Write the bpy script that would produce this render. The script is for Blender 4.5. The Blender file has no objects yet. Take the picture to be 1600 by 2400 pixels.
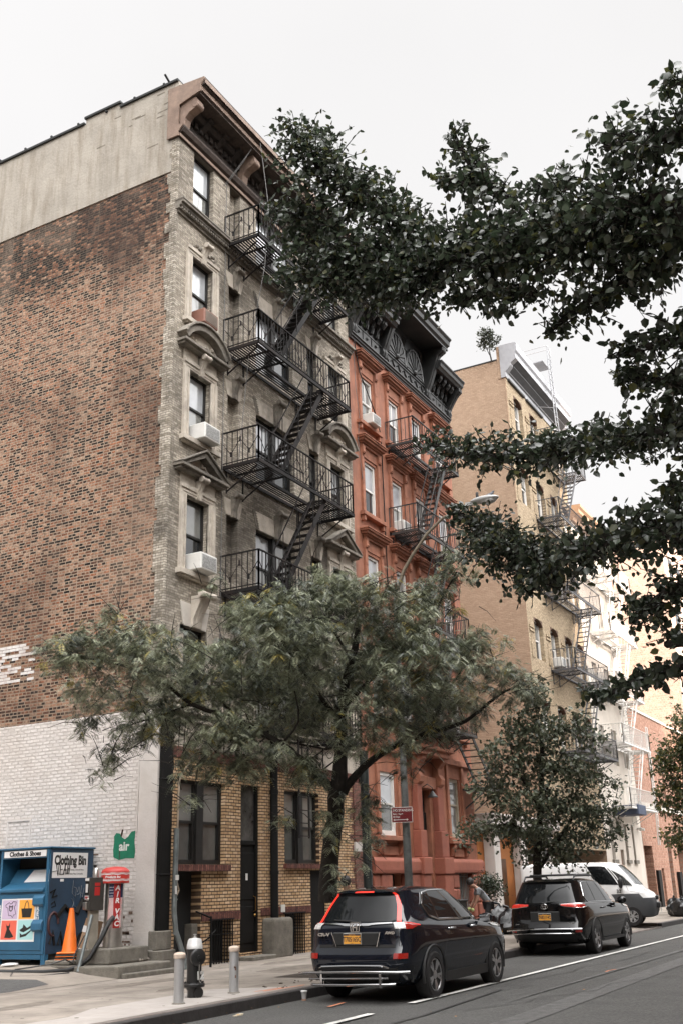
import bpy, bmesh, math, random
import numpy as np
from mathutils import Vector, Matrix, Quaternion
sc = bpy.context.scene
COL = sc.collection
R = math.radians
# ---------------- camera ----------------
cam_d = bpy.data.cameras.new("Camera"); cam = bpy.data.objects.new("Camera", cam_d); COL.objects.link(cam)
def _cam():
    pit, roll, yaw = R(19.94), R(-1.669), R(61.59)
    cy, sy = math.cos(yaw), math.sin(yaw)
    fw = Vector((sy*math.cos(pit), cy*math.cos(pit), math.sin(pit)))
    rt = Vector((cy, -sy, 0)); up = rt.cross(fw)
    r2 = rt*math.cos(roll)+up*math.sin(roll); u2 = -rt*math.sin(roll)+up*math.cos(roll)
    m = Matrix.Identity(4)
    for i in range(3):
        m[i][0] = r2[i]; m[i][1] = u2[i]; m[i][2] = -fw[i]
    m[0][3], m[1][3], m[2][3] = 0, 0, 1.65
    cam.matrix_world = m
_cam()
cam_d.sensor_fit = 'VERTICAL'; cam_d.sensor_height = 36; cam_d.lens = 36.4
cam_d.clip_start = .1; cam_d.clip_end = 2000
sc.camera = cam
sc.render.resolution_x = 682; sc.render.resolution_y = 1024
# ---------------- sky, sun, exposure ----------------
SUN_AZ = R(25)       # light travels toward +y, turned this much toward +x
SUN_EL = R(16)
w = bpy.data.worlds.new("World"); sc.world = w; w.use_nodes = True
nt = w.node_tree; nt.nodes.clear(); L = nt.links.new
out = nt.nodes.new('ShaderNodeOutputWorld'); bg = nt.nodes.new('ShaderNodeBackground')
sky = nt.nodes.new('ShaderNodeTexSky'); sky.sky_type = 'NISHITA'; sky.sun_disc = False
sky.sun_elevation = SUN_EL; sky.sun_rotation = math.pi+SUN_AZ
sky.dust_density = 4.0; sky.ozone_density = .6
tc = nt.nodes.new('ShaderNodeTexCoord')
# thin bright cloud deck, brightened high behind the camera to lift the shaded facades
dot = nt.nodes.new('ShaderNodeVectorMath'); dot.operation = 'DOT_PRODUCT'
L(tc.outputs['Generated'], dot.inputs[0]); dot.inputs[1].default_value = Vector((-.15, -.60, .80)).normalized()
mr = nt.nodes.new('ShaderNodeMapRange'); mr.interpolation_type = 'SMOOTHSTEP'
L(dot.outputs['Value'], mr.inputs[0]); mr.inputs[1].default_value = .40; mr.inputs[2].default_value = .92
mr.inputs[3].default_value = 9.0; mr.inputs[4].default_value = 88.0
noi = nt.nodes.new('ShaderNodeTexNoise'); noi.inputs['Scale'].default_value = 2.2; noi.inputs['Detail'].default_value = 4
L(tc.outputs['Generated'], noi.inputs['Vector'])
nr = nt.nodes.new('ShaderNodeMapRange'); L(noi.outputs['Fac'], nr.inputs[0])
nr.inputs[1].default_value = .3; nr.inputs[2].default_value = .7; nr.inputs[3].default_value = .965; nr.inputs[4].default_value = 1.03
mu = nt.nodes.new('ShaderNodeMath'); mu.operation = 'MULTIPLY'; L(mr.outputs[0], mu.inputs[0]); L(nr.outputs[0], mu.inputs[1])
cl = nt.nodes.new('ShaderNodeVectorMath'); cl.operation = 'SCALE'; cl.inputs[0].default_value = (1.0, .985, .98)
L(mu.outputs[0], cl.inputs['Scale'])
mx = nt.nodes.new('ShaderNodeMix'); mx.data_type = 'RGBA'; mx.inputs[0].default_value = .93
L(sky.outputs[0], mx.inputs[6]); L(cl.outputs[0], mx.inputs[7])
L(mx.outputs[2], bg.inputs[0]); bg.inputs[1].default_value = .09
L(bg.outputs[0], out.inputs[0])
sun_d = bpy.data.lights.new("sun", 'SUN'); sun_d.energy = 5.0; sun_d.use_shadow = True; sun_d.angle = R(.5); sun_d.color = (1, .81, .68)
sun = bpy.data.objects.new("sun", sun_d); COL.objects.link(sun)
sd = Vector((math.sin(SUN_AZ)*math.cos(SUN_EL), math.cos(SUN_AZ)*math.cos(SUN_EL), -math.sin(SUN_EL)))
sun.rotation_euler = sd.to_track_quat('-Z', 'Y').to_euler()
vs = sc.view_settings; vs.view_transform = 'Standard'; vs.look = 'None'; vs.exposure = 0.32; vs.gamma = 1
vs.use_curve_mapping = False

# ---------------- helpers ----------------
rnd = random.Random(7)
class MB:
    """collects faces for one mesh"""
    def __init__(s): s.v = []; s.f = []; s.m = []
    def add(s, vs, fs, mi=0):
        o = len(s.v); s.v.extend([tuple(p) for p in vs])
        for f in fs: s.f.append(tuple(i+o for i in f)); s.m.append(mi)
        return s
    def box(s, x0, y0, z0, x1, y1, z1, mi=0):
        if x0 > x1: x0, x1 = x1, x0
        if y0 > y1: y0, y1 = y1, y0
        if z0 > z1: z0, z1 = z1, z0
        return s.add([(x0,y0,z0),(x1,y0,z0),(x1,y1,z0),(x0,y1,z0),(x0,y0,z1),(x1,y0,z1),(x1,y1,z1),(x0,y1,z1)],
            [(3,2,1,0),(4,5,6,7),(0,1,5,4),(1,2,6,5),(2,3,7,6),(3,0,4,7)], mi)
    def bar(s, p, q, w, h=None, up=(0,0,1), mi=0):
        h = w if h is None else h
        p, q = Vector(p), Vector(q); d = (q-p)
        if d.length < 1e-6: return s
        d.normalize(); u = Vector(up)
        if abs(d.dot(u)) > .97: u = Vector((0,1,0)) if abs(d.y) < .9 else Vector((1,0,0))
        a = d.cross(u).normalized(); b = a.cross(d)
        a = a*(w/2); b = b*(h/2)
        vs = [p-a-b, p+a-b, p+a+b, p-a+b, q-a-b, q+a-b, q+a+b, q-a+b]
        return s.add(vs, [(3,2,1,0),(4,5,6,7),(0,1,5,4),(1,2,6,5),(2,3,7,6),(3,0,4,7)], mi)
    def tube(s, pts, r, n=8, mi=0, cap=True):
        pts = [Vector(p) for p in pts]; k = len(pts)
        rs = r if isinstance(r, (list, tuple)) else [r]*k
        t0 = (pts[1]-pts[0]).normalized()
        u = t0.orthogonal().normalized(); vs = []
        for i in range(k):
            t = (pts[min(i+1,k-1)]-pts[max(i-1,0)])
            t = t.normalized() if t.length > 1e-9 else t0
            u = (u - t*u.dot(t)); u = u.normalized() if u.length > 1e-6 else t.orthogonal().normalized()
            b = t.cross(u)
            for j in range(n):
                a = 2*math.pi*j/n
                vs.append(pts[i]+(u*math.cos(a)+b*math.sin(a))*rs[i])
        fs = [(i*n+j, i*n+(j+1)%n, (i+1)*n+(j+1)%n, (i+1)*n+j) for i in range(k-1) for j in range(n)]
        if cap: fs += [tuple(range(n-1,-1,-1)), tuple(range((k-1)*n, k*n))]
        return s.add(vs, fs, mi)
    def prism(s, poly, axis, a, b, mi=0):
        """poly of 2D points extruded along axis between a and b. axis x:(y,z) y:(x,z) z:(x,y)"""
        n = len(poly)
        f = {'x': lambda p, t: (t, p[0], p[1]), 'y': lambda p, t: (p[0], t, p[1]), 'z': lambda p, t: (p[0], p[1], t)}[axis]
        vs = [f(p, a) for p in poly]+[f(p, b) for p in poly]
        ar = sum(poly[i][0]*poly[(i+1)%n][1]-poly[(i+1)%n][0]*poly[i][1] for i in range(n))
        flip = (ar > 0) ^ (b > a) ^ (axis == 'y')
        c0, c1 = tuple(range(n-1,-1,-1)), tuple(range(n,2*n))
        sides = [(i, (i+1)%n, n+(i+1)%n, n+i) for i in range(n)]
        if flip:
            c0, c1 = c0[::-1], c1[::-1]; sides = [q[::-1] for q in sides]
        return s.add(vs, [c0, c1]+sides, mi)
    def lathe(s, prof, c=(0,0,0), n=20, mi=0, axis='z', cap=True):
        vs = []
        for r, z in prof:
            for j in range(n):
                a = 2*math.pi*j/n; p = (r*math.cos(a), r*math.sin(a), z)
                if axis == 'y': p = (p[0], p[2], p[1])
                if axis == 'x': p = (p[2], p[0], p[1])
                vs.append((c[0]+p[0], c[1]+p[1], c[2]+p[2]))
        k = len(prof)
        fs = [(i*n+j, i*n+(j+1)%n, (i+1)*n+(j+1)%n, (i+1)*n+j) for i in range(k-1) for j in range(n)]
        if cap: fs += [tuple(range(n-1,-1,-1)), tuple(range((k-1)*n, k*n))]
        if axis == 'y': fs = [f[::-1] for f in fs]
        return s.add(vs, fs, mi)
    def quad(s, a, b, c, d, mi=0): return s.add([a,b,c,d], [(0,1,2,3)], mi)
    def ball(s, c, r, n=8, mi=0, sc_=(1,1,1)):
        prof = [(max(.001, math.sin(math.pi*i/n)), -math.cos(math.pi*i/n)) for i in range(n+1)]
        o = len(s.v); s.lathe(prof, (0,0,0), 2*n, mi)
        for i in range(o, len(s.v)):
            p = s.v[i]; s.v[i] = (c[0]+p[0]*r*sc_[0], c[1]+p[1]*r*sc_[1], c[2]+p[2]*r*sc_[2])
        return s
    def xf(s, m):
        s.v = [tuple(m @ Vector(p)) for p in s.v]; return s
    def build(s, name, mat, parent=None, smooth=False, bevel=0, seg=1, loc=None):
        me = bpy.data.meshes.new(name); me.from_pydata(s.v, [], s.f)
        for m in (mat if isinstance(mat, (list, tuple)) else [mat]): me.materials.append(m)
        if any(s.m): me.polygons.foreach_set('material_index', s.m)
        if smooth: me.polygons.foreach_set('use_smooth', [True]*len(me.polygons))
        me.update()
        o = bpy.data.objects.new(name, me); COL.objects.link(o)
        if parent is not None: o.parent = parent
        if loc is not None: o.location = loc
        if bevel:
            b = o.modifiers.new('bevel', 'BEVEL'); b.width = bevel; b.segments = seg; b.limit_method = 'ANGLE'; b.angle_limit = R(35)
        if smooth: autosmooth(o)
        return o
def autosmooth(o, ang=38):
    bm = bmesh.new(); bm.from_mesh(o.data)
    for e in bm.edges:
        if len(e.link_faces) == 2:
            try: e.smooth = e.calc_face_angle() < R(ang)
            except ValueError: pass
    bm.to_mesh(o.data); bm.free()
def empty(name, loc=(0,0,0), rz=0):
    o = bpy.data.objects.new(name, None); COL.objects.link(o); o.location = loc; o.rotation_euler = (0,0,rz); o.empty_display_size = .3
    return o
def tag(o, label=None, cat=None, group=None, kind=None):
    if label: o['label'] = label
    if cat: o['category'] = cat
    if group: o['group'] = group
    if kind: o['kind'] = kind
    return o
def copy_tree(o, parent=None):
    c = o.copy(); COL.objects.link(c); c.parent = parent
    for ch in list(o.children): copy_tree(ch, c)
    return c
def sub(o, parent):
    o.parent = parent; return o
# ---- text as mesh ----
def text_mesh(txt, size, mat, name='lettering', parent=None, ext=.002, align='CENTER', bold=0, shear=0, sx=1.0, line=1.0):
    cu = bpy.data.curves.new(name, 'FONT'); cu.body = txt; cu.size = size; cu.extrude = ext; cu.align_x = align; cu.align_y = 'CENTER'
    cu.offset = bold; cu.shear = shear; cu.space_line = line; cu.resolution_u = 3
    t = bpy.data.objects.new(name, cu); COL.objects.link(t)
    dg = bpy.context.evaluated_depsgraph_get(); me = bpy.data.meshes.new_from_object(t.evaluated_get(dg))
    bpy.data.objects.remove(t); bpy.data.curves.remove(cu)
    me.materials.clear(); me.materials.append(mat); me.name = name
    if sx != 1: me.transform(Matrix.Diagonal((sx,1,1,1)))
    o = bpy.data.objects.new(name, me); COL.objects.link(o)
    if parent is not None: o.parent = parent
    return o
def face_m(loc, xdir, updir):
    """matrix that lays a text/plane (local x right, y up, z out) at loc"""
    x = Vector(xdir).normalized(); z = x.cross(Vector(updir)).normalized(); y = z.cross(x)
    m = Matrix.Identity(4)
    for i in range(3): m[i][0]=x[i]; m[i][1]=y[i]; m[i][2]=z[i]; m[i][3]=loc[i]
    return m
def put_text(txt, size, mat, loc, xdir, updir=(0,0,1), parent=None, **k):
    o = text_mesh(txt, size, mat, parent=parent, **k); o.data.transform(face_m(loc, xdir, updir)); return o
# ---------------- materials ----------------
MATS = {}
def newmat(name):
    m = bpy.data.materials.new(name); m.use_nodes = True; n = m.node_tree; b = n.nodes['Principled BSDF']; return m, n, b
def rgb(c): return (c[0], c[1], c[2], 1)
def M(name, col, rough=.6, metal=0, var=.25, scale=3.0, bump=0, bscale=40, dirt=0, dirtcol=(.05,.045,.04), spec=.5, coat=0, emit=None, estr=0, streak=False):
    if name in MATS: return MATS[name]
    m, n, b = newmat(name); l = n.links.new
    b.inputs['Roughness'].default_value = rough; b.inputs['Metallic'].default_value = metal
    b.inputs['Specular IOR Level'].default_value = spec; b.inputs['Coat Weight'].default_value = coat; b.inputs['Coat Roughness'].default_value = .04
    geo = n.nodes.new('ShaderNodeNewGeometry')
    nz = n.nodes.new('ShaderNodeTexNoise'); nz.inputs['Scale'].default_value = scale; nz.inputs['Detail'].default_value = 6; nz.inputs['Roughness'].default_value = .65
    l(geo.outputs['Position'], nz.inputs['Vector'])
    cr = n.nodes.new('ShaderNodeValToRGB'); e = cr.color_ramp.elements
    e[0].position = .3; e[0].color = rgb([c*(1-var) for c in col]); e[1].position = .7; e[1].color = rgb([min(1, c*(1+var*.7)) for c in col])
    l(nz.outputs['Fac'], cr.inputs['Fac']); last = cr.outputs['Color']
    if dirt:
        mp = n.nodes.new('ShaderNodeMapping'); l(geo.outputs['Position'], mp.inputs['Vector'])
        mp.inputs['Scale'].default_value = (3,3,.35) if streak else (1,1,1)
        n2 = n.nodes.new('ShaderNodeTexNoise'); n2.inputs['Scale'].default_value = .9 if not streak else 1.3; n2.inputs['Detail'].default_value = 8; n2.inputs['Roughness'].default_value = .7
        l(mp.outputs[0], n2.inputs['Vector'])
        c2 = n.nodes.new('ShaderNodeMapRange'); l(n2.outputs['Fac'], c2.inputs[0]); c2.inputs[1].default_value = .47; c2.inputs[2].default_value = .72; c2.inputs[3].default_value = 0; c2.inputs[4].default_value = dirt
        mx = n.nodes.new('ShaderNodeMix'); mx.data_type = 'RGBA'; l(c2.outputs[0], mx.inputs[0]); l(last, mx.inputs[6]); mx.inputs[7].default_value = rgb(dirtcol); last = mx.outputs[2]
    l(last, b.inputs['Base Color'])
    if bump:
        n3 = n.nodes.new('ShaderNodeTexNoise'); n3.inputs['Scale'].default_value = bscale; n3.inputs['Detail'].default_value = 5
        l(geo.outputs['Position'], n3.inputs['Vector'])
        bp = n.nodes.new('ShaderNodeBump'); bp.inputs['Strength'].default_value = bump; bp.inputs['Distance'].default_value = .02
        l(n3.outputs['Fac'], bp.inputs['Height']); l(bp.outputs[0], b.inputs['Normal'])
    if emit: b.inputs['Emission Color'].default_value = rgb(emit); b.inputs['Emission Strength'].default_value = estr
    MATS[name] = m; return m
def brick(name, cols, mortar, bw=.21, bh=.075, ms=.012, axis='y', var=.35, dirt=.5, dirtcol=(.03,.027,.024), dscale=.35, bump=.6, off=.5, paint=0, dlo=.45, dhi=.75, streak=1.0, vert=False, patch=0, zdark=None, wash=None):
    """cols: list of (pos,color) for per-brick tone"""
    m, n, b = newmat(name); l = n.links.new
    b.inputs['Roughness'].default_value = .9; b.inputs['Specular IOR Level'].default_value = .25
    geo = n.nodes.new('ShaderNodeNewGeometry'); sp = n.nodes.new('ShaderNodeSeparateXYZ'); l(geo.outputs['Position'], sp.inputs[0])
    cb = n.nodes.new('ShaderNodeCombineXYZ')
    h = sp.outputs['X'] if axis == 'y' else sp.outputs['Y']
    if vert: l(sp.outputs['Z'], cb.inputs[0]); l(h, cb.inputs[1])
    else: l(h, cb.inputs[0]); l(sp.outputs['Z'], cb.inputs[1])
    # slight waviness of the courses
    wn = n.nodes.new('ShaderNodeTexNoise'); wn.inputs['Scale'].default_value = .6; wn.inputs['Detail'].default_value = 3; l(cb.outputs[0], wn.inputs['Vector'])
    wm = n.nodes.new('ShaderNodeVectorMath'); wm.operation = 'MULTIPLY_ADD'; l(wn.outputs['Color'], wm.inputs[0]); wm.inputs[1].default_value = (.03,.03,0); l(cb.outputs[0], wm.inputs[2])
    br = n.nodes.new('ShaderNodeTexBrick'); l(wm.outputs[0], br.inputs['Vector'])
    br.inputs['Scale'].default_value = 1; br.inputs['Brick Width'].default_value = bw; br.inputs['Row Height'].default_value = bh
    br.inputs['Mortar Size'].default_value = ms; br.inputs['Mortar Smooth'].default_value = .3; br.offset = off
    if patch: br.squash = .62; br.squash_frequency = 2; br.offset_frequency = 2
    br.inputs['Color1'].default_value = (0,0,0,1); br.inputs['Color2'].default_value = (1,1,1,1); br.inputs['Mortar'].default_value = (.5,.5,.5,1)
    cr = n.nodes.new('ShaderNodeValToRGB'); cr.color_ramp.interpolation = 'LINEAR'
    el = cr.color_ramp.elements
    while len(el) < len(cols): el.new(.5)
    for i, (p, c) in enumerate(cols): el[i].position = p; el[i].color = rgb(c)
    fac = br.outputs['Color']
    zf = None
    if patch:
        qn = n.nodes.new('ShaderNodeTexNoise'); qn.inputs['Scale'].default_value = .55; qn.inputs['Detail'].default_value = 8; qn.inputs['Roughness'].default_value = .68; l(geo.outputs['Position'], qn.inputs['Vector'])
        q1 = n.nodes.new('ShaderNodeMath'); q1.operation = 'MULTIPLY_ADD'; l(qn.outputs['Fac'], q1.inputs[0]); q1.inputs[1].default_value = patch; q1.inputs[2].default_value = -patch*.5
        q2 = n.nodes.new('ShaderNodeMath'); q2.operation = 'ADD'; l(fac, q2.inputs[0]); l(q1.outputs[0], q2.inputs[1]); fac = q2.outputs[0]
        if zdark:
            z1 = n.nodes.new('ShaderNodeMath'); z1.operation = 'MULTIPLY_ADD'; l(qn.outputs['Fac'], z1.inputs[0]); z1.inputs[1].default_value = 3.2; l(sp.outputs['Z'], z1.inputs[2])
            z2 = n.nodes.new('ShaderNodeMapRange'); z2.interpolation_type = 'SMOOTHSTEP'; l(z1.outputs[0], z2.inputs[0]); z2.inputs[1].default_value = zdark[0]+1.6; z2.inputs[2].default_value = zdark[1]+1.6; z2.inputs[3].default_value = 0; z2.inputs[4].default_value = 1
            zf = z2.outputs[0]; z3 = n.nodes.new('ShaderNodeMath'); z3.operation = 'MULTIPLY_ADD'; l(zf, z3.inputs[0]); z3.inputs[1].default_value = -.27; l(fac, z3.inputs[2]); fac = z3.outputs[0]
    l(fac, cr.inputs['Fac'])
    # patchy tone of the wall
    pn = n.nodes.new('ShaderNodeTexNoise'); pn.inputs['Scale'].default_value = dscale; pn.inputs['Detail'].default_value = 9; pn.inputs['Roughness'].default_value = .62; pn.inputs['Distortion'].default_value = .4
    pm = n.nodes.new('ShaderNodeMapping'); pm.inputs['Scale'].default_value = (1,1,streak); l(geo.outputs['Position'], pm.inputs[0]); l(pm.outputs[0], pn.inputs['Vector'])
    fn = n.nodes.new('ShaderNodeTexNoise'); fn.inputs['Scale'].default_value = 14; fn.inputs['Detail'].default_value = 6; l(geo.outputs['Position'], fn.inputs['Vector'])
    fm = n.nodes.new('ShaderNodeMapRange'); l(fn.outputs['Fac'], fm.inputs[0]); fm.inputs[1].default_value = .3; fm.inputs[2].default_value = .7; fm.inputs[3].default_value = 1-var; fm.inputs[4].default_value = 1+var
    sc1 = n.nodes.new('ShaderNodeVectorMath'); sc1.operation = 'SCALE'; l(cr.outputs[0], sc1.inputs[0]); l(fm.outputs[0], sc1.inputs['Scale'])
    mm = n.nodes.new('ShaderNodeMix'); mm.data_type = 'RGBA'; l(br.outputs['Fac'], mm.inputs[0]); l(sc1.outputs[0], mm.inputs[6]); mm.inputs[7].default_value = rgb(mortar)
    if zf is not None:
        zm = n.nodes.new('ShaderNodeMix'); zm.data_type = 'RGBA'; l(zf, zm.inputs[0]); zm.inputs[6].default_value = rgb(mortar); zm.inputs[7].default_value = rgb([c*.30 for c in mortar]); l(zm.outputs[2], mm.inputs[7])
    last = mm.outputs[2]
    if paint:   # mortar joints partly filled with paint
        pass
    d = n.nodes.new('ShaderNodeMapRange'); l(pn.outputs['Fac'], d.inputs[0]); d.inputs[1].default_value = dlo; d.inputs[2].default_value = dhi; d.inputs[3].default_value = 0; d.inputs[4].default_value = dirt
    md = n.nodes.new('ShaderNodeMix'); md.data_type = 'RGBA'; l(d.outputs[0], md.inputs[0]); l(last, md.inputs[6]); md.inputs[7].default_value = rgb(dirtcol)
    fin = md.outputs[2]
    if wash:
        wn2 = n.nodes.new('ShaderNodeTexNoise'); wn2.inputs['Scale'].default_value = .42; wn2.inputs['Detail'].default_value = 9; wn2.inputs['Roughness'].default_value = .7; wn2.inputs['Distortion'].default_value = .6
        wp = n.nodes.new('ShaderNodeMapping'); wp.inputs['Scale'].default_value = (1,1,.55); wp.inputs['Location'].default_value = (7,3,11); l(geo.outputs['Position'], wp.inputs[0]); l(wp.outputs[0], wn2.inputs['Vector'])
        wr2 = n.nodes.new('ShaderNodeMapRange'); l(wn2.outputs['Fac'], wr2.inputs[0]); wr2.inputs[1].default_value = .48; wr2.inputs[2].default_value = .72; wr2.inputs[3].default_value = 0; wr2.inputs[4].default_value = wash[1]
        wx = n.nodes.new('ShaderNodeMix'); wx.data_type = 'RGBA'; l(wr2.outputs[0], wx.inputs[0]); l(fin, wx.inputs[6]); wx.inputs[7].default_value = rgb(wash[0]); fin = wx.outputs[2]
    l(fin, b.inputs['Base Color'])
    bp = n.nodes.new('ShaderNodeBump'); bp.inputs['Strength'].default_value = bump; bp.inputs['Distance'].default_value = .012
    hs = n.nodes.new('ShaderNodeMath'); hs.operation = 'MULTIPLY_ADD'; l(br.outputs['Fac'], hs.inputs[0]); hs.inputs[1].default_value = -1.0; l(fn.outputs['Fac'], hs.inputs[2])
    l(hs.outputs[0], bp.inputs['Height']); l(bp.outputs[0], b.inputs['Normal'])
    MATS[name] = m; return m
def glass(name, col=(.02,.022,.025), rough=.04, var=.5, spec=.6):
    m = M(name, col, rough=rough, var=var, scale=1.1, spec=spec)
    return m
# ================= materials =================
ASPH = M('asphalt', (.086,.084,.080), rough=.9, var=.5, scale=26, bump=.7, bscale=120, dirt=.55, dirtcol=(.04,.039,.038), spec=.3)
CONC = M('sidewalk_concrete', (.26,.225,.19), rough=.9, var=.22, scale=2.5, bump=.35, bscale=60, dirt=.5, dirtcol=(.17,.15,.125))
CONC2 = M('new_concrete', (.34,.31,.285), rough=.9, var=.14, scale=3, bump=.3, bscale=60, dirt=.3, dirtcol=(.3,.27,.24))
CONCD = M('old_concrete', (.165,.15,.125), rough=.95, var=.35, scale=5, bump=.6, bscale=40, dirt=.7, dirtcol=(.07,.06,.05))
KERB = M('kerb_steel', (.035,.031,.030), rough=.7, var=.4, scale=6, bump=.3, dirt=.5, dirtcol=(.03,.025,.022))
KERBTOP = M('kerb_top', (.17,.145,.13), rough=.85, var=.35, scale=8, bump=.3, dirt=.6, dirtcol=(.12,.095,.08))
PAINTW = M('road_paint', (.62,.61,.58), rough=.8, var=.3, scale=25, dirt=.7, dirtcol=(.2,.19,.18))
PAINTF = M('worn_road_paint', (.098,.096,.092), rough=.9, var=.5, scale=6, bump=.4, bscale=100)
BLACK = M('black_paint', (.018,.017,.016), rough=.5, var=.4, scale=5, bump=.15)
IRON = M('fire_escape_iron', (.010,.009,.009), rough=.7, var=.4, scale=4, dirt=.5, dirtcol=(.04,.022,.016), spec=.25)
IRONB = M('black_iron', (.008,.008,.008), rough=.65, var=.4, scale=4, spec=.2)
TANB = brick('facade_tan_brick', [(.0,(.21,.182,.145)),(.5,(.325,.287,.235)),(1,(.43,.385,.32))], (.17,.148,.12), bh=.062, ms=.006, dirt=.9, dirtcol=(.035,.030,.025), dscale=.42, dlo=.46, dhi=.74, streak=.6, bump=.5)
TANBX = brick('return_tan_brick', [(.0,(.22,.19,.15)),(.5,(.36,.32,.265)),(1,(.47,.425,.36))], (.15,.13,.10), bw=.16, bh=.062, ms=.008, axis='x', dirt=.85, dirtcol=(.035,.030,.025), dscale=.6, dlo=.45, dhi=.72, bump=.6)
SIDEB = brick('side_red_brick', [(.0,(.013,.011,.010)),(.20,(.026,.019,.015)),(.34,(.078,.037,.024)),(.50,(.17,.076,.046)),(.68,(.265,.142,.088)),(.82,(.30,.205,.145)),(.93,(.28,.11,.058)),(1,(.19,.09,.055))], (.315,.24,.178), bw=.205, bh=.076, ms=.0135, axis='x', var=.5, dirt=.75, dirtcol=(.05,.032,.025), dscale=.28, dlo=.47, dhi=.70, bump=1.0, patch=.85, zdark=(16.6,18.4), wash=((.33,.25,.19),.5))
STUC = M('roof_stucco', (.335,.305,.26), rough=.95, var=.2, scale=1.2, bump=.6, bscale=12, dirt=.75, dirtcol=(.17,.135,.095), streak=True)
WHITEB = brick('painted_white_brick', [(.0,(.545,.505,.475)),(1,(.63,.59,.56))], (.495,.455,.42), bw=.21, bh=.078, ms=.012, axis='x', var=.08, dirt=.5, dirtcol=(.40,.34,.29), dscale=.5, dlo=.5, dhi=.8, bump=1.6)
WHITEP = M('white_pilaster', (.54,.505,.475), rough=.8, var=.1, scale=1.5, bump=.3, bscale=20, dirt=.4, dirtcol=(.40,.35,.3))
WHITER = M('white_paint_patch', (.62,.60,.58), rough=.8, var=.15, scale=8, bump=.5, bscale=30, dirt=.75, dirtcol=(.22,.10,.06))
STONE = M('limestone_trim', (.46,.41,.345), rough=.85, var=.18, scale=5, bump=.25, bscale=30, dirt=.7, dirtcol=(.07,.06,.048), streak=False)
STONED = M('sooty_limestone', (.20,.178,.148), rough=.9, var=.4, scale=6, bump=.4, bscale=30, dirt=.85, dirtcol=(.03,.026,.022))
CORN = M('cornice_brown_paint', (.235,.165,.125), rough=.75, var=.3, scale=4, bump=.3, dirt=.6, dirtcol=(.10,.06,.045))
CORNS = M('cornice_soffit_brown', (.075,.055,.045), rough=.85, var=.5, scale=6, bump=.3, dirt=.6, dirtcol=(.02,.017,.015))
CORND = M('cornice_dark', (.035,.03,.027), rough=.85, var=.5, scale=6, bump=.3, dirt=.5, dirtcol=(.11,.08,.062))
GROB = brick('ground_floor_brick', [(.0,(.37,.235,.125)),(.5,(.50,.335,.19)),(1,(.58,.42,.27))], (.05,.033,.023), bw=.205, bh=.0725, ms=.0125, dirt=.45, dirtcol=(.20,.13,.085), dscale=.5, bump=.5, var=.15)
SOLD = brick('soldier_red_brick', [(.0,(.09,.035,.028)),(1,(.17,.07,.055))], (.05,.03,.025), bw=.3, bh=.075, ms=.009, vert=True, dirt=.3)
REDQ = brick('red_quoin_brick', [(.0,(.14,.06,.045)),(1,(.24,.115,.09))], (.13,.085,.07), bw=.2, bh=.0725, ms=.008, dirt=.3)
DARKF = M('dark_window_frame', (.017,.016,.015), rough=.5, var=.3, spec=.3)
WHITEF = M('white_window_frame', (.66,.64,.61), rough=.5, var=.1, dirt=.2, dirtcol=(.3,.26,.22))
DGLASS = M('dark_glass', (.022,.026,.030), rough=.03, var=.6, scale=.8, spec=.9)
BLIND = M('blind_behind_glass', (.40,.42,.44), rough=.06, var=.25, scale=.9, spec=.9, coat=.6)
BLINDD = M('dim_blind_behind_glass', (.10,.105,.10), rough=.06, var=.4, scale=.8, spec=.9, coat=.6)
BLINDG = M('grey_blind_behind_glass', (.19,.195,.185), rough=.06, var=.3, scale=.8, spec=.9, coat=.6)
VOID = M('unlit_interior', (.008,.008,.008), rough=.95, var=.2)
ACW = M('ac_white_plastic', (.62,.61,.58), rough=.5, var=.1, dirt=.25, dirtcol=(.3,.26,.2))
ACG = M('ac_grille', (.33,.33,.32), rough=.6, var=.5, scale=30)
TAR = M('roof_tar', (.02,.022,.022), rough=.8, var=.4)
GALV = M('galvanised_pipe', (.20,.225,.225), rough=.45, metal=.5, var=.35, scale=6, dirt=.5, dirtcol=(.1,.09,.08))
RUST = M('rusty_metal', (.16,.075,.045), rough=.85, var=.4, scale=9)

# ================= ground =================
def sheet(name, poly, z, mat, kind='structure', par=None):
    zs = z if isinstance(z, (list, tuple)) else [z]*len(poly)
    m = MB().add([(p[0],p[1],zz) for p, zz in zip(poly, zs)], [tuple(range(len(poly)))])
    o = m.build(name, mat, par); bm = bmesh.new(); bm.from_mesh(o.data)
    for f in bm.faces:
        if f.normal.z < 0: f.normal_flip()
    bm.to_mesh(o.data); bm.free(); return tag(o, kind=kind)
def rect(x0,y0,x1,y1): return [(x0,y0),(x1,y0),(x1,y1),(x0,y1)]
sheet('ground', rect(-700,-700,1200,700), -.06, ASPH)
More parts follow.
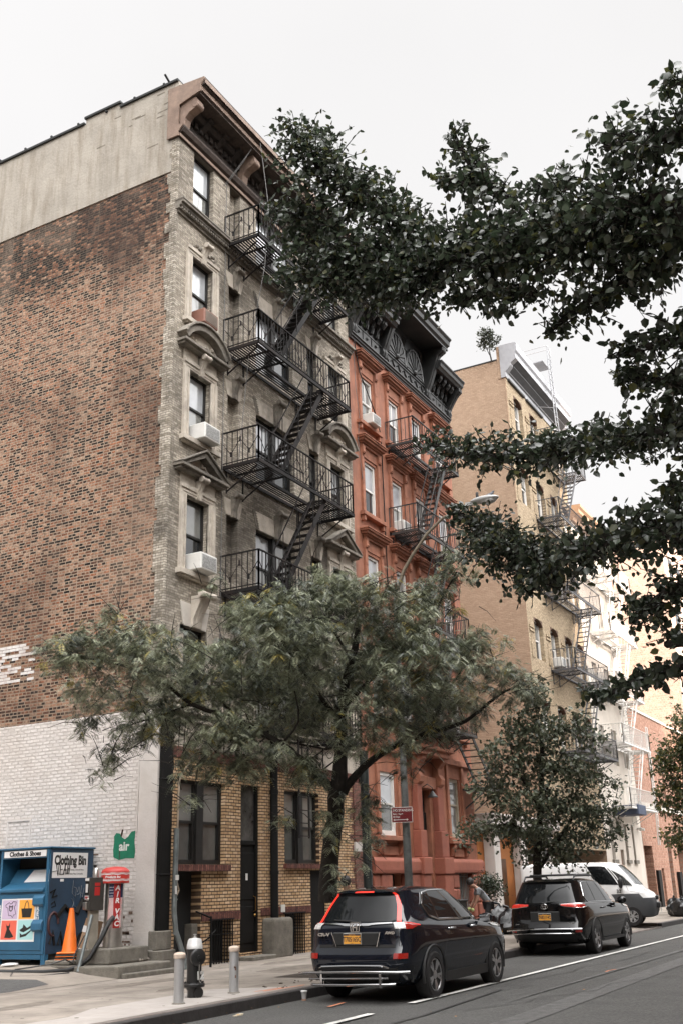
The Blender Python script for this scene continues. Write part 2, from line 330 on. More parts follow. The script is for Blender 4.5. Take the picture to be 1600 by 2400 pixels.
# asphalt road with a slight crown, tar seams
road = MB(); nx = 60
ys = [-.45, 1.5, 4.5, 7.2, 9.36]; zs = [0, .01, .015, .005, -.004]
for i in range(len(ys)-1): road.quad((-70,ys[i],zs[i]),(420,ys[i],zs[i]),(420,ys[i+1],zs[i+1]),(-70,ys[i+1],zs[i+1]))
tag(road.build('road', ASPH), kind='structure')
SEAM = M('tar_seam', (.028,.027,.026), rough=.8, var=.3)
PATCH = M('asphalt_patch', (.085,.083,.080), rough=.9, var=.25, scale=14, bump=.6, bscale=110, dirt=.4, dirtcol=(.055,.054,.052))
def strip(name, pts, w, z, mat):
    m = MB()
    for i in range(len(pts)-1):
        a, b = Vector((*pts[i],0)), Vector((*pts[i+1],0)); d = (b-a).normalized(); n = Vector((-d.y,d.x,0))*w/2
        m.quad((a.x-n.x,a.y-n.y,z),(b.x-n.x,b.y-n.y,z),(b.x+n.x,b.y+n.y,z),(a.x+n.x,a.y+n.y,z))
    return tag(m.build(name, mat), kind='structure')
strip('tar_seam', [(10.5,6.55),(14,6.5),(17.5,6.75)], .045, .024, SEAM)
strip('tar_seam', [(12,6.35),(12.7,5.6),(13.2,4.5),(13,3)], .035, .024, SEAM)
PATCH2 = M('asphalt_patch_light', (.070,.069,.067), rough=.9, var=.3, scale=12, bump=.6, bscale=110, dirt=.4, dirtcol=(.05,.049,.048))
0 and sheet('asphalt_patch', [(13.5,5.0),(20,4.7),(33,5.3),(34,5.75),(20,5.75),(14.2,5.7)], .0222, PATCH2)
sheet('lane_marking', rect(15.2,7.24,330,7.36), .026, PAINTW)
sheet('lane_marking', rect(9.5,7.20,13.85,7.32), .026, PAINTW)
sheet('worn_lane_marking', [(15.5,5.98),(22,5.90),(34,5.86),(80,5.86),(80,6.06),(34,6.06),(24,6.02),(18,6.02)], .0225, PAINTF)
TRACK = M('tyre_track', (.079,.077,.074), rough=.75, var=.45, scale=7, bump=.5, bscale=120)
strip('tyre_track', [(4,5.2),(14,5.1),(30,5.3),(90,5.25)], .42, .0205, TRACK)
strip('road_crack', [(12.2,8.9),(12.9,8.5),(13.3,8.62),(14.2,8.3),(14.9,8.42)], .018, .0215, SEAM)
strip('road_crack', [(14.6,6.2),(15.8,5.7),(16.3,5.75),(17.6,5.2),(18.8,5.3),(20.5,4.6)], .02, .0235, SEAM)
strip('road_crack', [(19.5,6.9),(21.2,6.7),(22.4,6.85),(24,6.5),(27,6.6)], .02, .0235, SEAM)
ORANGE = M('orange_utility_paint', (.55,.20,.10), rough=.9, var=.4, scale=20)
strip('utility_marking', [(21,6.0),(21.3,6.03),(21.6,5.97)], .04, .0285, ORANGE)
strip('utility_marking', [(14.5,8.3),(15.1,8.36)], .05, .0205, ORANGE)
# far sidewalk: flags with joints
m, n, b = newmat('sidewalk_flags'); l = n.links.new; b.inputs['Roughness'].default_value = .9
geo = n.nodes.new('ShaderNodeNewGeometry')
br = n.nodes.new('ShaderNodeTexBrick'); br.offset = 0; br.inputs['Scale'].default_value = 1; br.inputs['Brick Width'].default_value = 1.53; br.inputs['Row Height'].default_value = 1.5; br.inputs['Mortar Size'].default_value = .012; br.inputs['Mortar Smooth'].default_value = .3
br.inputs['Color1'].default_value = (.205,.175,.145,1); br.inputs['Color2'].default_value = (.29,.255,.22,1); br.inputs['Mortar'].default_value = (.13,.11,.09,1)
l(geo.outputs['Position'], br.inputs['Vector'])
n1 = n.nodes.new('ShaderNodeTexNoise'); n1.inputs['Scale'].default_value = 1.3; n1.inputs['Detail'].default_value = 8; n1.inputs['Roughness'].default_value = .7; l(geo.outputs['Position'], n1.inputs['Vector'])
r1 = n.nodes.new('ShaderNodeMapRange'); l(n1.outputs['Fac'], r1.inputs[0]); r1.inputs[1].default_value = .3; r1.inputs[2].default_value = .7; r1.inputs[3].default_value = .62; r1.inputs[4].default_value = 1.25
s1 = n.nodes.new('ShaderNodeVectorMath'); s1.operation = 'SCALE'; l(br.outputs[0], s1.inputs[0]); l(r1.outputs[0], s1.inputs['Scale']); l(s1.outputs[0], b.inputs['Base Color'])
n2 = n.nodes.new('ShaderNodeTexNoise'); n2.inputs['Scale'].default_value = 70; l(geo.outputs['Position'], n2.inputs['Vector'])
bp = n.nodes.new('ShaderNodeBump'); bp.inputs['Strength'].default_value = .4; bp.inputs['Distance'].default_value = .01; l(n2.outputs['Fac'], bp.inputs['Height']); l(bp.outputs[0], b.inputs['Normal'])
FLAGS = m
side = MB()
def swq(x0,x1,y0,y1,z0,z1): side.quad((x0,y0,z0),(x1,y0,z0),(x1,y1,z1),(x0,y1,z1))
swq(-70,36.2,9.62,17,.15,.15); swq(40.5,300,9.62,17,.15,.15)
side.quad((36.2,9.62,.03),(40.5,9.62,.03),(40.5,10.9,.15),(36.2,10.9,.15)); swq(36.2,40.5,10.9,17,.15,.15)
side.add([(36.2,9.62,.03),(36.2,10.9,.15),(36.2,9.62,.15)],[(0,1,2)]); side.add([(40.5,9.62,.03),(40.5,10.9,.15),(40.5,9.62,.15)],[(0,2,1)])
tag(side.build('sidewalk', FLAGS), kind='structure')
k = MB()
for x0, x1 in ((-70,36.2),(40.5,300)):
    k.box(x0,9.36,-.1,x1,9.50,.146,0); k.box(x0,9.502,-.1,x1,9.62,.152,1)
k.box(36.2,9.36,-.1,40.5,9.62,.03,1)
tag(k.build('kerb', [KERB, KERBTOP], bevel=.012), kind='structure')
sheet('pavement_patch', [(10.2,9.63),(15.9,9.63),(15.2,10.85),(12.3,10.85),(11.4,10.45),(10.2,10.5)], .1545, CONC2)
JOINT = M('pavement_joint', (.10,.085,.07), rough=.95)
strip('pavement_joint', [(13.9,9.63),(14.3,10.85)], .014, .1585, JOINT)
strip('utility_marking', [(15.0,9.75),(15.5,9.70),(16.1,9.66)], .05, .1588, ORANGE)
strip('utility_marking', [(14.9,9.85),(15.6,9.78)], .04, .1588, ORANGE)
m = MB(); gr = random.Random(9)
for i in range(90):
    x, y, r_ = gr.uniform(9,30), gr.uniform(9.7,14.2), gr.uniform(.012,.035); m.lathe([(r_,0),(r_*.9,.0015)],(x,y,.1502 if y > 10.9 else .1585),7)
tag(m.build('gum_spots', JOINT), kind='stuff')
STAIN = M('pavement_stain', (.17,.145,.12), rough=.9, var=.4, scale=5)
for x, y, a, b_ in ((12.2,12.2,.8,.25),(16.2,12.9,1.2,.3),(19.4,12.0,.9,.4),(21.5,13.2,1.4,.25),(15.3,11.6,.7,.2)): sheet('pavement_stain', [(x+a*math.cos(t)*(1+.25*math.sin(3*t+x)),y+b_*math.sin(t)*(1+.2*math.cos(2*t+y))) for t in [k_*.35 for k_ in range(18)]], .1512, STAIN)
# near sidewalk (camera side)
nb = MB(); nb.box(-70,-6,-.1,300,-.6,.15); nb.box(-70,-.598,-.1,300,-.45,.148)
tag(nb.build('near_sidewalk', FLAGS), kind='structure')
# petrol lot left of the tenement: concrete apron rising to the wall
ap = MB()
ap.quad((-40,14.0,.154),(16.4,14.0,.154),(18.16,15.6,.36),(-40,15.6,.36)); ap.quad((-40,15.6,.36),(18.16,15.6,.36),(18.16,40,.40),(-40,40,.40))
ap.add([(16.4,14.0,.154),(18.16,14.0,.154),(18.16,15.6,.36)],[(0,1,2)])
tag(ap.build('forecourt', CONC), kind='structure')
def apz(y): return .154+(y-14)*.206/1.6
AP=[(9,14.04),(13.9,14.06),(15.0,14.25),(15.15,14.7),(14.4,15.2),(9,15.4)]
sheet('asphalt_patch', AP, [apz(p[1])+.004 for p in AP], PATCH)
strip('pavement_joint', [(6,13.99),(16.5,13.97)], .035, .1545, JOINT)

# ================= wall helpers =================
def wall_holes(m, x0, x1, z0, z1, holes, y, dep=.22, mi=0, ri=None):
    """front wall in plane y facing -y with rectangular openings and reveals; holes (x0,x1,z0,z1)"""
    ri = mi if ri is None else ri
    xs = sorted({x0,x1,*[h[0] for h in holes],*[h[1] for h in holes]}); xs = [x for x in xs if x0 <= x <= x1]
    zs = sorted({z0,z1,*[h[2] for h in holes],*[h[3] for h in holes]}); zs = [z for z in zs if z0 <= z <= z1]
    for i in range(len(xs)-1):
        for j in range(len(zs)-1):
            cx, cz = (xs[i]+xs[i+1])/2, (zs[j]+zs[j+1])/2
            if any(h[0]<cx<h[1] and h[2]<cz<h[3] for h in holes): continue
            m.quad((xs[i],y,zs[j]),(xs[i+1],y,zs[j]),(xs[i+1],y,zs[j+1]),(xs[i],y,zs[j+1]), mi)
    for a,b_,c,d in holes:
        m.quad((a,y,c),(a,y+dep,c),(a,y+dep,d),(a,y,d), ri); m.quad((b_,y+dep,c),(b_,y,c),(b_,y,d),(b_,y+dep,d), ri)
        m.quad((a,y+dep,d),(b_,y+dep,d),(b_,y,d),(a,y,d), ri); m.quad((a,y,c),(b_,y,c),(b_,y+dep,c),(a,y+dep,c), ri)
    return m
def window(par, x0, x1, z0, z1, y, fm, up, lo, fw=.06, rail=.5, inset=.12, mid=0, casing=0, name='window', low_open=0):
    """double-hung sash: frame mesh with a pane child of two lights"""
    yf = y+inset; m = MB()
    m.box(x0,yf,z0,x0+fw,yf+.09,z1); m.box(x1-fw,yf,z0,x1,yf+.09,z1)
    m.box(x0+fw,yf+.001,z1-fw,x1-fw,yf+.089,z1); m.box(x0+fw,yf+.001,z0,x1-fw,yf+.089,z0+fw*1.3)
    zm = z0+(z1-z0)*rail
    m.box(x0+fw,yf+.02,zm-.03,x1-fw,yf+.088,zm+.03)
    if mid: m.box((x0+x1)/2-.025,yf+.03,zm+.03,(x0+x1)/2+.025,yf+.07,z1-fw)
    # lower sash stiles
    m.box(x0+fw,yf+.045,z0+fw*1.3,x0+fw+.035,yf+.08,zm-.03); m.box(x1-fw-.035,yf+.045,z0+fw*1.3,x1-fw,yf+.08,zm-.03)
    f = m.build(name, fm, par)
    p = MB(); a, b_ = x0+fw, x1-fw
    p.box(a,yf+.05,zm+.03,b_,yf+.06,z1-fw,0); p.box(a+.035,yf+.065,z0+fw*1.3,b_-.035,yf+.075,zm-.03,1)
    p.box(x0,yf+.095,z0,x1,yf+.12,z1,2)
    p.build('pane', [up, lo, VOID], f)
    return f
def ac_unit(x0, z0, y, w=.62, h=.40, d=.45, label='', mat=None, group='window air conditioners', face=None):
    m_ = mat or ACW
    o = MB().box(x0,y-d,z0,x0+w,y+.1,z0+h).build('air_conditioner', m_, bevel=.02); 
    tag(o, label, 'air conditioner', group)
    g = MB().box(x0+.05,y-d-.008,z0+.05,x0+w-.05,y-d+.01,z0+h-.05)
    for i in range(7): g.box(x0+.06,y-d-.013,z0+.065+i*(h-.13)/7,x0+w-.06,y-d-.004,z0+.065+i*(h-.13)/7+.012)
    g.build('grille', face or ACG, o)
    return o
# ================= grey-tan tenement =================
YF = 14.5
T = empty('tenement_building', (22.9, 18, .15)); tag(T, 'five-storey tan brick tenement with pedimented windows and a bare red brick side wall', 'apartment building')
T.location = (0,0,0)
OT = [20.88, 17.53, 14.15, 10.75, 7.5]; OS = [18.83, 15.57, 12.25, 8.82, 5.6]
B1, B5 = (18.88, 19.80), (26.10, 27.00); B2, B4 = (20.60, 21.12), (24.86, 25.44); B3 = (21.97, 23.98)
holes = []
for t, s_ in zip(OT, OS):
    for bx in (B1, B5, B3): holes.append((bx[0], bx[1], s_, t))
    holes.append((B2[0], B2[1], s_+.25, t)); holes.append((B4[0], B4[1], s_+.1, t))
TX0, TX1 = 18.2, 27.65
m = MB(); wall_holes(m, TX0, TX1, 5.32, 20.9, holes, YF, .24)
m.quad((TX0,30,20.9),(TX0,YF+.3,20.9),(TX1,YF+.3,20.9),(TX1,30,20.9)); m.quad((TX1,YF,0),(TX1,30,0),(TX1,30,22.4),(TX1,YF,22.4))
m.build('front_wall', TANB, T)
# bricked-up narrow bay
m = MB()
for t, s_ in zip(OT, OS): m.quad((B2[0],YF+.2,s_+.25),(B2[1],YF+.2,s_+.25),(B2[1],YF+.2,t),(B2[0],YF+.2,t))
m.build('blocked_window_infill', TANB, T)
# side wall
def yz(m_, y0, y1, z0, z1, x=TX0): m_.quad((x,y1,z0),(x,y0,z0),(x,y0,z1),(x,y1,z1))
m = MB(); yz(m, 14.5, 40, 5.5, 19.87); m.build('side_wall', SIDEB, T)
m = MB(); m.box(TX0-.03, 14.54, 19.87, TX0+.3, 16.62, 22.82); m.box(TX0-.03,16.62,19.87,TX0+.3,17.92,22.98); m.box(TX0-.03,17.92,19.87,TX0+.3,40,22.80)
m.build('stucco_parapet', STUC, T)
m = MB()
r3 = random.Random(3)
for i in range(11):
    yy = 14.72+r3.random()**1.6*3.2; zz = 20.9+r3.random()*1.75; ww = .12+r3.random()*.3
    m.box(TX0-.034, yy, zz, TX0-.02, yy+ww, zz+.035)
m.build('stucco_crack', M('stucco_crack',(.17,.145,.115),rough=.95,var=.4,scale=9), T)
m = MB(); m.box(TX0-.09,14.55,22.82,TX0+.35,16.62,22.89); m.box(TX0-.09,16.60,22.98,TX0+.35,17.95,23.05); m.box(TX0-.09,17.95,22.80,TX0+.35,40,22.87)
for i in range(20): m.box(TX0-.1, 15+i*1.05, 22.88, TX0-.02, 15.06+i*1.05, 22.93)
m.build('roof_coping', TAR, T)
# painted lower wall, its bumpy top edge and worn spots
m = MB(); yz(m, 14.98, 40, 0, 5.5, TX0-.012); m.build('painted_wall', WHITEB, T)
m = MB(); m.box(TX0-.06,14.49,0.9,TX0+.02,14.985,5.5); m.box(TX0-.075,14.47,.3,TX0+.02,15.0,.9); m.build('corner_pilaster', WHITEP, T)
m = MB(); 
pr_ = random.Random(8)
for j in range(12):
    for i in range(8):
        yy = 18.40+.225*i+(.11 if j%2 else 0)
        if pr_.random() < (.78 if i > 2 else .38): m.box(TX0-.006, yy, 6.57+j*.078, TX0-.001, yy+.213, 6.57+j*.078+.066)
m.build('faded_paint_patch', WHITER, T)
m = MB()
for i in range(15):
    yy = 15.04+abs(r3.gauss(0,.22)); zz = .468+.078*r3.randint(1,13)
    m.box(TX0-.0145, yy, zz, TX0-.005, yy+.04+r3.random()*.12, zz+.03+r3.random()*.03)
for i in range(10):
    yy = 15.95+r3.random()*.3; zz = 1.6+.078*r3.randint(0,12); m.box(TX0-.0145, yy, zz, TX0-.005, yy+.05+r3.random()*.12, zz+.03)
for i in range(0):
    yy = 15.1+r3.random()*5; zz = .78+.078*r3.randint(0,58); m.box(TX0-.0145, yy, zz, TX0-.005, yy+.03+r3.random()*.14, zz+.006)
m.build('worn_brick', M('bare_brick_spot', (.17,.11,.08), rough=.95, var=.5, scale=12), T)
m = MB(); m.box(TX0-.03,18.12,2.2,TX0,18.16,3.29); m.box(TX0-.03,18.83,2.2,TX0,18.87,3.29); m.box(TX0-.031,18.12,3.29,TX0,18.87,3.33)
m.box(TX0-.02,17.2,2.2,TX0,17.75,2.82)
m.build('blocked_hatch', WHITEP, T)
m = MB(); m.bar((TX0-.03,15.03,2.9),(TX0-.03,15.02,5.2),.03,.03); m.build('wall_conduit', WHITEP, T)
# toothed tan brick return at the corner
m = MB(); z = 5.5; 
while z < 20.95:
    h = .31 if r3.random() < .6 else .48; yy = 14.78+r3.choice([0,.0,.08,-.07,.05])
    m.box(TX0-.035, 14.494, z, TX0+.03, yy, min(z+h,20.98)); z += h
m.build('corner_return', TANBX, T)
# soot left by the flues, above the pediments and round the escape
# string course under the top floor
def course(m_, z, parts, x0=TX0, x1=TX1):
    for dz0, dz1, pr in parts: m_.box(x0-.045*(pr>.08), YF-pr, z+dz0, x1+.02, YF+.02, z+dz1)
m = MB(); course(m, 18.5, [(0,.09,.06),(.09,.17,.11),(.17,.25,.17),(.25,.33,.24)])
m.box(TX0-.06, YF-.26, 18.83, 20.3, YF+.02, 18.87)
for i in range(95): m.box(TX0+.02+i*.0995, YF-.155, 18.585, TX0+.07+i*.0995, YF-.11, 18.665)
m.build('string_course', STONED, T)
# ---- cornice ----
m = MB(); yo = 13.68
def cprof(pts, x0, x1, mat): MB_ = MB().prism(pts, 'x', x0, x1); return MB_
x0, x1 = TX0-.05, TX1
m.prism([(YF+.3,20.9),(YF-.06,20.9),(YF-.06,21.02),(YF-.14,21.06),(YF-.20,21.16),(YF-.20,21.22),(YF-.02,21.22),(YF+.3,21.22)], 'x', x0, x1)
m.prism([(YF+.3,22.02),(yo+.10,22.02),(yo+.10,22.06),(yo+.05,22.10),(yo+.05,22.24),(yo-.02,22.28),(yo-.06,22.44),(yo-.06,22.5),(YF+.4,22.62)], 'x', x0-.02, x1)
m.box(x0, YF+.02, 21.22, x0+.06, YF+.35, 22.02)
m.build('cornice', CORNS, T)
m = MB(); m.box(x0-.03,yo+.035,22.105,x1,yo+.051,22.235); m.box(x0-.03,yo-.075,22.30,x1,yo-.0615,22.43); m.box(x0-.02,YF-.075,20.905,x1,YF-.0615,21.0)
m.build('cornice_fascia', CORN, T)
m = MB(); m.prism([(YF+.34,20.9),(YF-.05,20.9),(YF-.05,21.02),(YF-.2,21.2),(YF-.04,21.24),(YF-.05,21.9),(yo+.3,22.03),(yo+.05,22.07),(yo+.045,22.26),(yo-.055,22.44),(yo-.055,22.5),(YF+.34,22.6)],'x',x0-.06,x0-.021); m.build('cornice_end', CORN, T)
m = MB(); m.quad((x0,YF-.02,21.22),(x1,YF-.02,21.22),(x1,YF-.02,22.02),(x0,YF-.02,22.02)); m.box(x0+.06,YF-.03,21.22,x0+.5,YF+.3,22.01)
m.prism([(YF,21.82),(YF-.2,21.82),(YF-.28,21.9),(YF-.28,22.015),(YF,22.015)], 'x', x0+.04, x1)
for i in range(40): m.box(x0+.15+i*.235, YF-.1, 21.62, x0+.29+i*.235, YF-.02, 21.80)
for i in range(12): m.prism([(YF-.02,21.66),(YF-.32,21.9),(YF-.42,21.9),(YF-.42,22.015),(YF-.02,22.015)], 'x', x0+.9+i*.72, x0+1.08+i*.72)
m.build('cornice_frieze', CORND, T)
def console(x, w_=.26):
    p = [(YF-.02,21.05),(YF-.16,21.10),(YF-.20,21.3),(YF-.22,21.45),(YF-.34,21.58),(YF-.52,21.64),(YF-.62,21.72),(YF-.64,21.86),(YF-.56,21.98),(YF-.56,22.018),(YF-.02,22.018)]
    o = MB().prism(p, 'x', x, x+w_); o.lathe([(.10,-w_/2-.015),(.10,w_/2+.015)], (x+w_/2,YF-.55,21.76), 14, axis='x'); return o
for i, x in enumerate((x0+.01, 20.95, 24.35, TX1-.29)): console(x).build('cornice_bracket', CORN if i < 2 else CORNS, T, bevel=.012)
m = MB(); m.box(TX0+.1,YF+.5,22.55,TX0+.13,YF+.53,23.1); m.bar((TX0-.1,YF+.5,23.22),(TX0+.5,YF+.5,22.9),.05,.04); m.build('roof_vent_bracket', IRON, T)
# ---- windows ----
def bay_window(bx, i, mid=0, light=None):
    t, s_ = OT[i], OS[i]
    up = light[0] if light else BLIND; lo = light[1] if light else DGLASS
    return window(T, bx[0], bx[1], s_, t, YF, DARKF, up, lo, rail=.52, inset=.13)
LT = {0:(BLIND,BLINDG),1:(BLIND,BLINDG),2:(BLIND,BLINDG),3:(BLINDG,DGLASS),4:(BLINDD,DGLASS)}
for i in range(5):
    bay_window(B1, i, light=LT[i]); bay_window(B5, i, light=LT[(i+2)%4])
    xm = (B3[0]+B3[1])/2
    window(T, B3[0], xm-.06, OS[i], OT[i], YF, DARKF, BLIND, BLINDG if i%2 else DGLASS, inset=.13)
    window(T, xm+.06, B3[1], OS[i], OT[i], YF, DARKF, BLIND if i<3 else BLINDG, DGLASS, inset=.13)
    MB().box(xm-.06,YF+.06,OS[i],xm+.06,YF+.235,OT[i]).build('window_mullion', DARKF, T)
    window(T, B4[0], B4[1], OS[i]+.1, OT[i], YF, DARKF, BLINDD, DGLASS, inset=.14)
# ---- stone trim, modelled round x=0 / z=0 at the opening's top centre, then copied ----
def place(src, x, z, first=[None]):
    o = src.copy(); COL.objects.link(o); o.location = (x, YF, z); return o
def trim(name, m_, mat, spots, bevel=.008, smooth=False):
    o = m_.build(name, mat, T, bevel=bevel, smooth=smooth)
    for k_, (x, z) in enumerate(spots):
        q = o if k_ == 0 else o.copy()
        if k_: COL.objects.link(q)
        q.location = (x, YF, z)
    return o
def scroll(m_, w_=.15, z0=0, z1=.42, pr=.20):
    """tapered keystone console with a rolled top, overlapping nothing but air"""
    m_.prism([(-.02,z0),(-.09,z0),(-.11,z0+.1),(-.10,z0+.2),(-pr*.8,z1-.14),(-pr,z1-.03),(-.02,z1-.03)], 'x', -w_*.42, w_*.42)
    m_.prism([(-.021,z0-.01),(-.10,z0-.01),(-.12,z0+.1),(-.115,z0+.2),(-pr*.86,z1-.13),(-pr*1.04,z1-.04),(-.021,z1-.04)], 'x', -w_*.14, w_*.14)
    m_.lathe([(.03,-w_*.72),(.075,-w_*.7),(.085,-w_*.6),(.07,-w_*.3),(.07,w_*.3),(.085,w_*.6),(.075,w_*.7),(.03,w_*.72)], (0,-pr+.02,z1-.03), 14, axis='x')
    return m_
WC1 = (B1[0]+B1[1])/2; WC5 = (B5[0]+B5[1])/2; hw = .46
def surround(head):
    """moulded architrave: two fillets each side and across the head"""
    m_ = MB(); hgt = 1.93
    for s_ in (-1,1):
        a = s_*hw
        m_.box(a, -.05, -hgt, a+s_*.16, .03, .0); m_.box(a+s_*.14, -.08, -hgt, a+s_*.24, .02, .0 if head else .1); m_.box(a+s_*.05,-.065,-hgt,a+s_*.09,.01,0)
        for kz in (-.45,-.95,-1.45): m_.box(a-s_*.004, -.053, kz, a+s_*.243, -.02, kz+.004)
    if head:
        m_.box(-hw-.24,-.05,0,hw+.24,.03,.16); m_.box(-hw-.24,-.085,.14,hw+.24,.02,.24); m_.box(-hw-.16,-.065,.05,hw+.16,.01,.09)
    return m_
two = lambda i: [(WC1, OT[i]), (WC5, OT[i])]
trim('window_surround', surround(True), STONE, two(1)+two(2)+two(3))
ms = MB()
for s_ in (-1,1): ms.box(s_*hw,-.05,-1.9,s_*(hw+.22),.03,-.0)
trim('window_surround', ms, STONE, two(4))
# plain panel between architrave and pediment
mp_ = MB(); mp_.box(-hw-.235,-.045,.24,-.12,.02,.58); mp_.box(.12,-.045,.24,hw+.235,.02,.58)
trim('frieze_panel', mp_, STONE, two(2)+two(3))
trim('keystone', scroll(MB(), .2, -.03, .5, .25), STONE, two(1)+two(2)+two(3), smooth=True, bevel=0)
# sills
msl = MB(); msl.box(-hw-.32,-.16,-.13,hw+.32,.06,0); msl.box(-hw-.26,-.11,-.17,hw+.26,.04,-.131)
trim('window_sill', msl, STONE, [(WC1,OS[i]) for i in range(1,5)]+[(WC5,OS[i]) for i in range(1,5)])
# segmental pediment
def arc(r, n, a0, a1, cz): return [(r*math.sin(a0+(a1-a0)*i/n), cz+r*math.cos(a0+(a1-a0)*i/n)) for i in range(n+1)]
mo = MB(); pw = .98; rr = .93; a = math.asin(.86); cz = .72-rr*math.cos(a)
mo.box(-pw,-.30,.58,pw,.02,.66); mo.box(-pw+.05,-.22,.52,pw-.05,.02,.579)
o_, i_ = arc(rr+.17,14,-a,a,cz), arc(rr,14,-a,a,cz); mo.prism(o_+i_[::-1], 'y', -.26, .02)
o_, i_ = arc(rr+.23,14,-a*1.0,a*1.0,cz), arc(rr+.171,14,-a,a,cz); mo.prism(o_+i_[::-1], 'y', -.32, .02)
trim('arched_pediment', mo, STONED, two(2))
mt_ = MB(); mt_.prism([(-.78,.66)]+arc(rr-.02,10,-a*.9,a*.9,cz)+[(.78,.66)], 'y', -.06, 0)
for i in range(26):
    x = r3.uniform(-.58,.58); zt = cz+math.sqrt(max(0,(rr-.1)**2-x*x)); mt_.ball((x,-.07,r3.uniform(.70,max(.72,zt))), r3.uniform(.03,.06), 4)
trim('carved_tympanum', mt_, STONE, two(2), smooth=True, bevel=0)
# triangular pediment
mg = MB(); mg.box(-pw,-.30,.58,pw,.02,.66); mg.box(-pw+.05,-.22,.52,pw-.05,.02,.579)
mg.prism([(-pw,.66),(-pw+.22,.66),(0,1.06),(pw-.22,.66),(pw,.66),(0,1.21)], 'y', -.26, .02)
mg.prism([(-pw-.03,.665),(-pw+.03,.665),(0,1.225),(pw-.03,.665),(pw+.03,.665),(0,1.28)], 'y', -.32, .02)
trim('triangular_pediment', mg, STONED, two(3))
mt_ = MB(); mt_.prism([(-.74,.66),(.74,.66),(0,1.05)], 'y', -.06, 0)
for i in range(18):
    x = r3.uniform(-.5,.5); mt_.ball((x,-.07,r3.uniform(.69,.69+.3*(1-abs(x)/.62))), r3.uniform(.03,.055), 4)
trim('carved_tympanum', mt_, STONE, two(3), smooth=True, bevel=0)
# leafy crest over the second row
mc = MB()
for i in range(16): mc.ball((r3.choice((-1,1))*r3.uniform(.12,.5),-.06,.25+r3.uniform(0,.18)), r3.uniform(.03,.055), 4)
trim('carved_crest', mc, STONED, two(1), smooth=True, bevel=0)
# splayed lintels with keystones
def splay(hw_, z1, sp, gap=.1):
    m_ = MB()
    m_.prism([(-hw_,0),(-gap*.7,0),(-gap,z1),(-hw_-sp,z1)], 'y', -.03, .04); m_.prism([(gap*.7,0),(hw_,0),(hw_+sp,z1),(gap,z1)], 'y', -.03, .04); return m_
trim('splayed_lintel', splay(.30,.45,.14), STONE, [(20.86,OT[i]) for i in range(1,5)]+[(25.15,OT[i]) for i in range(1,5)])
trim('keystone', scroll(MB(), .22, -.03, .58, .24), STONED, [(20.86,OT[i]) for i in range(1,5)]+[(25.15,OT[i]) for i in range(1,5)], smooth=True, bevel=0)
trim('splayed_lintel', splay(.85,.5,.2,.14), STONE, [(22.97,OT[i]) for i in range(1,5)])
trim('keystone', scroll(MB(), .26, -.04, .68, .26), STONED, [(22.97,OT[i]) for i in range(1,5)], smooth=True, bevel=0)
mv = MB()
for s_ in (-1,1):
    mv.prism([(s_*.88,.05),(s_*1.0,.05),(s_*1.16,.5),(s_*1.0,.5)], 'y', -.02, .03)
    for q in range(6): mv.box(s_*(.93+q*.022)-.04,-.035,.1+q*.065,s_*(.93+q*.022)+.05,-.019,.12+q*.065)
trim('vent_panel', mv, STONED, [(22.97,OT[i]) for i in range(1,5)], bevel=0)
msp = splay(.44,.56,.14,.16); msp.box(-.62,-.05,.0,-.46,.03,-.2)
trim('splayed_lintel', msp, M('clean_limestone', (.50,.46,.41), rough=.85, var=.12), two(4))
trim('keystone', scroll(MB(), .42, 0, .78, .4), STONE, two(4), smooth=True, bevel=0)
# top-row lintel strip
# ---- ground storey ----
GH = [(18.85,20.63,2.22,4.02),(21.30,22.14,.30,4.05),(23.26,24.99,2.26,4.04),(18.84,19.76,.1,2.08),(20.14,20.96,.1,1.04),(23.25,24.13,.1,1.08),(24.50,25.29,.1,2.10)]
m = MB(); wall_holes(m, 18.58, 26.5, .1, 4.48, GH, YF-.02, .3); m.build('ground_floor_wall', GROB, T)
m = MB(); m.box(18.6,YF-.045,4.48,27.3,YF+.1,4.72); m.box(19.78,YF-.045,1.04,21.28,YF-.0205,1.22); m.box(22.16,YF-.045,1.08,24.48,YF-.0205,1.25)
m.box(18.78,YF-.12,2.08,20.78,YF+.1,2.215); m.box(23.2,YF-.12,2.14,25.3,YF+.1,2.255); m.build('soldier_course', SOLD, T)
m = MB(); m.box(18.3,YF-.03,4.72,27.5,YF+.1,5.32); m.box(18.25,YF-.1,5.30,27.55,YF+.1,5.36); m.build('stone_band', STONE, T)
m = MB(); m.box(26.5,YF-.03,.1,26.9,YF+.05,4.48,0); m.box(26.9,YF-.08,.1,27.32,YF+.05,2.6,1); m.box(26.9,YF-.081,2.6,27.32,YF+.05,2.85,2); m.box(26.9,YF-.08,2.85,27.32,YF+.05,4.48,1)
for q in range(14): m.box(26.68 if q%2 else 26.8,YF-.0335,.3+q*.29,26.9,YF+.04,.445+q*.29,1)
m.build('corner_pier', [GROB, REDQ, WHITEP], T)
DK = M('black_panel', (.006,.0055,.005), rough=.7, var=.4, bump=.1, spec=.2)
m = MB(); m.box(18.2,YF-.10,.92,18.575,YF+.1,5.5); m.box(18.19,YF-.115,2.0,18.58,YF+.1,2.03); m.box(18.19,YF-.115,3.95,18.58,YF+.1,3.98)
m.build('corner_column', DK, T, bevel=.01)
m = MB(); m.box(18.12,YF-.14,.55,18.62,YF+.1,.92); m.box(18.10,YF-.2,.1,18.70,YF+.1,.55); m.build('column_plinth', CONCD, T, bevel=.02)
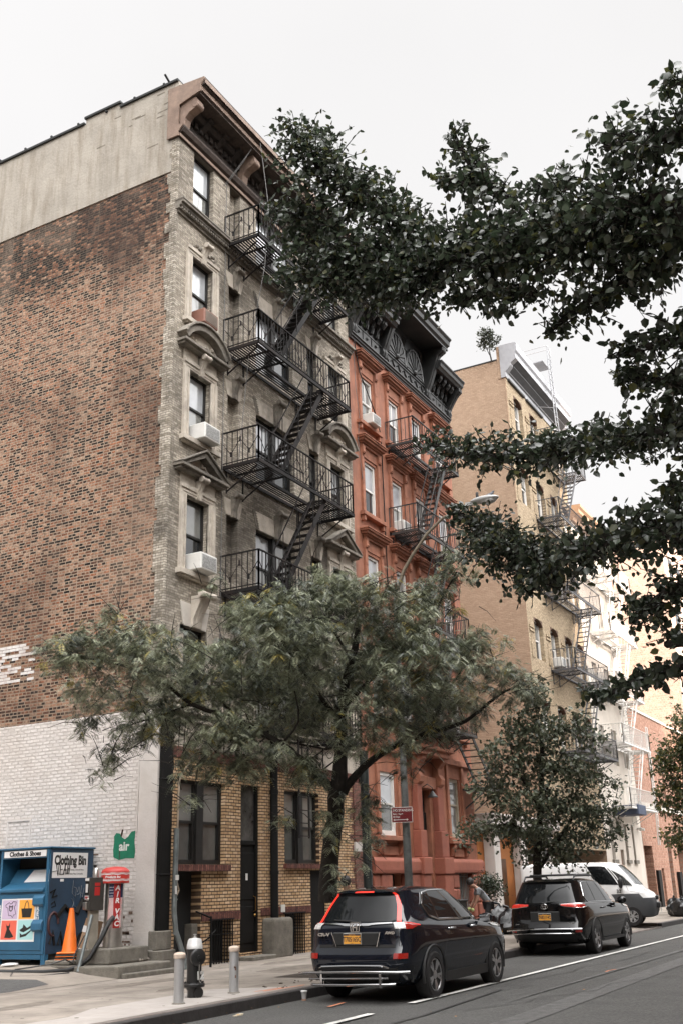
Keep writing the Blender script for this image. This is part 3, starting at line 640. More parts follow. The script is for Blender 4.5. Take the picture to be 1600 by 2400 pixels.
for hx in (GH[0], GH[2]):
    xm = (hx[0]+hx[1])/2
    window(T, hx[0], xm-.12, hx[2], hx[3], YF, DARKF, BLINDG, BLINDD, fw=.08, inset=.08); window(T, xm+.12, hx[1], hx[2], hx[3], YF, DARKF, BLINDG, BLINDD, fw=.08, inset=.08)
    MB().box(xm-.12,YF+.03,hx[2],xm+.12,YF+.2,hx[3]).build('window_mullion', DARKF, T)
dd = MB(); dd.box(21.30,YF+.10,.30,22.14,YF+.16,2.68); dd.box(21.40,YF+.085,.5,22.04,YF+.101,1.3); dd.box(21.40,YF+.085,1.45,22.04,YF+.101,2.5); dd.box(21.30,YF+.06,2.68,22.14,YF+.18,2.78); dd.box(22.06,YF+.04,.30,22.139,YF+.19,4.04)
d_ = dd.build('door', DK, T, bevel=.008)
h_ = MB(); h_.tube([(22.0,YF+.08,1.18),(22.0,YF+.02,1.2),(22.0,YF+.02,1.5),(22.0,YF+.08,1.52)],.012,6); h_.ball((22.0,YF+.04,1.1),.035,6); h_.build('door_handle', M('brass', (.35,.20,.06), rough=.35, metal=1), d_, smooth=True)
MB().box(21.67,YF+.075,1.88,21.75,YF+.09,2.03).build('door_number_plate', ACW, d_)
g_ = MB().box(21.30,YF+.12,2.78,22.06,YF+.14,4.04); g_.build('transom_pane', M('transom_glass', (.085,.08,.075), rough=.05, var=.7, scale=2, spec=.9), T)
m = MB(); 
for hx in (GH[3],GH[4],GH[5],GH[6]): m.box(hx[0],YF+.24,hx[2],hx[1],YF+.3,hx[3])
m.build('basement_recess', VOID, T)
m = MB(); m.box(24.5,YF+.02,.1,25.29,YF+.1,2.1); m.build('black_panel_door', DK, T)
m = MB(); m.box(19.55,YF+.05,.1,19.76,YF+.24,1.0); m.build('basement_cheek_wall', CONCD, T)
for a_, b_, c_ in ((20.14,20.96,1.06),(23.25,24.13,1.1)):
    m = MB(); nb_ = 8
    for q in range(nb_+1): x = a_+(b_-a_)*q/nb_; m.bar((x,YF-.05,.12),(x,YF-.05,c_),.018)
    m.bar((a_-.08,YF-.05,.75),(b_+.08,YF-.05,.75),.03,.02); m.bar((a_,YF-.05,.2),(b_,YF-.05,.2),.03,.02); m.bar((a_-.1,YF-.05,c_),(b_+.05,YF-.05,c_),.03,.03)
    m.build('window_grille', IRONB, T)
m = MB(); m.box(23.3,YF+.2,.15,23.8,YF+.23,.8); m.build('basement_window_board', CONCD, T)
m = MB(); m.box(21.2,YF-.45,.1,22.2,YF+.2,.24); m.build('door_stoop', CONCD, T, bevel=.02)
m = MB(); m.box(22.2,YF-.36,.1,23.12,YF,1.02); m.build('concrete_block', CONCD, T, bevel=.08, seg=3)
m = MB(); m.tube([(22.65,YF-.1,1.02),(22.65,YF-.1,5.3)],.1,12); m.tube([(22.65,YF-.1,2.0),(22.65,YF-.1,2.08)],.115,12); m.tube([(22.65,YF-.1,3.9),(22.65,YF-.1,4.0)],.115,12); m.build('drainpipe', IRONB, T, smooth=True)
m = MB(); m.tube([(27.5,YF-.12,.15),(27.5,YF-.12,5.4)],.13,12); m.tube([(27.5,YF-.12,1.9),(27.5,YF-.12,1.96)],.145,12); m.build('drainpipe', M('dark_green_pipe', (.02,.025,.024), rough=.4, var=.3), T, smooth=True)
m = MB(); m.box(23.02,YF-.06,1.13,23.2,YF-.02,1.3); m.build('junction_box', ACW, T)
# iron stair rail by the basement entrance
m = MB(); m.bar((19.5,YF-.5,.15),(19.5,YF-.5,1.15),.035); m.bar((19.5,YF-.5,.75),(18.95,YF+.1,.25),.03); m.bar((19.5,YF-.5,1.12),(19.6,YF-.02,1.25),.03); m.tube([(19.5,YF-.5,.95),(19.75,YF-.3,.72),(20.0,YF-.1,.72),(20.3,YF-.05,.85)],.015,6)
tag(m.build('basement_handrail', IRONB), 'black iron handrail post at the dark basement entrance of the tan tenement', 'handrail')
# galvanised riser pipe at the corner
m = MB(); m.tube([(18.66,YF-.16,2.95),(18.64,YF-.16,1.3),(18.66,YF-.2,.9),(18.74,YF-.35,.45),(18.78,YF-.4,.16)],.055,10); m.tube([(18.65,YF-.16,1.5),(18.65,YF-.16,1.53)],.065,10); m.tube([(18.66,YF-.19,.82),(18.67,YF-.2,.85)],.065,10)
cp = m.build('riser_pipe', GALV, smooth=True); tag(cp, 'grey galvanised riser pipe bent at the foot, on the yellow brick by the corner column', 'pipe')
m = MB(); m.box(18.595,YF-.222,1.9,18.70,YF-.21,2.0); m.box(18.59,YF-.222,1.62,18.64,YF-.21,1.78); m.build('sticker', ACW, cp)
m = MB(); m.tube([(18.62,YF-.04,2.98),(18.6,YF-.05,3.2),(18.62,YF-.04,3.95),(18.68,YF-.04,4.02),(18.74,YF-.04,3.98)],.018,6); m.build('cable', IRONB, cp)
m = MB(); m.tube([(19.3,YF-.05,4.45),(19.05,YF-.06,4.25),(18.85,YF-.06,4.0),(18.82,YF-.06,3.6),(18.82,YF-.06,2.2),(18.84,YF-.06,1.85),(18.9,YF-.07,1.7),(18.83,YF-.07,1.6)],.022,6)
tag(m.build('service_cable', M('old_cream_cable', (.34,.27,.2), rough=.7, var=.2), smooth=True), 'cream service cable hanging beside the left ground floor window', 'cable')
# AC units in the windows
ac_unit(19.08, 12.27, YF+.02, .66, .42, .42, 'white air conditioner under the arched pediment window of the tan tenement')
ac_unit(19.02, 8.85, YF+.02, .66, .42, .42, 'white air conditioner under the triangular pediment window of the tan tenement')
ac_unit(19.12, 15.6, YF+.14, .62, .42, .42, 'brown air conditioner in the third-highest left window of the tan tenement', mat=M('ac_brown', (.22,.10,.07), rough=.6, var=.2), face=M('ac_brown_face', (.17,.13,.10), rough=.6, var=.3))
ac_unit(22.2, 5.75, YF+.04, .62, .42, .40, 'white air conditioner behind the locust leaves in the lowest paired window')
ac_unit(22.6, 8.9, YF+.1, .62, .32, .40, 'white air conditioner behind the lowest visible fire escape railing')

# ---- fire escapes ----
def slats(m_, x0, x1, y0, y1, z, step=.085, w_=.045, mi=0):
    y = y0
    while y <= y1: m_.box(x0, y-w_/2, z-.012, x1, y+w_/2, z+.004, mi); y += step
def rail_run(m_, a, b_, h, gap=.16, zz=True, mi=0):
    a, b_ = Vector(a), Vector(b_); d = b_-a; n_ = max(1, round(d.length/gap)); up = Vector((0,0,1))
    m_.bar(a+up*h, b_+up*h, .045, .03, mi=mi); m_.bar(a+up*.08, b_+up*.08, .03, .02, mi=mi)
    for i in range(n_+1):
        p = a+d*(i/n_); m_.bar(p, p+up*h, .018 if i not in (0,n_) else .035, mi=mi)
    if zz:
        n2 = max(2, round(d.length/.32)); pts = [a+d*(i/n2)+up*(.3 if i%2 else h*.72) for i in range(n2+1)]
        for i in range(n2): m_.bar(pts[i], pts[i+1], .014, mi=mi)
        for p in pts[1:-1]: m_.bar(p-up*.07, p+up*.07, .03, mi=mi)
def escape(name, label, x0, x1, yo, levels, sx0, sx1, mat, h=.95, zz=True, top_stub=None, drop=None, yw=YF, inner=.5):
    """landings at levels (top first) with a stair well in the outer half between sx0 (foot) and sx1 (head)"""
    E = empty(name, (x0, yw, levels[-1])); E.location = (0,0,0); tag(E, label, 'fire escape', 'fire escapes')
    ym = yw-inner
    for li, z in enumerate(levels):
        m_ = MB()
        m_.box(x0,yo-.02,z-.07,x0+.05,yw,z+.02); m_.box(x1-.05,yo-.02,z-.07,x1,yw,z+.02); m_.box(x0,yo-.03,z-.07,x1,yo+.02,z+.02); m_.box(x0,yw-.06,z-.07,x1,yw-.02,z+.02)
        last = li == len(levels)-1
        slats(m_, x0+.05, sx0+.15, yo+.06, yw-.08, z)
        slats(m_, sx0+.15, sx1-.1, (yo+.06 if last and not drop else ym), yw-.08, z); slats(m_, sx1-.1, x1-.05, yo+.06, yw-.08, z)
        for xx in (sx0+.15, sx1-.1, (x0+sx0)/2, (sx1+x1)/2): m_.box(xx-.02,yo,z-.06,xx+.02,yw,z-.015)
        m_.box(sx0+.15, ym-.04, z-.07, sx1-.1, ym, z+.01)
        p = m_.build('landing', mat, E)
        r_ = MB(); rail_run(r_, (x0+.02,yw,z),(x0+.02,yo,z),h,zz=zz); rail_run(r_, (x0+.02,yo,z),(x1-.02,yo,z),h,zz=zz); rail_run(r_, (x1-.02,yo,z),(x1-.02,yw,z),h,zz=zz)
        if not last or drop: r_.bar((sx0+.3,ym,z+h*.9),(sx1-.2,ym,z+h*.9),.025)
        r_.build('railing', mat, p)
        b2 = MB()
        for xx in (x0+.2, sx1+.25, (x0+sx0)/2+.35, x1-.2):
            b2.bar((xx,yo+.15,z-.07),(xx,yw-.03,z-.62),.03); b2.bar((xx,yw-.03,z-.66),(xx,yw-.03,z),.03)
            pts = [(xx,yw-.25+.13*math.cos(a)*(1-a/16),z-.24+.13*math.sin(a)*(1-a/16)) for a in [k_*.7 for k_ in range(14)]]
            b2.tube(pts,.010,4)
        b2.build('bracket', mat, p)
        if not last:
            zb = levels[li+1]; st = MB(); A = Vector((sx0,0,zb+.02)); B_ = Vector((sx1,0,z)); n_ = 13
            for y in (yo+.08, ym-.08): st.bar((A.x,y,A.z),(B_.x,y,B_.z),.022,.15)
            for q in range(1,n_): c = A+(B_-A)*(q/n_); st.box(c.x-.09,yo+.09,c.z-.008,c.x+.09,ym-.09,c.z+.008)
            for y in (yo+.06, ym-.06):
                st.bar((A.x-.02,y,A.z+.75),(B_.x-.02,y,B_.z+.85),.025)
                for q in (1,5,9): c = A+(B_-A)*(q/n_); st.bar((c.x,y,c.z),(c.x,y,c.z+.78),.018)
            st.build('stair', mat, E)
    if drop:
        dx, zt, zb_ = drop; st = MB()
        for x in (dx, dx+.46): st.bar((x,yo+.1,zb_),(x,yo+.1,zt),.05,.03)
        z = zb_+.05
        while z < zt: st.bar((dx,yo+.1,z),(dx+.46,yo+.1,z),.022); z += .3
        st.build('drop_ladder', mat, E)
    return E
escape('fire_escape', 'black iron fire escape with zigzag railings on the tan brick tenement', 20.35, 25.45, 13.36, [18.72,15.38,11.97,8.60,5.32], 21.55, 23.9, IRON, drop=(22.3,5.3,2.8))
# wires tied to the escape and cornice
CAB = M('wire_grey', (.13,.125,.12), rough=.6, var=.2)
def cable(label, pts, r=.012, mat=CAB): 
    return tag(MB().tube(pts, r, 5).build('cable', mat), label, 'cable', 'cables on the facades')
cable('thin cable dropping from the tan cornice past the top fire escape landing', [(20.9,13.66,22.4),(20.95,13.4,20),(20.9,13.5,18),(20.75,13.9,15.5),(20.7,14.2,12.2)], .010)
cable('second thin cable slanting from the tan cornice to the wall', [(20.8,13.66,22.4),(20.6,14.0,21.6),(20.35,14.44,20.75),(20.35,14.46,16),(20.33,14.46,6)], .010)
cable('third thin cable slanting from the tan cornice to the top landing', [(20.85,13.66,22.4),(20.5,14.2,21.3),(20.2,14.44,20.6)], .008)
# ================= red-painted brownstone =================
RED = M('red_masonry_paint', (.315,.126,.072), rough=.8, var=.28, scale=3, bump=.2, bscale=18, dirt=.75, dirtcol=(.17,.07,.048), streak=True)
REDS = M('red_stone_base', (.27,.085,.052), rough=.8, var=.16, scale=2, bump=.35, bscale=14, dirt=.5, dirtcol=(.15,.05,.035))
REDRK = M('rock_faced_red_stone', (.25,.08,.05), rough=.85, var=.25, scale=3, bump=1.0, bscale=7, dirt=.5, dirtcol=(.13,.045,.03))
BCORN = M('black_cornice_paint', (.021,.022,.022), rough=.42, var=.35, scale=5, dirt=.35, dirtcol=(.08,.08,.078))
N_ = empty('brownstone_building'); tag(N_, 'red painted brownstone with bracketed window hoods and a black fan cornice', 'apartment building')
NX0, NX1 = 27.65, 36.15
NC = [28.87, 30.95, 32.87, 34.93]; NW = .43
NR = [(16.42,18.22),(13.15,15.05),(9.88,11.76),(6.6,8.55)]
holes = [(c-NW,c+NW,a,b_) for c in NC for a,b_ in NR]
holes += [(28.62,29.75,3.08,4.95),(33.9,34.85,3.16,5.1),(31.42,32.3,.2,4.6),(28.9,29.85,.15,2.0),(33.95,35.05,.15,2.08)]
m = MB(); wall_holes(m, NX0, NX1, .1, 19.4, holes, YF, .2)
m.quad((NX1,YF,0),(NX1,30,0),(NX1,30,20.2),(NX1,YF,20.2)); m.quad((NX0,30,20.2),(NX0,YF+.2,20.2),(NX1,YF+.2,20.2),(NX1,30,20.2)); m.quad((NX0,YF,19.4),(NX1,YF,19.4),(NX1,YF,20.3),(NX0,YF,20.3))
m.build('front_wall', RED, N_)
m = MB()
for a,b_,c_,d_ in ((31.42,32.3,.2,4.6),(28.9,29.85,.15,2.0),(33.95,35.05,.15,2.08)): m.box(a,YF+.21,c_,b_,YF+.24,d_)
m.build('dark_opening', VOID, N_)
for ci, c in enumerate(NC):
    for ri, (a,b_) in enumerate(NR):
        window(N_, c-NW, c+NW, a, b_, YF, WHITEF, BLIND if (ci+ri)%3 else BLINDG, DGLASS if (ci+ri)%2 else BLINDG, fw=.085, inset=.05, mid=(ri==0))
window(N_, 28.62, 29.75, 3.08, 4.95, YF, WHITEF, BLIND, BLINDD, fw=.12, inset=.04); window(N_, 33.9, 34.85, 3.16, 5.1, YF, M('cream_window_frame',(.36,.32,.25),rough=.6), BLINDG, BLINDG, fw=.1, inset=.06, rail=.55)
# hood over each window: pilasters, entablature, sill with two corbels
def hood(hgt):
    h_ = MB(); pil = MB(); sl = MB()
    for (z0_,z1_,pr,ex) in ((.46,.54,.10,.0),(.54,.60,.16,.05),(.60,.68,.24,.12),(.68,.74,.30,.18),(.74,.78,.33,.21)): h_.box(-.66-ex,-pr,z0_,.66+ex,.02,z1_)
    h_.box(-.60,-.03,.10,.60,.02,.459)
    for s_ in (-1,1):
        pil.box(s_*.50,-.075,-hgt,s_*.66,.02,.459); pil.box(s_*.50,-.13,.16,s_*.665,-.074,.455); pil.box(s_*.515,-.15,.2,s_*.65,-.129,.24)
        pil.box(s_*.52,-.09,-.42,s_*.64,-.074,-.32); pil.box(s_*.60,-.09,-.9,s_*.66,-.074,-.86)
        sl.box(s_*.62,-.13,-hgt-.32,s_*.74,.02,-hgt-.141)
    sl.box(-.80,-.17,-hgt-.14,.80,.04,-hgt); return h_, pil, sl
for ri, (a,b_) in enumerate(NR):
    for nm, mm in zip(('window_hood','window_pilaster','window_sill'), hood(b_-a)):
        o = mm.build(nm, RED, N_, bevel=.008)
        for ci, c in enumerate(NC):
            q = o if ci == 0 else o.copy()
            if ci: COL.objects.link(q)
            q.location = (c, YF, b_)
# parlour and base storey
m = MB()
for x in (28.42, 29.86, 33.66, 34.98): m.box(x,YF-.07,3.1,x+.2,YF+.02,5.7)
for x0,x1 in ((28.2,30.2),(33.5,35.35)):
    m.box(x0,YF-.24,2.93,x1,YF+.05,3.07); 
    for xx in (x0+.2, x1-.42): m.prism([(YF,2.5),(YF-.08,2.55),(YF-.20,2.80),(YF-.20,2.929),(YF,2.929)],'x',xx,xx+.2)
    m.box(x0+.5,YF-.05,2.52,x1-.5,YF+.01,2.8)
m.box(28.0,YF-.12,5.55,31.2,YF+.02,5.75); m.box(33.2,YF-.12,5.55,35.9,YF+.02,5.75)
m.build('parlour_trim', RED, N_, bevel=.015)
m = MB()
m.prism([(YF+.05,2.0),(YF-.26,2.0),(YF-.28,2.1),(YF-.28,2.35),(YF-.2,2.45),(YF+.05,2.45)],'x',27.72,31.0); m.prism([(YF+.05,2.0),(YF-.26,2.0),(YF-.28,2.1),(YF-.28,2.35),(YF-.2,2.45),(YF+.05,2.45)],'x',33.1,36.1)
for x0,x1 in ((30.85,31.40),(32.45,33.1)):
    m.box(x0,YF-.34,.1,x1,YF+.02,1.97); m.box(x0-.04,YF-.38,1.97,x1+.04,YF+.02,2.48); m.box(x0+.04,YF-.28,2.48,x1-.04,YF+.02,3.3); m.box(x0+.09,YF-.2,3.3,x1-.09,YF+.02,4.7)
m.build('base_band', REDS, N_, bevel=.03, seg=2)
m = MB()
rr_ = random.Random(5)
for x0,x1 in ((27.75,28.9),(29.86,30.84),(33.11,33.94),(35.06,36.1)):
    for j in range(4):
        xm = x0+(x1-x0)*(.35 if j%2 else .62)
        for p_,q_ in ((x0,xm-.015),(xm+.015,x1)): m.box(p_,YF-.2-rr_.random()*.05,.12+j*.47,q_,YF+.02,.12+j*.47+.45)
m.build('rock_faced_base', REDRK, N_, bevel=.05, seg=2)
m = MB()
for x in (31.12, 32.78):
    m.prism([(YF,4.7),(YF-.2,4.7),(YF-.3,4.78),(YF-.33,4.95),(YF-.22,5.1),(YF-.22,5.3),(YF-.42,5.5),(YF-.42,5.62),(YF,5.62)],'x',x-.16,x+.16)
m.box(30.8,YF-.5,5.62,33.1,YF+.02,5.8); m.box(30.7,YF-.6,5.8,33.2,YF+.02,5.92); m.box(31.3,YF-.14,4.62,32.6,YF+.02,5.0)
m.build('door_hood', RED, N_, bevel=.02, seg=2)
m = MB(); m.box(31.44,YF+.15,.2,32.28,YF+.2,3.9); 
for z in (.6,1.9,2.7): m.box(31.54,YF+.13,z,32.18,YF+.151,z+.6)
m.build('door', DK, N_, bevel=.01)
m = MB(); m.box(31.3,YF-.9,.1,32.5,YF,.25); m.box(31.3,YF-.5,.25,32.5,YF,.38); m.build('door_step', REDS, N_, bevel=.02)
m = MB(); m.tube([(31.5,YF-.05,4.6),(31.5,YF-.3,4.72),(31.55,YF-.45,4.6),(31.55,YF-.45,4.45)],.015,6); m.lathe([(.03,.1),(.05,.06),(.17,-.08),(.17,-.1)],(31.55,YF-.45,4.4),14); m.build('barn_lamp', BLACK, N_, smooth=True)
m = MB()
for q in range(9): m.bar((33.98+q*.13,YF-.03,.2),(33.98+q*.13,YF-.03,2.05),.02)
for z in (.3,.9,1.9): m.bar((33.95,YF-.03,z),(35.05,YF-.03,z),.03,.02)
m.build('window_grille', M('grey_grille',(.22,.22,.21),rough=.6), N_)
# cornice: frieze, corbels, raised fan gable in the middle
m = MB()
for z0_,z1_,pr in ((19.34,19.42,.08),(19.42,19.5,.13),(19.5,19.55,.18)): m.box(NX0,YF-pr,z0_,NX1,YF+.02,z1_)
m.box(NX0,YF-.08,19.55,NX1,YF+.02,20.9); m.box(NX0,YF-.12,19.98,NX1,YF,20.03)
yo = YF-.78
for x0,x1 in ((NX0,30.15),(33.85,NX1)):
    m.prism([(YF,20.72),(yo+.12,20.72),(yo+.06,20.8),(yo,20.82),(yo-.02,20.95),(yo-.08,21.02),(yo-.08,21.06),(YF+.3,21.12)],'x',x0,x1+.02)
    m.prism([(YF,20.45),(YF-.16,20.45),(YF-.24,20.55),(YF-.24,20.72),(YF,20.72)],'x',x0,x1)
yg = YF-1.08
m.box(29.95,YF-.1,20.9,34.05,YF+.4,21.62)
m.prism([(YF+.4,21.62),(yg+.14,21.62),(yg+.08,21.70),(yg,21.73),(yg-.02,21.9),(yg-.10,21.98),(yg-.10,22.02),(YF+.4,22.1)],'x',29.8,34.2)
m.box(29.8,YF-1.0,21.55,34.2,YF,21.625)
m.build('cornice', BCORN, N_)
def corb(x, w_, zt, pr, zb): return MB().prism([(YF-.05,zb),(YF-.18,zb+.03),(YF-.22,zb+.18),(YF-.2,zb+.3),(YF-.3,zb+.5),(YF-pr*.75,zt-.3),(YF-pr,zt-.16),(YF-pr,zt),(YF-.05,zt)],'x',x-w_/2,x+w_/2).prism([(YF-.05,zb-.02),(YF-.2,zb),(YF-.25,zb+.18),(YF-.23,zb+.3),(YF-.33,zb+.5),(YF-pr*.78,zt-.32),(YF-pr*1.03,zt-.18),(YF-pr*1.03,zt-.02),(YF-.05,zt-.02)],'x',x-w_/5,x+w_/5)
for x in (30.12, 33.88): corb(x,.34,21.55,.98,19.6).build('large_corbel', BCORN, N_, bevel=.015)
for x in (NX0+.17, NX1-.17): corb(x,.3,20.72,.72,19.55).build('large_corbel', BCORN, N_, bevel=.015)
for x in [28.35,28.75,29.15,29.55,34.45,34.85,35.25,35.6]:
    corb(x,.17,20.72,.55,20.1).build('small_corbel', BCORN, N_, bevel=.01)
m = MB()
for x in (28.2,28.85,29.5,34.5,35.1,35.7):
    m.box(x-.28,YF-.11,19.62,x+.28,YF-.079,19.95); m.lathe([(.07,-.135),(.04,-.17)],(x,YF,19.79),10,axis='y')
for x in (30.45,30.95,31.45,31.95,32.45,32.95,33.45):
    pts = [(x-.2+.4*t,YF-.1,19.8+.1*math.sin(t*6.28)) for t in [k_/8 for k_ in range(9)]]; m.tube(pts,.028,5)
m.build('frieze_ornament', BCORN, N_)
m = MB()
for cx in (31.2, 32.75):
    for q in range(13):
        a = math.pi*(q+.5)/13; m.prism([(cx+.1*math.cos(a-.03),20.15+.1*math.sin(a-.03)),(cx+.62*math.cos(a-.1),20.15+.9*math.sin(a-.1)),(cx+.62*math.cos(a+.1),20.15+.9*math.sin(a+.1)),(cx+.1*math.cos(a+.03),20.15+.1*math.sin(a+.03))],'y',YF-.16-.03*(q%2),YF-.09)
    m.ball((cx,YF-.14,20.17),.12,6)
    pts = [(cx+.7*math.cos(a),YF-.14,20.1+1.02*math.sin(a)) for a in [math.pi*k_/16 for k_ in range(17)]]; m.tube(pts,.055,6)
m.bar((30.4,YF-.12,20.1),(33.6,YF-.12,20.1),.07)
for cx,s_ in ((30.45,1),(31.97,1),(33.5,-1)):
    for q in range(4): m.tube([(cx,YF-.11,20.95),(cx+s_*(.1*q-.15),YF-.13,21.35)],.025,5)
m.build('fan_ornament', BCORN, N_)
for z,dz in ((18.5,0),): pass
NIRON = M('brownstone_escape_iron', (.028,.028,.028), rough=.55, var=.4, scale=4, dirt=.5, dirtcol=(.10,.07,.05))
escape('fire_escape', 'black iron fire escape with plain straight bars on the red brownstone', 30.2, 34.15, 13.42, [16.2,12.95,9.68,6.45,3.95][:4], 31.2, 33.1, NIRON, h=.92, zz=False, drop=None)
# lower short flight and balcony at the right end
m = MB(); m.box(35.0,13.5,4.75,36.4,14.45,4.82); rail_run(m,(35.05,13.5,4.8),(36.35,13.5,4.8),.35,zz=False)
for y in (13.6,14.2): m.bar((35.9,y,4.85),(34.2,y,6.45),.03,.14)
for q in range(1,8): m.box(35.9-q*.21-.09,13.6,4.85+q*.2,35.9-q*.21+.09,14.2,4.87+q*.2)
m.bar((36.2,13.6,4.75),(36.2,YF,4.1),.04); m.bar((35.2,13.6,4.75),(35.2,YF,4.1),.04)
tag(m.build('fire_escape_landing', NIRON), 'small low iron landing and short stair at the right end of the red brownstone', 'fire escape', 'fire escapes')
for x in (36.0,36.45):
    pass
ac_unit(28.62,16.44,YF+.02,.58,.38,.36,'white air conditioner in the top left window of the red brownstone')
ac_unit(30.68,13.17,YF+.02,.58,.38,.36,'white air conditioner behind the fire escape railing of the red brownstone')
cable('black cable looping down between the two left window bays of the red brownstone', [(27.85,YF-.1,19.3),(28.2,YF-.1,18.2),(28.9,YF-.12,17.4),(29.5,YF-.08,16.9),(29.75,YF-.05,16.3),(29.78,YF-.05,10),(29.9,YF-.05,8)], .02, IRONB)
cable('thin cable sagging down the left edge of the red brownstone', [(27.9,YF-.05,19.2),(27.95,YF-.06,17.5),(28.15,YF-.06,16.6),(28.0,YF-.06,15.6),(28.2,YF-.06,14.3)], .009)

# ================= low storefront between =================
ORW = M('orange_storefront_paint', (.42,.155,.04), rough=.7, var=.15, scale=2, dirt=.4, dirtcol=(.24,.09,.03))
S_ = empty('storefront'); tag(S_, 'low orange storefront with white columns and a white cornice', 'storefront')
MB().box(36.17,YF-.01,.1,44.05,YF+.6,3.45).build('wall', ORW, S_)
m = MB(); m.box(36.17,YF-.5,3.5,44.05,YF+.5,3.62); m.box(36.17,YF-.62,3.62,44.05,YF+.5,3.95); m.box(36.17,YF-.7,3.95,44.05,YF+.5,4.02); m.build('cornice', WHITEP, S_, bevel=.02)
for x in (36.75,39.7,42.9): MB().box(x,YF-.42,.1,x+.62,YF-.015,3.5).box(x-.05,YF-.46,.1,x+.67,YF-.014,.5).build('column', WHITEP, S_, bevel=.02)
m = MB(); m.box(37.7,YF-.03,.3,38.9,YF-.011,2.5); m.box(41.2,YF-.03,.3,42.3,YF-.011,2.2); m.build('shop_door', M('brown_shop_door',(.10,.045,.02),rough=.5), S_)
sg = MB().box(40.4,YF-.5,2.42,42.6,YF-.44,2.86).build('sign_board', BLACK, S_); put_text('HOTEL',.36,ACW,(41.4,YF-.503,2.65),(1,0,0),parent=sg,bold=.006)

# ================= yellow building =================
YEL = brick('yellow_painted_brick', [(.0,(.345,.245,.17)),(1,(.425,.31,.22))], (.34,.24,.165), bh=.08, ms=.01, axis='x', var=.1, dirt=.5, dirtcol=(.27,.18,.115), dscale=.35, streak=.4, bump=.8)
YELB = brick('yellow_front_brick', [(.0,(.28,.215,.14)),(1,(.40,.32,.22))], (.22,.165,.11), bh=.075, ms=.008, dirt=.3, dirtcol=(.25,.19,.125))
GREYM = M('grey_cornice_metal', (.33,.335,.35), rough=.55, var=.12, scale=3, dirt=.3, dirtcol=(.2,.2,.21))
Y_ = empty('yellow_building'); tag(Y_, 'tall yellow stucco apartment building with a grey metal cornice', 'apartment building')
YX0, YX1 = 44.1, 53.0
m = MB(); yz(m, YF, 40, 0, 26.05, YX0); m.quad((YX1,YF,0),(YX1,40,0),(YX1,40,26),(YX1,YF,26)); m.build('side_wall', YEL, Y_)
m = MB(); m.box(YX0-.02,14.87,26.05,YX0+.25,40,26.12); m.build('roof_coping', TAR, Y_)
m = MB(); m.box(YX0-.02,14.48,25.0,YX0+.3,14.86,26.78); m.box(YX0-.03,YF+.02,19.0,YX0,YF+.06,25); m.build('corner_parapet', YEL, Y_)
YC = [45.63,47.98,50.25,52.2]; YT = [24.45,20.68,16.9,13.15,9.4,5.6]
holes = [(c-.62,c+.62,t-1.95,t-.02) for c in YC for t in YT if t > 6]
m = MB(); wall_holes(m, YX0, YX1, 3.0, 25.1, holes, YF, .3); m.quad((YX0,40,26.0),(YX0,YF+.2,26.0),(YX1,YF+.2,26.0),(YX1,40,26.0)); m.build('front_wall', YELB, Y_)
for c in YC:
    for t in YT:
        if t > 6: window(Y_, c-.62, c+.62, t-1.95, t-.02, YF, WHITEF, BLINDG, DGLASS, fw=.09, inset=.2)
lin = MB(); a = .75; arcp = [(.62*math.sin(a*k_/6)/math.sin(a), -.3+.28*(math.cos(a*k_/6)-math.cos(a))/(1-math.cos(a))) for k_ in range(-6,7)]
lin.prism([(-.62,.0),(.62,.0)]+arcp[::-1], 'y', .005, .28); o = lin.build('arched_lintel', M('dark_soffit',(.10,.055,.035),rough=.9), Y_)
k_ = 0
for c in YC:
    for t in YT:
        if t > 6:
            q = o if k_ == 0 else o.copy(); k_ += 1
            if q is not o: COL.objects.link(q)
            q.location = (c, YF, t)
m = MB()
for t in YT:
    for x in (44.25,46.6,48.9,51.1): m.box(x,YF-.05,t-.62,x+.62,YF+.01,t-.52); m.box(x,YF-.05,t-.8,x+.62,YF+.01,t-.7); m.box(x+.1,YF-.03,t-2.0,x+.5,YF+.01,t-1.0)
m.build('brick_band', YELB, Y_)
m = MB(); yo=YF-.62
m.prism([(YF+.2,25.02),(YF-.05,25.02),(YF-.05,25.3),(YF-.12,25.36),(YF-.34,25.6),(YF-.34,25.7),(yo,25.9),(yo,26.2),(yo-.08,26.3),(yo-.08,26.72),(yo-.02,26.78),(YF+.2,26.8)],'x',YX0-.06,YX1)
m.build('cornice', GREYM, Y_)
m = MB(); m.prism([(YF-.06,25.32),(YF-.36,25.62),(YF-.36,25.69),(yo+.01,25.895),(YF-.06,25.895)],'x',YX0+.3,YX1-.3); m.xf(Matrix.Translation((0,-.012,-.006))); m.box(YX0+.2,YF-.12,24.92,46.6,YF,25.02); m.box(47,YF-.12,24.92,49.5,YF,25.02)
m.build('cornice_shadow_panel', M('dark_cornice_panel',(.05,.05,.052),rough=.7), Y_)  # dark skin and strips put in as shade under the cornice
YIR = M('yellow_escape_iron', (.07,.07,.075), rough=.5, var=.3)
escape('fire_escape', 'dark iron fire escape zigzagging down the front of the tall yellow building', 46.9, 52.6, 13.3, [22.2,18.45,14.7,10.95,7.2], 48.4, 51.2, YIR, h=.95, zz=False)
m = MB()
for x in (48.55,49.0): m.tube([(x,13.45,22.2),(x,13.55,27.6),(x,13.5,28.6)],.03,6); m.tube([(x,13.5,28.6),(x,15,28.6)],.018,5)
for q in range(20): m.bar((48.55,13.5,22.4+q*.3),(49.0,13.5,22.4+q*.3),.02)
m.box(47.8,13.6,27.35,48.9,15,27.4); m.bar((48.5,13.5,24.9),(48.5,14.4,25.2),.03)
tag(m.build('roof_ladder', GREYM), 'grey gooseneck ladder rising over the cornice of the yellow building', 'ladder')
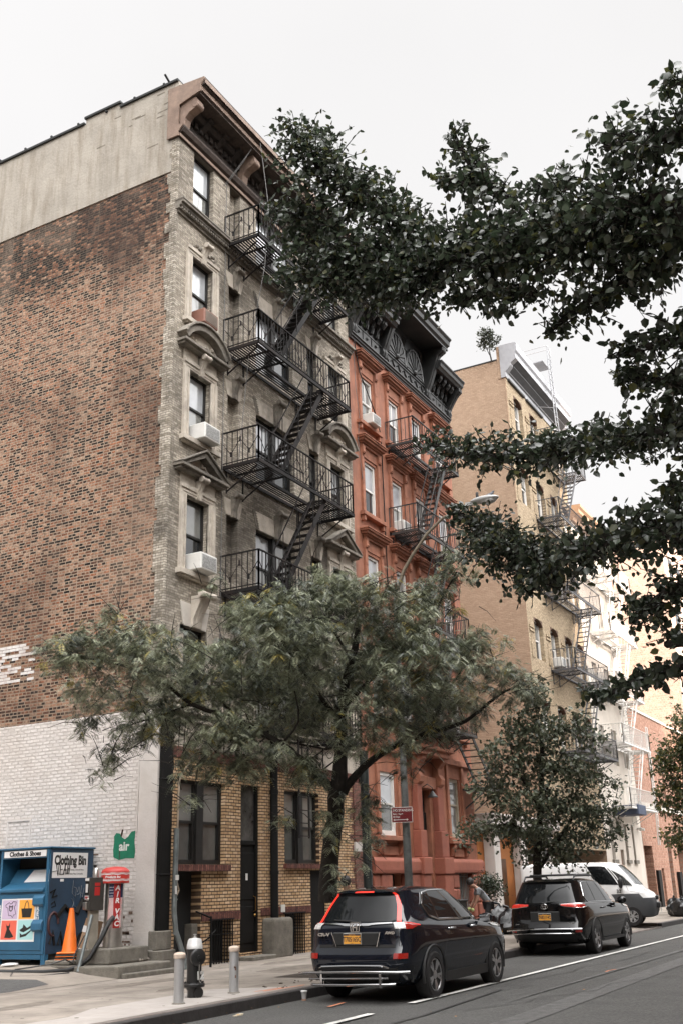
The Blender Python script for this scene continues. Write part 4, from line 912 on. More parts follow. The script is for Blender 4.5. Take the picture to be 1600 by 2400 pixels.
ac_unit(47.5,11.2,YF+.1,.7,.45,.5,'white air conditioner in the yellow building window just above the locust leaves')

# ================= cream building, then low brick building, then sunlit block =================
CRM = M('cream_painted_front', (.52,.47,.41), rough=.85, var=.1, scale=1.2, bump=.2, dirt=.35, dirtcol=(.36,.31,.26), streak=True)
TANC = M('tan_cornice_paint', (.42,.27,.17), rough=.7, var=.15)
W_ = empty('cream_building'); tag(W_, 'cream painted apartment building with a white fire escape and a tan cornice', 'apartment building')
WX0, WX1 = 53.05, 60.6
WC = [54.6,57.0,59.2]; WT = [19.2,15.9,12.6,9.3]
holes = [(c-.5,c+.5,t-1.9,t) for c in WC for t in WT]+[(54.1,54.7,2.6,4.35),(56.85,57.35,2.6,4.4),(58.4,58.85,2.6,4.4),(55.7,56.35,.2,3.1),(58.6,59.1,.3,1.1)]
m = MB(); wall_holes(m, WX0, WX1, .1, 20.4, holes, YF, .25); m.quad((WX1,YF,0),(WX1,40,0),(WX1,40,20.6),(WX1,YF,20.6)); m.quad((WX0,40,20.4),(WX0,YF+.2,20.4),(WX1,YF+.2,20.4),(WX1,40,20.4)); m.build('front_wall', CRM, W_)
for c in WC:
    for t in WT: window(W_, c-.5, c+.5, t-1.9, t, YF, WHITEF, BLINDG, DGLASS, inset=.15)
for a,b_,c_,d_ in holes[12:15]: window(W_, a, b_, c_, d_, YF, DARKF, DGLASS, DGLASS, inset=.15, fw=.05)
m = MB(); m.box(55.7,YF+.1,.2,56.35,YF+.15,3.1); m.build('door', M('brown_door',(.13,.075,.05),rough=.6), W_)
m = MB(); m.box(58.6,YF+.2,.3,59.1,YF+.25,1.1); m.build('dark_opening', VOID, W_)
m = MB()
for a,b_,c_,d_ in holes[12:15]: m.box(a-.12,YF-.12,2.42,b_+.12,YF+.02,2.6)
m.build('window_sill', CONCD, W_)
m = MB(); m.prism([(YF,20.2),(YF-.15,20.2),(YF-.2,20.4),(YF-.5,20.6),(YF-.5,20.8),(YF-.62,20.9),(YF-.62,21.05),(YF+.3,21.1)],'x',WX0,WX1); m.build('cornice', TANC, W_)
WIR = M('white_escape_paint', (.60,.58,.55), rough=.6, var=.15)
escape('fire_escape', 'white painted fire escape on the cream building beside the low brick building', 54.2, 59.9, 13.3, [17.4,14.2,11.0,8.3,5.1], 56.2, 58.6, WIR, h=.95, zz=False)
m = MB()
for x in (60.75,61.15): m.tube([(x,13.6,9.8),(x,13.6,5.6),(x+.3,13.75,3.4)],.03,6)
for q in range(20): m.bar((60.75+max(0,8-q)*.0,13.6,9.8-q*.3),(61.15,13.6,9.8-q*.3),.022)
tag(m.build('drop_ladder', WIR), 'white drop ladder hanging at the edge of the low brick building', 'ladder')
m = MB(); m.box(55.2,YF-1.3,4.75,56.8,YF,5.25); aw = m.build('awning_box', M('blue_awning',(.045,.06,.10),rough=.7), W_, bevel=.03)
m = MB(); m.box(59.7,YF-.25,4.2,59.9,YF,4.3); m.lathe([(.07,-.28),(.07,0)],(59.8,YF-.1,4.2),10,axis='y'); tag(m.build('security_camera', ACW), 'small white security camera on the cream wall beside the brick building', 'camera')
LOWB = brick('low_brick', [(.0,(.23,.11,.075)),(.5,(.30,.16,.11)),(1,(.36,.21,.15))], (.29,.19,.14), bh=.14, ms=.014, dirt=.25, dirtcol=(.2,.10,.07))
K_ = empty('low_brick_building'); tag(K_, 'two-storey orange-red brick building with a cream stone band', 'building')
KX0, KX1 = 60.65, 78.0
holes = [(64.4,65.0,6.1,8.85),(67.6,68.2,6.1,8.4),(71,71.6,6.1,8.4),(74,74.6,6.1,8.4),(60.75,62.7,.1,3.4),(66.6,67.6,.1,4.0),(64.4,65.0,.1,2.2),(69.3,71.6,.1,3.6),(73.5,75,.1,3.2)]
m = MB(); wall_holes(m, KX0, KX1, .1, 11.05, holes, YF, .8); m.quad((KX0,40,11),(KX0,YF+.2,11),(KX1,YF+.2,11),(KX1,40,11)); m.quad((KX1,YF,0),(KX1,40,0),(KX1,40,11),(KX1,YF,11)); m.build('front_wall', LOWB, K_)
m = MB(); m.box(KX0,YF-.12,5.45,KX1,YF+.02,5.75); m.box(KX0,YF-.06,11.0,KX1,YF+.4,11.15)
for x in (64.3,67.5,70.9,73.9): m.box(x,YF-.05,8.4 if x>65 else 8.85,x+.85,YF+.02,8.7 if x>65 else 9.15); m.box(x,YF-.08,5.98,x+.85,YF+.02,6.1)
m.build('stone_band', CRM, K_)
for h in holes[:4]: window(K_, h[0], h[1], h[2], h[3], YF, DARKF, DGLASS, DGLASS, inset=.2)
m = MB()
for h in holes[4:]: m.box(h[0],YF+.7,h[2],h[1],YF+.78,h[3])
m.build('dark_opening', VOID, K_)
m = MB(); m.box(61.1,YF+.3,.1,61.25,YF+.6,3.4); m.box(66.75,YF+.1,.1,67.1,YF+.5,4.0); m.build('grey_door_frame', GALV, K_)
m = MB(); m.box(62.9,YF-.15,.1,63.6,YF-.02,2.1); m.box(68.2,YF-.2,.1,68.9,YF-.02,2.0); m.build('dark_shutter', DK, K_)
FARB = brick('far_brick', [(.0,(.47,.31,.23)),(1,(.57,.41,.32))], (.55,.41,.33), bh=.16, ms=.016, axis='x', dirt=.35, dirtcol=(.6,.5,.43), dscale=.12)
F_ = empty('far_brick_building'); tag(F_, 'tall pale brick building beyond the low brick one, sunlit on its bare end wall', 'building')
m = MB(); yz(m, 14.6, 45, 0, 27, 78.3); m.quad((78.3,14.6,0),(100,14.6,0),(100,14.6,27),(78.3,14.6,27)); m.quad((78.3,45,27),(78.3,14.6,27),(100,14.6,27),(100,45,27)); m.build('wall', FARB, F_)
m = MB()
for x in range(80,100,3):
    for z in range(3,26,4): m.box(x,14.56,z,x+1.3,14.62,z+2.1)
m.build('window', DGLASS, F_)
m = MB(); m.box(78.2,14.5,27,100,45,27.3); m.build('roof_coping', TAR, F_)
m = MB(); m.box(100.2,14.8,0,150,45,18)
for x in range(102,148,3):
    for z in (3,7,11,15): m.box(x,14.76,z,x+1.3,14.82,z+2.1,1)
tag(m.build('distant_brick_row', [FARB, DGLASS]), 'distant brick row of houses at the far end of the street', 'building')

b3 = empty('lot_side_building'); tag(b3, 'plain brick building on the far side of the forecourt, behind the camera', 'building')  # unseen block added for dark car reflections and a dimmer white wall
MB().box(-40,14.2,0,-9,46,19).build('wall', M('dull_brown_wall',(.13,.09,.07),rough=.9,dirt=.4), b3)
m = MB()
for i in range(9):
    for j in range(5): m.box(-39+i*3.3,14.15,2+j*3.4,-37.7+i*3.3,14.19,4+j*3.4); m.box(-9.01,16+i*3.2,2+j*3.4,-8.95,17.3+i*3.2,4+j*3.4)
m.build('window', DGLASS, b3)
b4 = empty('street_end_building'); tag(b4, 'long brick block closing the street far behind the camera', 'building')  # unseen block added to darken what the car tails reflect
MB().box(-95,-30,0,-80,40,24).build('wall', M('dull_red_wall',(.14,.075,.055),rough=.9,dirt=.4), b4)
b5 = empty('lot_rear_building'); tag(b5, 'brick building closing the rear of the forecourt', 'building'); MB().box(-9,40,0,18,46,15).build('wall', M('dull_brown_wall',(.13,.09,.07),rough=.9,dirt=.4), b5)  # unseen block added so the lot reads dark in the car reflections
# ================= row across the street (unseen; taller blocks sized to shade the far side) =================
OPB = brick('opposite_red_brick', [(.0,(.15,.07,.05)),(1,(.28,.15,.10))], (.2,.15,.12), bh=.15, ms=.014, dirt=.3)
OPC = M('opposite_cream_wall', (.40,.34,.27), rough=.85, var=.15, dirt=.3)
def opp(name, label, x0, x1, h, mat, nb, fl):
    e = empty(name); tag(e, label, 'building', 'buildings across the street'); yy = -6
    m = MB(); m.box(x0,-12,0,x1,yy,h); m.build('wall', mat, e)
    m = MB(); m.box(x0-.05,-12,h,x1+.05,yy+.5,h+.5); m.build('cornice', CORN, e)
    w_ = MB(); dx = (x1-x0)/nb; dz = (h-1)/fl
    for i in range(nb):
        for j in range(fl): w_.box(x0+dx*(i+.3),yy-.05,1+dz*j+.4,x0+dx*(i+.7),yy+.02,1+dz*j+dz*.75)
    w_.build('window', DGLASS, e)
opp('opposite_building', 'wide red brick tenement row across the street from the tan building', -30, 4, 17, OPB, 16, 5)
opp('opposite_building', 'tall cream apartment house across the street from the brownstone', 4.05, 22, 31, OPC, 8, 9)
opp('opposite_building', 'very tall brick apartment tower across the street from the yellow building', 22.05, 39, 34.5, OPB, 8, 10)
opp('opposite_building', 'four-storey brick house across the street beyond the tower', 39.05, 58, 18, OPB, 6, 4)
opp('opposite_building', 'low cream garage across the street at the far end', 58.05, 66, 12, OPC, 3, 2)
# ================= vehicles =================
CPAINT = M('blue_black_car_paint', (.004,.006,.011), rough=.045, var=.05, spec=.6)
CPAINT2 = M('black_car_paint', (.004,.004,.0045), rough=.05, var=.05, spec=.55)
TINT = M('tinted_car_glass', (.008,.009,.010), rough=.015, var=.3, scale=1.5, spec=.38)
CLEARG = M('clear_car_glass', (.045,.05,.048), rough=.02, var=.5, scale=2, spec=.9, coat=.6)
CHROME = M('chrome_trim', (.50,.50,.505), rough=.12, metal=1, var=.05)
ALLOY = M('alloy_rim', (.50,.50,.51), rough=.28, metal=.9, var=.1)
TYRE = M('tyre_rubber', (.014,.013,.013), rough=.85, var=.3)
PLAST = M('black_car_plastic', (.014,.014,.014), rough=.55, var=.2)
REDL = M('red_tail_lens', (.28,.012,.008), rough=.1, var=.2, scale=20, spec=.8, coat=.5)
REDLIT = M('lit_tail_lamp', (.5,.02,.012), rough=.2, var=.15, scale=30, emit=(1,.045,.022), estr=.6)
CLRL = M('clear_lamp_lens', (.5,.48,.46), rough=.1, var=.5, scale=40, spec=.8, coat=.5)
PLATE = M('yellow_plate', (.72,.33,.045), rough=.5, var=.06)
PLTXT = M('plate_navy', (.012,.014,.03), rough=.5)
class Loft:
    NR, NC_, NS = 7, 4, 22
    def __init__(s, loops): s.L = loops; s.G = [s.half(l) for l in loops]; s.n = len(s.G[0])
    def half(s, l):
        xr, xf, w_, zr, zf = l['x'][0], l['x'][1], l['w'], l['z'][0], l['z'][1]
        rr, rf = l.get('rr',.22), l.get('rf',.35); br, bf = l.get('br',.06), l.get('bf',.15)
        wr, wf = l.get('wr', w_-.04), l.get('wf', w_-.06); zb = l.get('zb', 0)
        pts = []
        def wid(x):
            t = (x-xr)/(xf-xr)
            a = w_-(w_-wr)*max(0,1-t/.35)**2-(w_-wf)*max(0,(t-.6)/.4)**2; return a
        for i in range(s.NR):
            y = (wr-rr)*i/(s.NR-1); pts.append((xr+br*(y/max(.01,wr))**2, y))
        x0c, y0c = xr+br*((wr-rr)/max(.01,wr))**2, wr-rr
        for i in range(1,s.NC_):
            a = math.pi/2*i/s.NC_; pts.append((x0c+rr*(1-math.cos(a)), y0c+rr*math.sin(a)))
        xa, xb = x0c+rr, xf-bf*((wf-rf)/max(.01,wf))**2-rf
        for i in range(s.NS):
            x = xa+(xb-xa)*i/(s.NS-1); pts.append((x, wid(x) if 0<i<s.NS-1 else (wr if i==0 else wf)))
        for i in range(1,s.NC_):
            a = math.pi/2*i/s.NC_; pts.append((xb+rf*math.sin(a), wf-rf+rf*math.cos(a)))
        for i in range(s.NR-1,-1,-1):
            y = (wf-rf)*i/(s.NR-1); pts.append((xf-bf*(y/max(.01,wf))**2, y))
        out = []
        for x, y in pts:
            t = (x-xr)/(xf-xr); z = zr+(zf-zr)*t+zb*4*t*(1-t)
            out.append(Vector((x, y, z+l.get('cr',0)*(1-(y/max(.05,w_))**2))))
        return out
    def P(s, h, q):
        i = min(len(s.G)-2, max(0,int(h))); j = min(s.n-2, max(0,int(q))); a, b_ = h-i, q-j
        g = s.G
        return (g[i][j]*(1-a)+g[i+1][j]*a)*(1-b_)+(g[i][j+1]*(1-a)+g[i+1][j+1]*a)*b_
    def qx(s, h, x):
        """q on the side at given x"""
        lo, hi = s.NR+s.NC_-2, s.n-1-(s.NR+s.NC_-2)
        for _ in range(40):
            m_ = (lo+hi)/2
            if s.P(h,m_).x < x: lo = m_
            else: hi = m_
        return lo
    def qy(s, h, y, front=False):
        lo, hi = 0, s.NR+s.NC_
        for _ in range(40):
            m_ = (lo+hi)/2
            if s.P(h, s.n-1-m_ if front else m_).y < y: lo = m_
            else: hi = m_
        return s.n-1-lo if front else lo
    def mesh(s, mi=lambda h, q: 0):
        m_ = MB(); n = s.n
        ring = [[p for p in g]+[Vector((p.x,-p.y,p.z)) for p in g[-2:0:-1]] for g in s.G]; N = len(ring[0])
        for r_ in ring: m_.v.extend([tuple(p) for p in r_])
        for i in range(len(ring)-1):
            for j in range(N):
                k2 = (j+1)%N; m_.f.append((i*N+k2, i*N+j, (i+1)*N+j, (i+1)*N+k2)); jj = j if j < n-1 else N-1-j; m_.m.append(mi(i, jj))
        m_.f.append(tuple(range(N))); m_.m.append(mi(0,0)); m_.f.append(tuple(range(len(ring)*N-1,(len(ring)-1)*N-1,-1))); m_.m.append(mi(len(ring)-2,n//2))
        return m_
    def patch(s, cols, off=.006, nv=5, sides=(1,-1), nu=3, thick=0, mi=0, m_=None):
        """cols: list of (q, h0, h1); surface patch raised off the body on one or both sides"""
        m_ = m_ or MB(); cc = []
        for a, b_ in zip(cols[:-1], cols[1:]):
            for t in range(nu): u = t/nu; cc.append(tuple(a[k_]+(b_[k_]-a[k_])*u for k_ in range(3)))
        cc.append(cols[-1])
        for sd_ in sides:
            vs_ = []; e = .05
            for q, h0, h1 in cc:
                for t in range(nv+1):
                    h = h0+(h1-h0)*t/nv; p = s.P(h,q)
                    du = s.P(h,min(s.n-1.001,q+e))-s.P(h,max(0,q-e)); dv = s.P(min(len(s.G)-1.001,h+e),q)-s.P(max(0,h-e),q); nn = dv.cross(du)
                    nn = nn.normalized() if nn.length>1e-9 else Vector((0,1,0))
                    if nn.y < -.2 or (abs(nn.y)<=.2 and nn.x*(q-s.n/2) < 0): nn = -nn
                    p = p+nn*off; vs_.append((p.x, p.y*sd_, p.z))
            fs = []
            for i in range(len(cc)-1):
                for t in range(nv):
                    f = (i*(nv+1)+t, (i+1)*(nv+1)+t, (i+1)*(nv+1)+t+1, i*(nv+1)+t+1); fs.append(f[::-1] if sd_ == 1 else f)
            m_.add(vs_, fs, mi)
        return m_
    def line(s, pts, r=.008, off=.006, sides=(1,-1), m_=None, n=6, mi=0):
        m_ = m_ or MB()
        for sd_ in sides:
            o_ = []
            for a, b_ in zip(pts[:-1], pts[1:]):
                for t in range(4): u = t/4; o_.append((a[0]+(b_[0]-a[0])*u, a[1]+(b_[1]-a[1])*u))
            o_.append(pts[-1]); vv = [s.P(h,q) for h,q in o_]
            m_.tube([(p.x, (p.y+off)*sd_, p.z) for p in vv], r, n, mi)
        return m_
def cut_wells(o, spots, r, yin, parent):
    """subtract round wheel wells from the body"""
    c = MB()
    for x, z in spots:
        for s_ in (-1,1): c.lathe([(r,yin*s_),(r,1.4*s_)] if s_>0 else [(r,-1.4),(r,-yin)], (x,0,z), 36, axis='y')
    co = c.build('cutter', PLAST); md = o.modifiers.new('b','BOOLEAN'); md.operation = 'DIFFERENCE'; md.object = co; md.solver = 'EXACT'
    dg = bpy.context.evaluated_depsgraph_get(); me = bpy.data.meshes.new_from_object(o.evaluated_get(dg)); old = o.data; o.modifiers.clear(); o.data = me; me.name = 'body'
    bpy.data.objects.remove(co); autosmooth(o, 32)
def wheels(car, spots, half, r, wid, rimr, spoke=5, rim_mat=None, dz=0):
    ty = MB(); w2 = wid/2
    ty.lathe([(rimr-.01,-w2+.02),(rimr+.01,-w2),(r-.03,-w2),(r-.005,-w2+.02),(r,-w2+.05),(r,w2-.05),(r-.005,w2-.02),(r-.03,w2),(rimr+.01,w2),(rimr-.01,w2-.02)], n=40, axis='y')
    rm = MB(); rm.lathe([(rimr,-w2+.015),(rimr-.012,-w2+.008),(rimr-.03,-w2+.03),(rimr-.04,-w2+.10),(rimr-.04,w2-.03)], n=40, axis='y', cap=False)
    rm2 = MB()
    for k_ in range(spoke):
        a = 2*math.pi*k_/spoke
        for da in (-.17,.17):
            p = Vector((.05*math.cos(a),-w2+.04,.05*math.sin(a))); q = Vector(((rimr-.02)*math.cos(a+da),-w2+.022,(rimr-.02)*math.sin(a+da))); rm2.bar(p,q,.038,.035,up=(0,1,0))
    rm2.lathe([(.02,-w2+.012),(.065,-w2+.02),(.075,-w2+.06)], n=16, axis='y')
    first = None
    for i, (x, z) in enumerate(spots):
        for s_ in (-1,1):
            if first is None:
                t = ty.build('wheel', TYRE, car, smooth=True); rm.v += []; 
                k_ = rm.build('rim', rim_mat or ALLOY, t, smooth=True); rm2.build('spokes', rim_mat or ALLOY, k_) if False else None
                sp_ = rm2.build('rim_spokes', rim_mat or ALLOY, t, smooth=True); MB().lathe([(rimr-.05,-w2+.12),(.01,-w2+.121)],n=24,axis='y').build('brake_disc', PLAST, t); first = t
            else: t = copy_tree(first, car)
            t.location = (x, s_*half, z+dz); t.rotation_euler = (0, .9*i+.2, 0 if s_<0 else math.pi)
def emblem_h(parent, loc, s=.1):
    m_ = MB(); x,y,z = loc
    pts = [(-1,1),(1,1),(.85,-1),(-.85,-1)]
    P_ = lambda a,b_: (x-.012, y-a*s*.62, z+b_*s*.5)
    for i in range(4): m_.bar(P_(*pts[i]),P_(*pts[(i+1)%4]),.014)
    m_.bar(P_(-.5,.75),P_(-.36,-.75),.026,.02); m_.bar(P_(.5,.75),P_(.36,-.75),.026,.02); m_.bar(P_(-.42,0),P_(.42,0),.022,.02)
    return m_.build('emblem', CHROME, parent)
def plate(parent, x, y, z, txt, nr=0):
    m_ = MB().box(x-.012,y-.16,z-.085,x,y+.16,z+.085); f = m_.build('plate_frame', M('plate_frame_grey',(.30,.30,.29),rough=.4,metal=.5), parent, bevel=.01)
    p = MB().box(x-.018,y-.145,z-.07,x-.011,y+.145,z+.07).build('licence_plate', PLATE, parent)
    MB().box(x-.0195,y-.145,z+.048,x-.017,y+.145,z+.07).build('plate_header', PLTXT, p)
    put_text('NEW YORK',.022,PLATE,(x-.0205,y,z+.058),(0,-1,0),parent=p,ext=.0005); put_text(txt,.098,PLTXT,(x-.0195,y,z-.008),(0,-1,0),parent=p,ext=.0008,sx=.72,bold=.002)
    put_text('T.L.C.',.016,PLTXT,(x-.0195,y,z-.060),(0,-1,0),parent=p,ext=.0008)
# ---------- compact SUV with its brake lights on ----------
def suv(name, label, loc, Lps, paint, axles, r, half, rimr, spec):
    c = empty(name, loc); tag(c, label, 'car'); lf = Loft(Lps)
    b_ = lf.mesh().build('body', paint, c, smooth=True); cut_wells(b_, [(a,r+.01) for a in axles], r+.055, .52, c)
    wheels(c, [(a,r) for a in axles], half, r, .235, rimr)
    spec(c, lf); return c
LC = [dict(x=(.28,4.30),w=.74,z=(.23,.23)), dict(x=(.10,4.46),w=.86,z=(.33,.30)), dict(x=(.01,4.52),w=.895,z=(.47,.45)), dict(x=(-.02,4.54),w=.905,z=(.60,.60)),
      dict(x=(.0,4.53),w=.91,z=(.70,.70)), dict(x=(.055,4.50),w=.912,z=(.77,.76)), dict(x=(.075,4.45),w=.91,z=(.92,.84)), dict(x=(.085,4.38),w=.90,z=(1.02,.92)),
      dict(x=(.10,4.28),w=.885,z=(1.085,.965),bf=.22), dict(x=(.13,3.52),w=.845,z=(1.125,1.06),bf=.25,rf=.3,wf=.74), dict(x=(.15,3.42),w=.83,z=(1.14,1.09),bf=.25,rf=.28,wf=.72),
      dict(x=(.33,2.95),w=.755,z=(1.36,1.34),rr=.2,rf=.26,bf=.22,wf=.64,zb=.01), dict(x=(.44,2.5),w=.675,z=(1.52,1.54),rr=.2,rf=.24,bf=.2,wf=.58,zb=.02), dict(x=(.40,2.42),w=.64,z=(1.565,1.565),rr=.2,rf=.24,bf=.18,wf=.55,zb=.035),
      dict(x=(.50,2.3),w=.52,z=(1.60,1.585),rr=.18,rf=.2,zb=.045,wf=.46), dict(x=(.8,2.0),w=.22,z=(1.625,1.61),rr=.1,rf=.1,zb=.035,wf=.2)]
def crv(c, lf):
    n = lf.n-1; NR = lf.NR
    m_ = lf.patch([(0,9.9,12.9),(NR-2,9.95,12.85),(NR-.2,10.1,12.6)], sides=(1,-1), nv=8, off=.008); m_.build('rear_window', TINT, c, smooth=True)
    qx = lf.qx
    # side glass: quarter light, rear door, front door
    wins = [[(qx(10.5,.86),11.05,11.1),(qx(10.4,1.02),10.35,11.95),(qx(10.3,1.30),10.12,12.35)],[(qx(10.3,1.36),10.1,12.4),(qx(10.3,2.10),10.08,12.5)],[(qx(10.3,2.19),10.08,12.5),(qx(10.3,2.55),10.08,12.4),(qx(10.2,3.0),10.07,11.35),(qx(10.1,3.18),10.06,10.4)]]
    for wn in wins: lf.patch(wn, nv=6, nu=4).build('side_window', TINT, c, smooth=True)
    tr = MB(); q = qx
    lf.line([(11.05,q(10.5,.83)),(10.3,q(10.4,1.0)),(10.06,q(10.3,1.3)),(10.03,q(10.3,2.2)),(10.02,q(10.1,3.2))], .02, m_=tr); lf.line([(11.05,q(10.5,.83)),(12.0,q(11,1.06)),(12.42,q(11.5,1.36)),(12.56,q(12,1.8)),(12.5,q(12,2.2)),(11.9,q(11.4,2.72)),(10.05,q(10.1,3.22))], .017, m_=tr)
    for x in (1.33,2.145): lf.line([(10.1,q(10.3,x)),(12.45,q(10.3,x))], .022, off=-.008, m_=tr)
    tr.build('chrome_window_trim', CHROME, c, smooth=True)
    lf.patch([(n,9.95,12.5),(n-NR+1,9.95,12.5)], nv=6, off=.006).build('windscreen', CLEARG, c, smooth=True)
    # tall tail lamps up the rear pillars, lower lamp wrapping the corner
    up = lf.patch([(NR-.1,9.0,12.95),(NR+.35,9.0,12.9),(NR+.7,8.95,11.0)], nv=10, off=.014, nu=3); up.build('tail_lamp', REDLIT, c, smooth=True)
    lo = lf.patch([(NR-.9,7.35,9.0),(NR+1.0,7.3,9.0)], nv=4, off=.016); lo.build('reversing_lamp', CLRL, c, smooth=True)
    wr = lf.patch([(NR+1.0,7.2,9.0),(NR+2.4,7.25,8.95),(qx(8,.52),8.0,8.35)], nv=4, off=.016); wr.build('tail_lamp_wrap', REDL, c, smooth=True)
    lf.line([(9.02,NR-.9),(9.02,NR+1),(8.98,NR+2.4),(8.2,qx(8,.54))],.008,off=.018).build('lamp_trim',REDLIT,c)
    m_ = lf.patch([(lf.qy(13,.17,False),12.98,13.3),(lf.qy(13,.0),12.98,13.3)], off=.012); m_.build('brake_lamp', REDLIT, c)
    # chrome bar over the plate, H badge
    cb = lf.patch([(0,7.95,8.65),(2,7.97,8.65),(3.4,8.3,8.85),(NR-1,8.62,8.95)], nv=4, off=.022); cb.build('chrome_tailgate_bar', CHROME, c, smooth=True)
    emblem_h(c, (.055,0,1.07), .13)
    put_text('CR-V',.062,CHROME,(.075,.57,.965),(0,-1,0),parent=c,bold=.004,sx=1.5,ext=.006); put_text('AWD',.05,CHROME,(.075,-.58,.985),(0,-1,0),parent=c,bold=.004,sx=1.3,ext=.006)
    m_ = MB().box(.05,-.40,.80,.085,.40,1.0); m_.build('plate_recess', PLAST, c, bevel=.03); plate(c,.048,.05,.905,'T705165C')
    m_ = MB(); m_.bar((.055,.42,1.0),(.05,.33,.79),.012); m_.bar((.055,-.42,1.0),(.05,-.36,.79),.012); m_.build('plate_recess_edge', CHROME, c)
    # crease of tailgate, bumper, reflectors
    m_ = lf.patch([(0,5.05,5.35),(NR-1,5.05,5.35)], off=.004); m_.build('tailgate_seam', PLAST, c)
    lf.line([(5.2,NR-.3),(8.9,NR-.6)],.004,off=.004).build('tailgate_gap', PLAST, c)
    rf = lf.patch([(NR-1.0,3.25,4.0),(NR+1.6,3.25,4.0)], off=.012); rf.build('bumper_reflector', REDL, c)
    lf.patch([(0,.6,2.3),(NR+2.9,.6,2.3)], off=.012).build('bumper_cladding', PLAST, c, smooth=True)
    # added tubular bumper guard
    g = MB(); y = lambda s_: s_
    g.tube([(-.08,.93,.42),(-.15,.8,.435),(-.16,0,.45),(-.15,-.8,.455),(-.06,-.95,.455)],.021,10); g.tube([(-.13,.72,.35),(-.14,0,.36),(-.12,-.62,.37)],.014,10); g.tube([(-.10,.70,.27),(-.14,.6,.265),(-.15,0,.27),(-.13,-.62,.285),(-.08,-.72,.29)],.020,10)
    g.tube([(-.02,.6,.50),(-.10,.52,.52),(-.11,0,.535),(-.10,-.5,.535),(-.02,-.58,.5)],.014,8)
    for yy in (.5,-.5): g.bar((-.14,yy,.24),(-.14,yy,.47),.035); g.bar((-.13,yy,.36),(.2,yy,.36),.03)
    g.build('tubular_bumper_guard', CHROME, c, smooth=True)
    m_ = MB(); m_.tube([(.115,-.05,1.13),(.13,.12,1.155),(.17,.42,1.17)],.012,6); m_.ball((.11,-.05,1.12),.03,6); m_.build('rear_wiper', PLAST, c)
    # arches, sills, handles, mirror
    m_ = MB()
    for ax in (.95,3.57):
        for s_ in (-1,1): m_.tube([(ax+.415*math.cos(a),s_*(.895 if ax<2 else .875),.355+.415*math.sin(a)) for a in [math.pi*(-.08+1.16*k_/20) for k_ in range(21)]],.024,6)
    for s_ in (-1,1): m_.box(1.36,s_*.82,.22,3.16,s_*.895,.36)
    m_.build('wheel_arch_cladding', PLAST, c, smooth=True)
    hd = MB()
    for x in (1.55,2.45):
        for s_ in (-1,1): hd.tube([(x,s_*.905,.985),(x+.03,s_*.94,.99),(x+.2,s_*.94,.99),(x+.23,s_*.905,.985)],.017,6)
    hd.build('door_handle', CHROME, c, smooth=True)
    se = MB()
    for x in (1.30,2.24,3.22): lf.line([(1.2,qx(3,x)),(9.5,qx(9,x))],.0035,off=.0,m_=se)
    se.build('door_seam', PLAST, c)
    for s_ in (-1,1):
        mi_ = MB().ball((0,0,0),.13,8,0,(.55,.9,.62)); o = mi_.build('wing_mirror', CPAINT, c, smooth=True); o.location = (2.98,s_*1.0,1.10); MB().box(-.085,-.09,-.06,-.06,.09,.06).build('mirror_glass', CHROME, o); MB().bar((0,-s_*.15,-.03),(0,0,-.02),.05,.04).build('mirror_arm', PLAST, o)
    lf.patch([(n-NR-1.5,6.6,8.2),(n-NR-5.5,7.2,8.15)], off=.012).build('headlamp', CLRL, c, smooth=True)
    m_ = MB(); m_.prism([(.0,0),(.16,0),(.02,.055)],'y',-.015,.015); o = m_.build('roof_aerial', CPAINT, c, bevel=.01); o.location = (.72,.05,1.63)
    lf.line([(13.4,qx(13,.6)),(13.3,qx(13,2.2))],.008,off=-.02).build('roof_seam', PLAST, c)
suv('compact_suv', 'dark blue-black compact SUV with lit red pillar tail lamps and a chrome tube bumper guard', (15.10,8.17,0), LC, CPAINT, (.95,3.57), .345, .80, .235, crv)
# ---------- larger SUV ahead ----------
k_ = 1.06
LH = [dict(x=(.30,4.62),w=.80,z=(.26,.26)), dict(x=(.10,4.80),w=.91,z=(.36,.33)), dict(x=(.01,4.85),w=.945,z=(.50,.48)), dict(x=(-.02,4.86),w=.955,z=(.62,.62)),
      dict(x=(.02,4.85),w=.96,z=(.70,.72)), dict(x=(.06,4.82),w=.962,z=(.78,.80)), dict(x=(.075,4.77),w=.96,z=(.95,.90)), dict(x=(.08,4.70),w=.95,z=(1.05,.97)),
      dict(x=(.09,4.55),w=.93,z=(1.12,1.03),bf=.22), dict(x=(.12,3.72),w=.89,z=(1.155,1.12),bf=.25,rf=.3,wf=.78), dict(x=(.13,3.62),w=.88,z=(1.17,1.14),bf=.25,rf=.28,wf=.76),
      dict(x=(.24,3.2),w=.81,z=(1.40,1.39),rr=.2,rf=.26,bf=.22,wf=.68,zb=.01), dict(x=(.36,2.75),w=.74,z=(1.60,1.60),rr=.2,rf=.24,bf=.2,wf=.62,zb=.02), dict(x=(.32,2.68),w=.70,z=(1.645,1.625),rr=.2,rf=.24,bf=.18,wf=.6,zb=.03),
      dict(x=(.42,2.5),w=.58,z=(1.685,1.65),rr=.18,rf=.2,zb=.04,wf=.5), dict(x=(.8,2.2),w=.22,z=(1.705,1.68),rr=.1,rf=.1,zb=.03,wf=.2)]
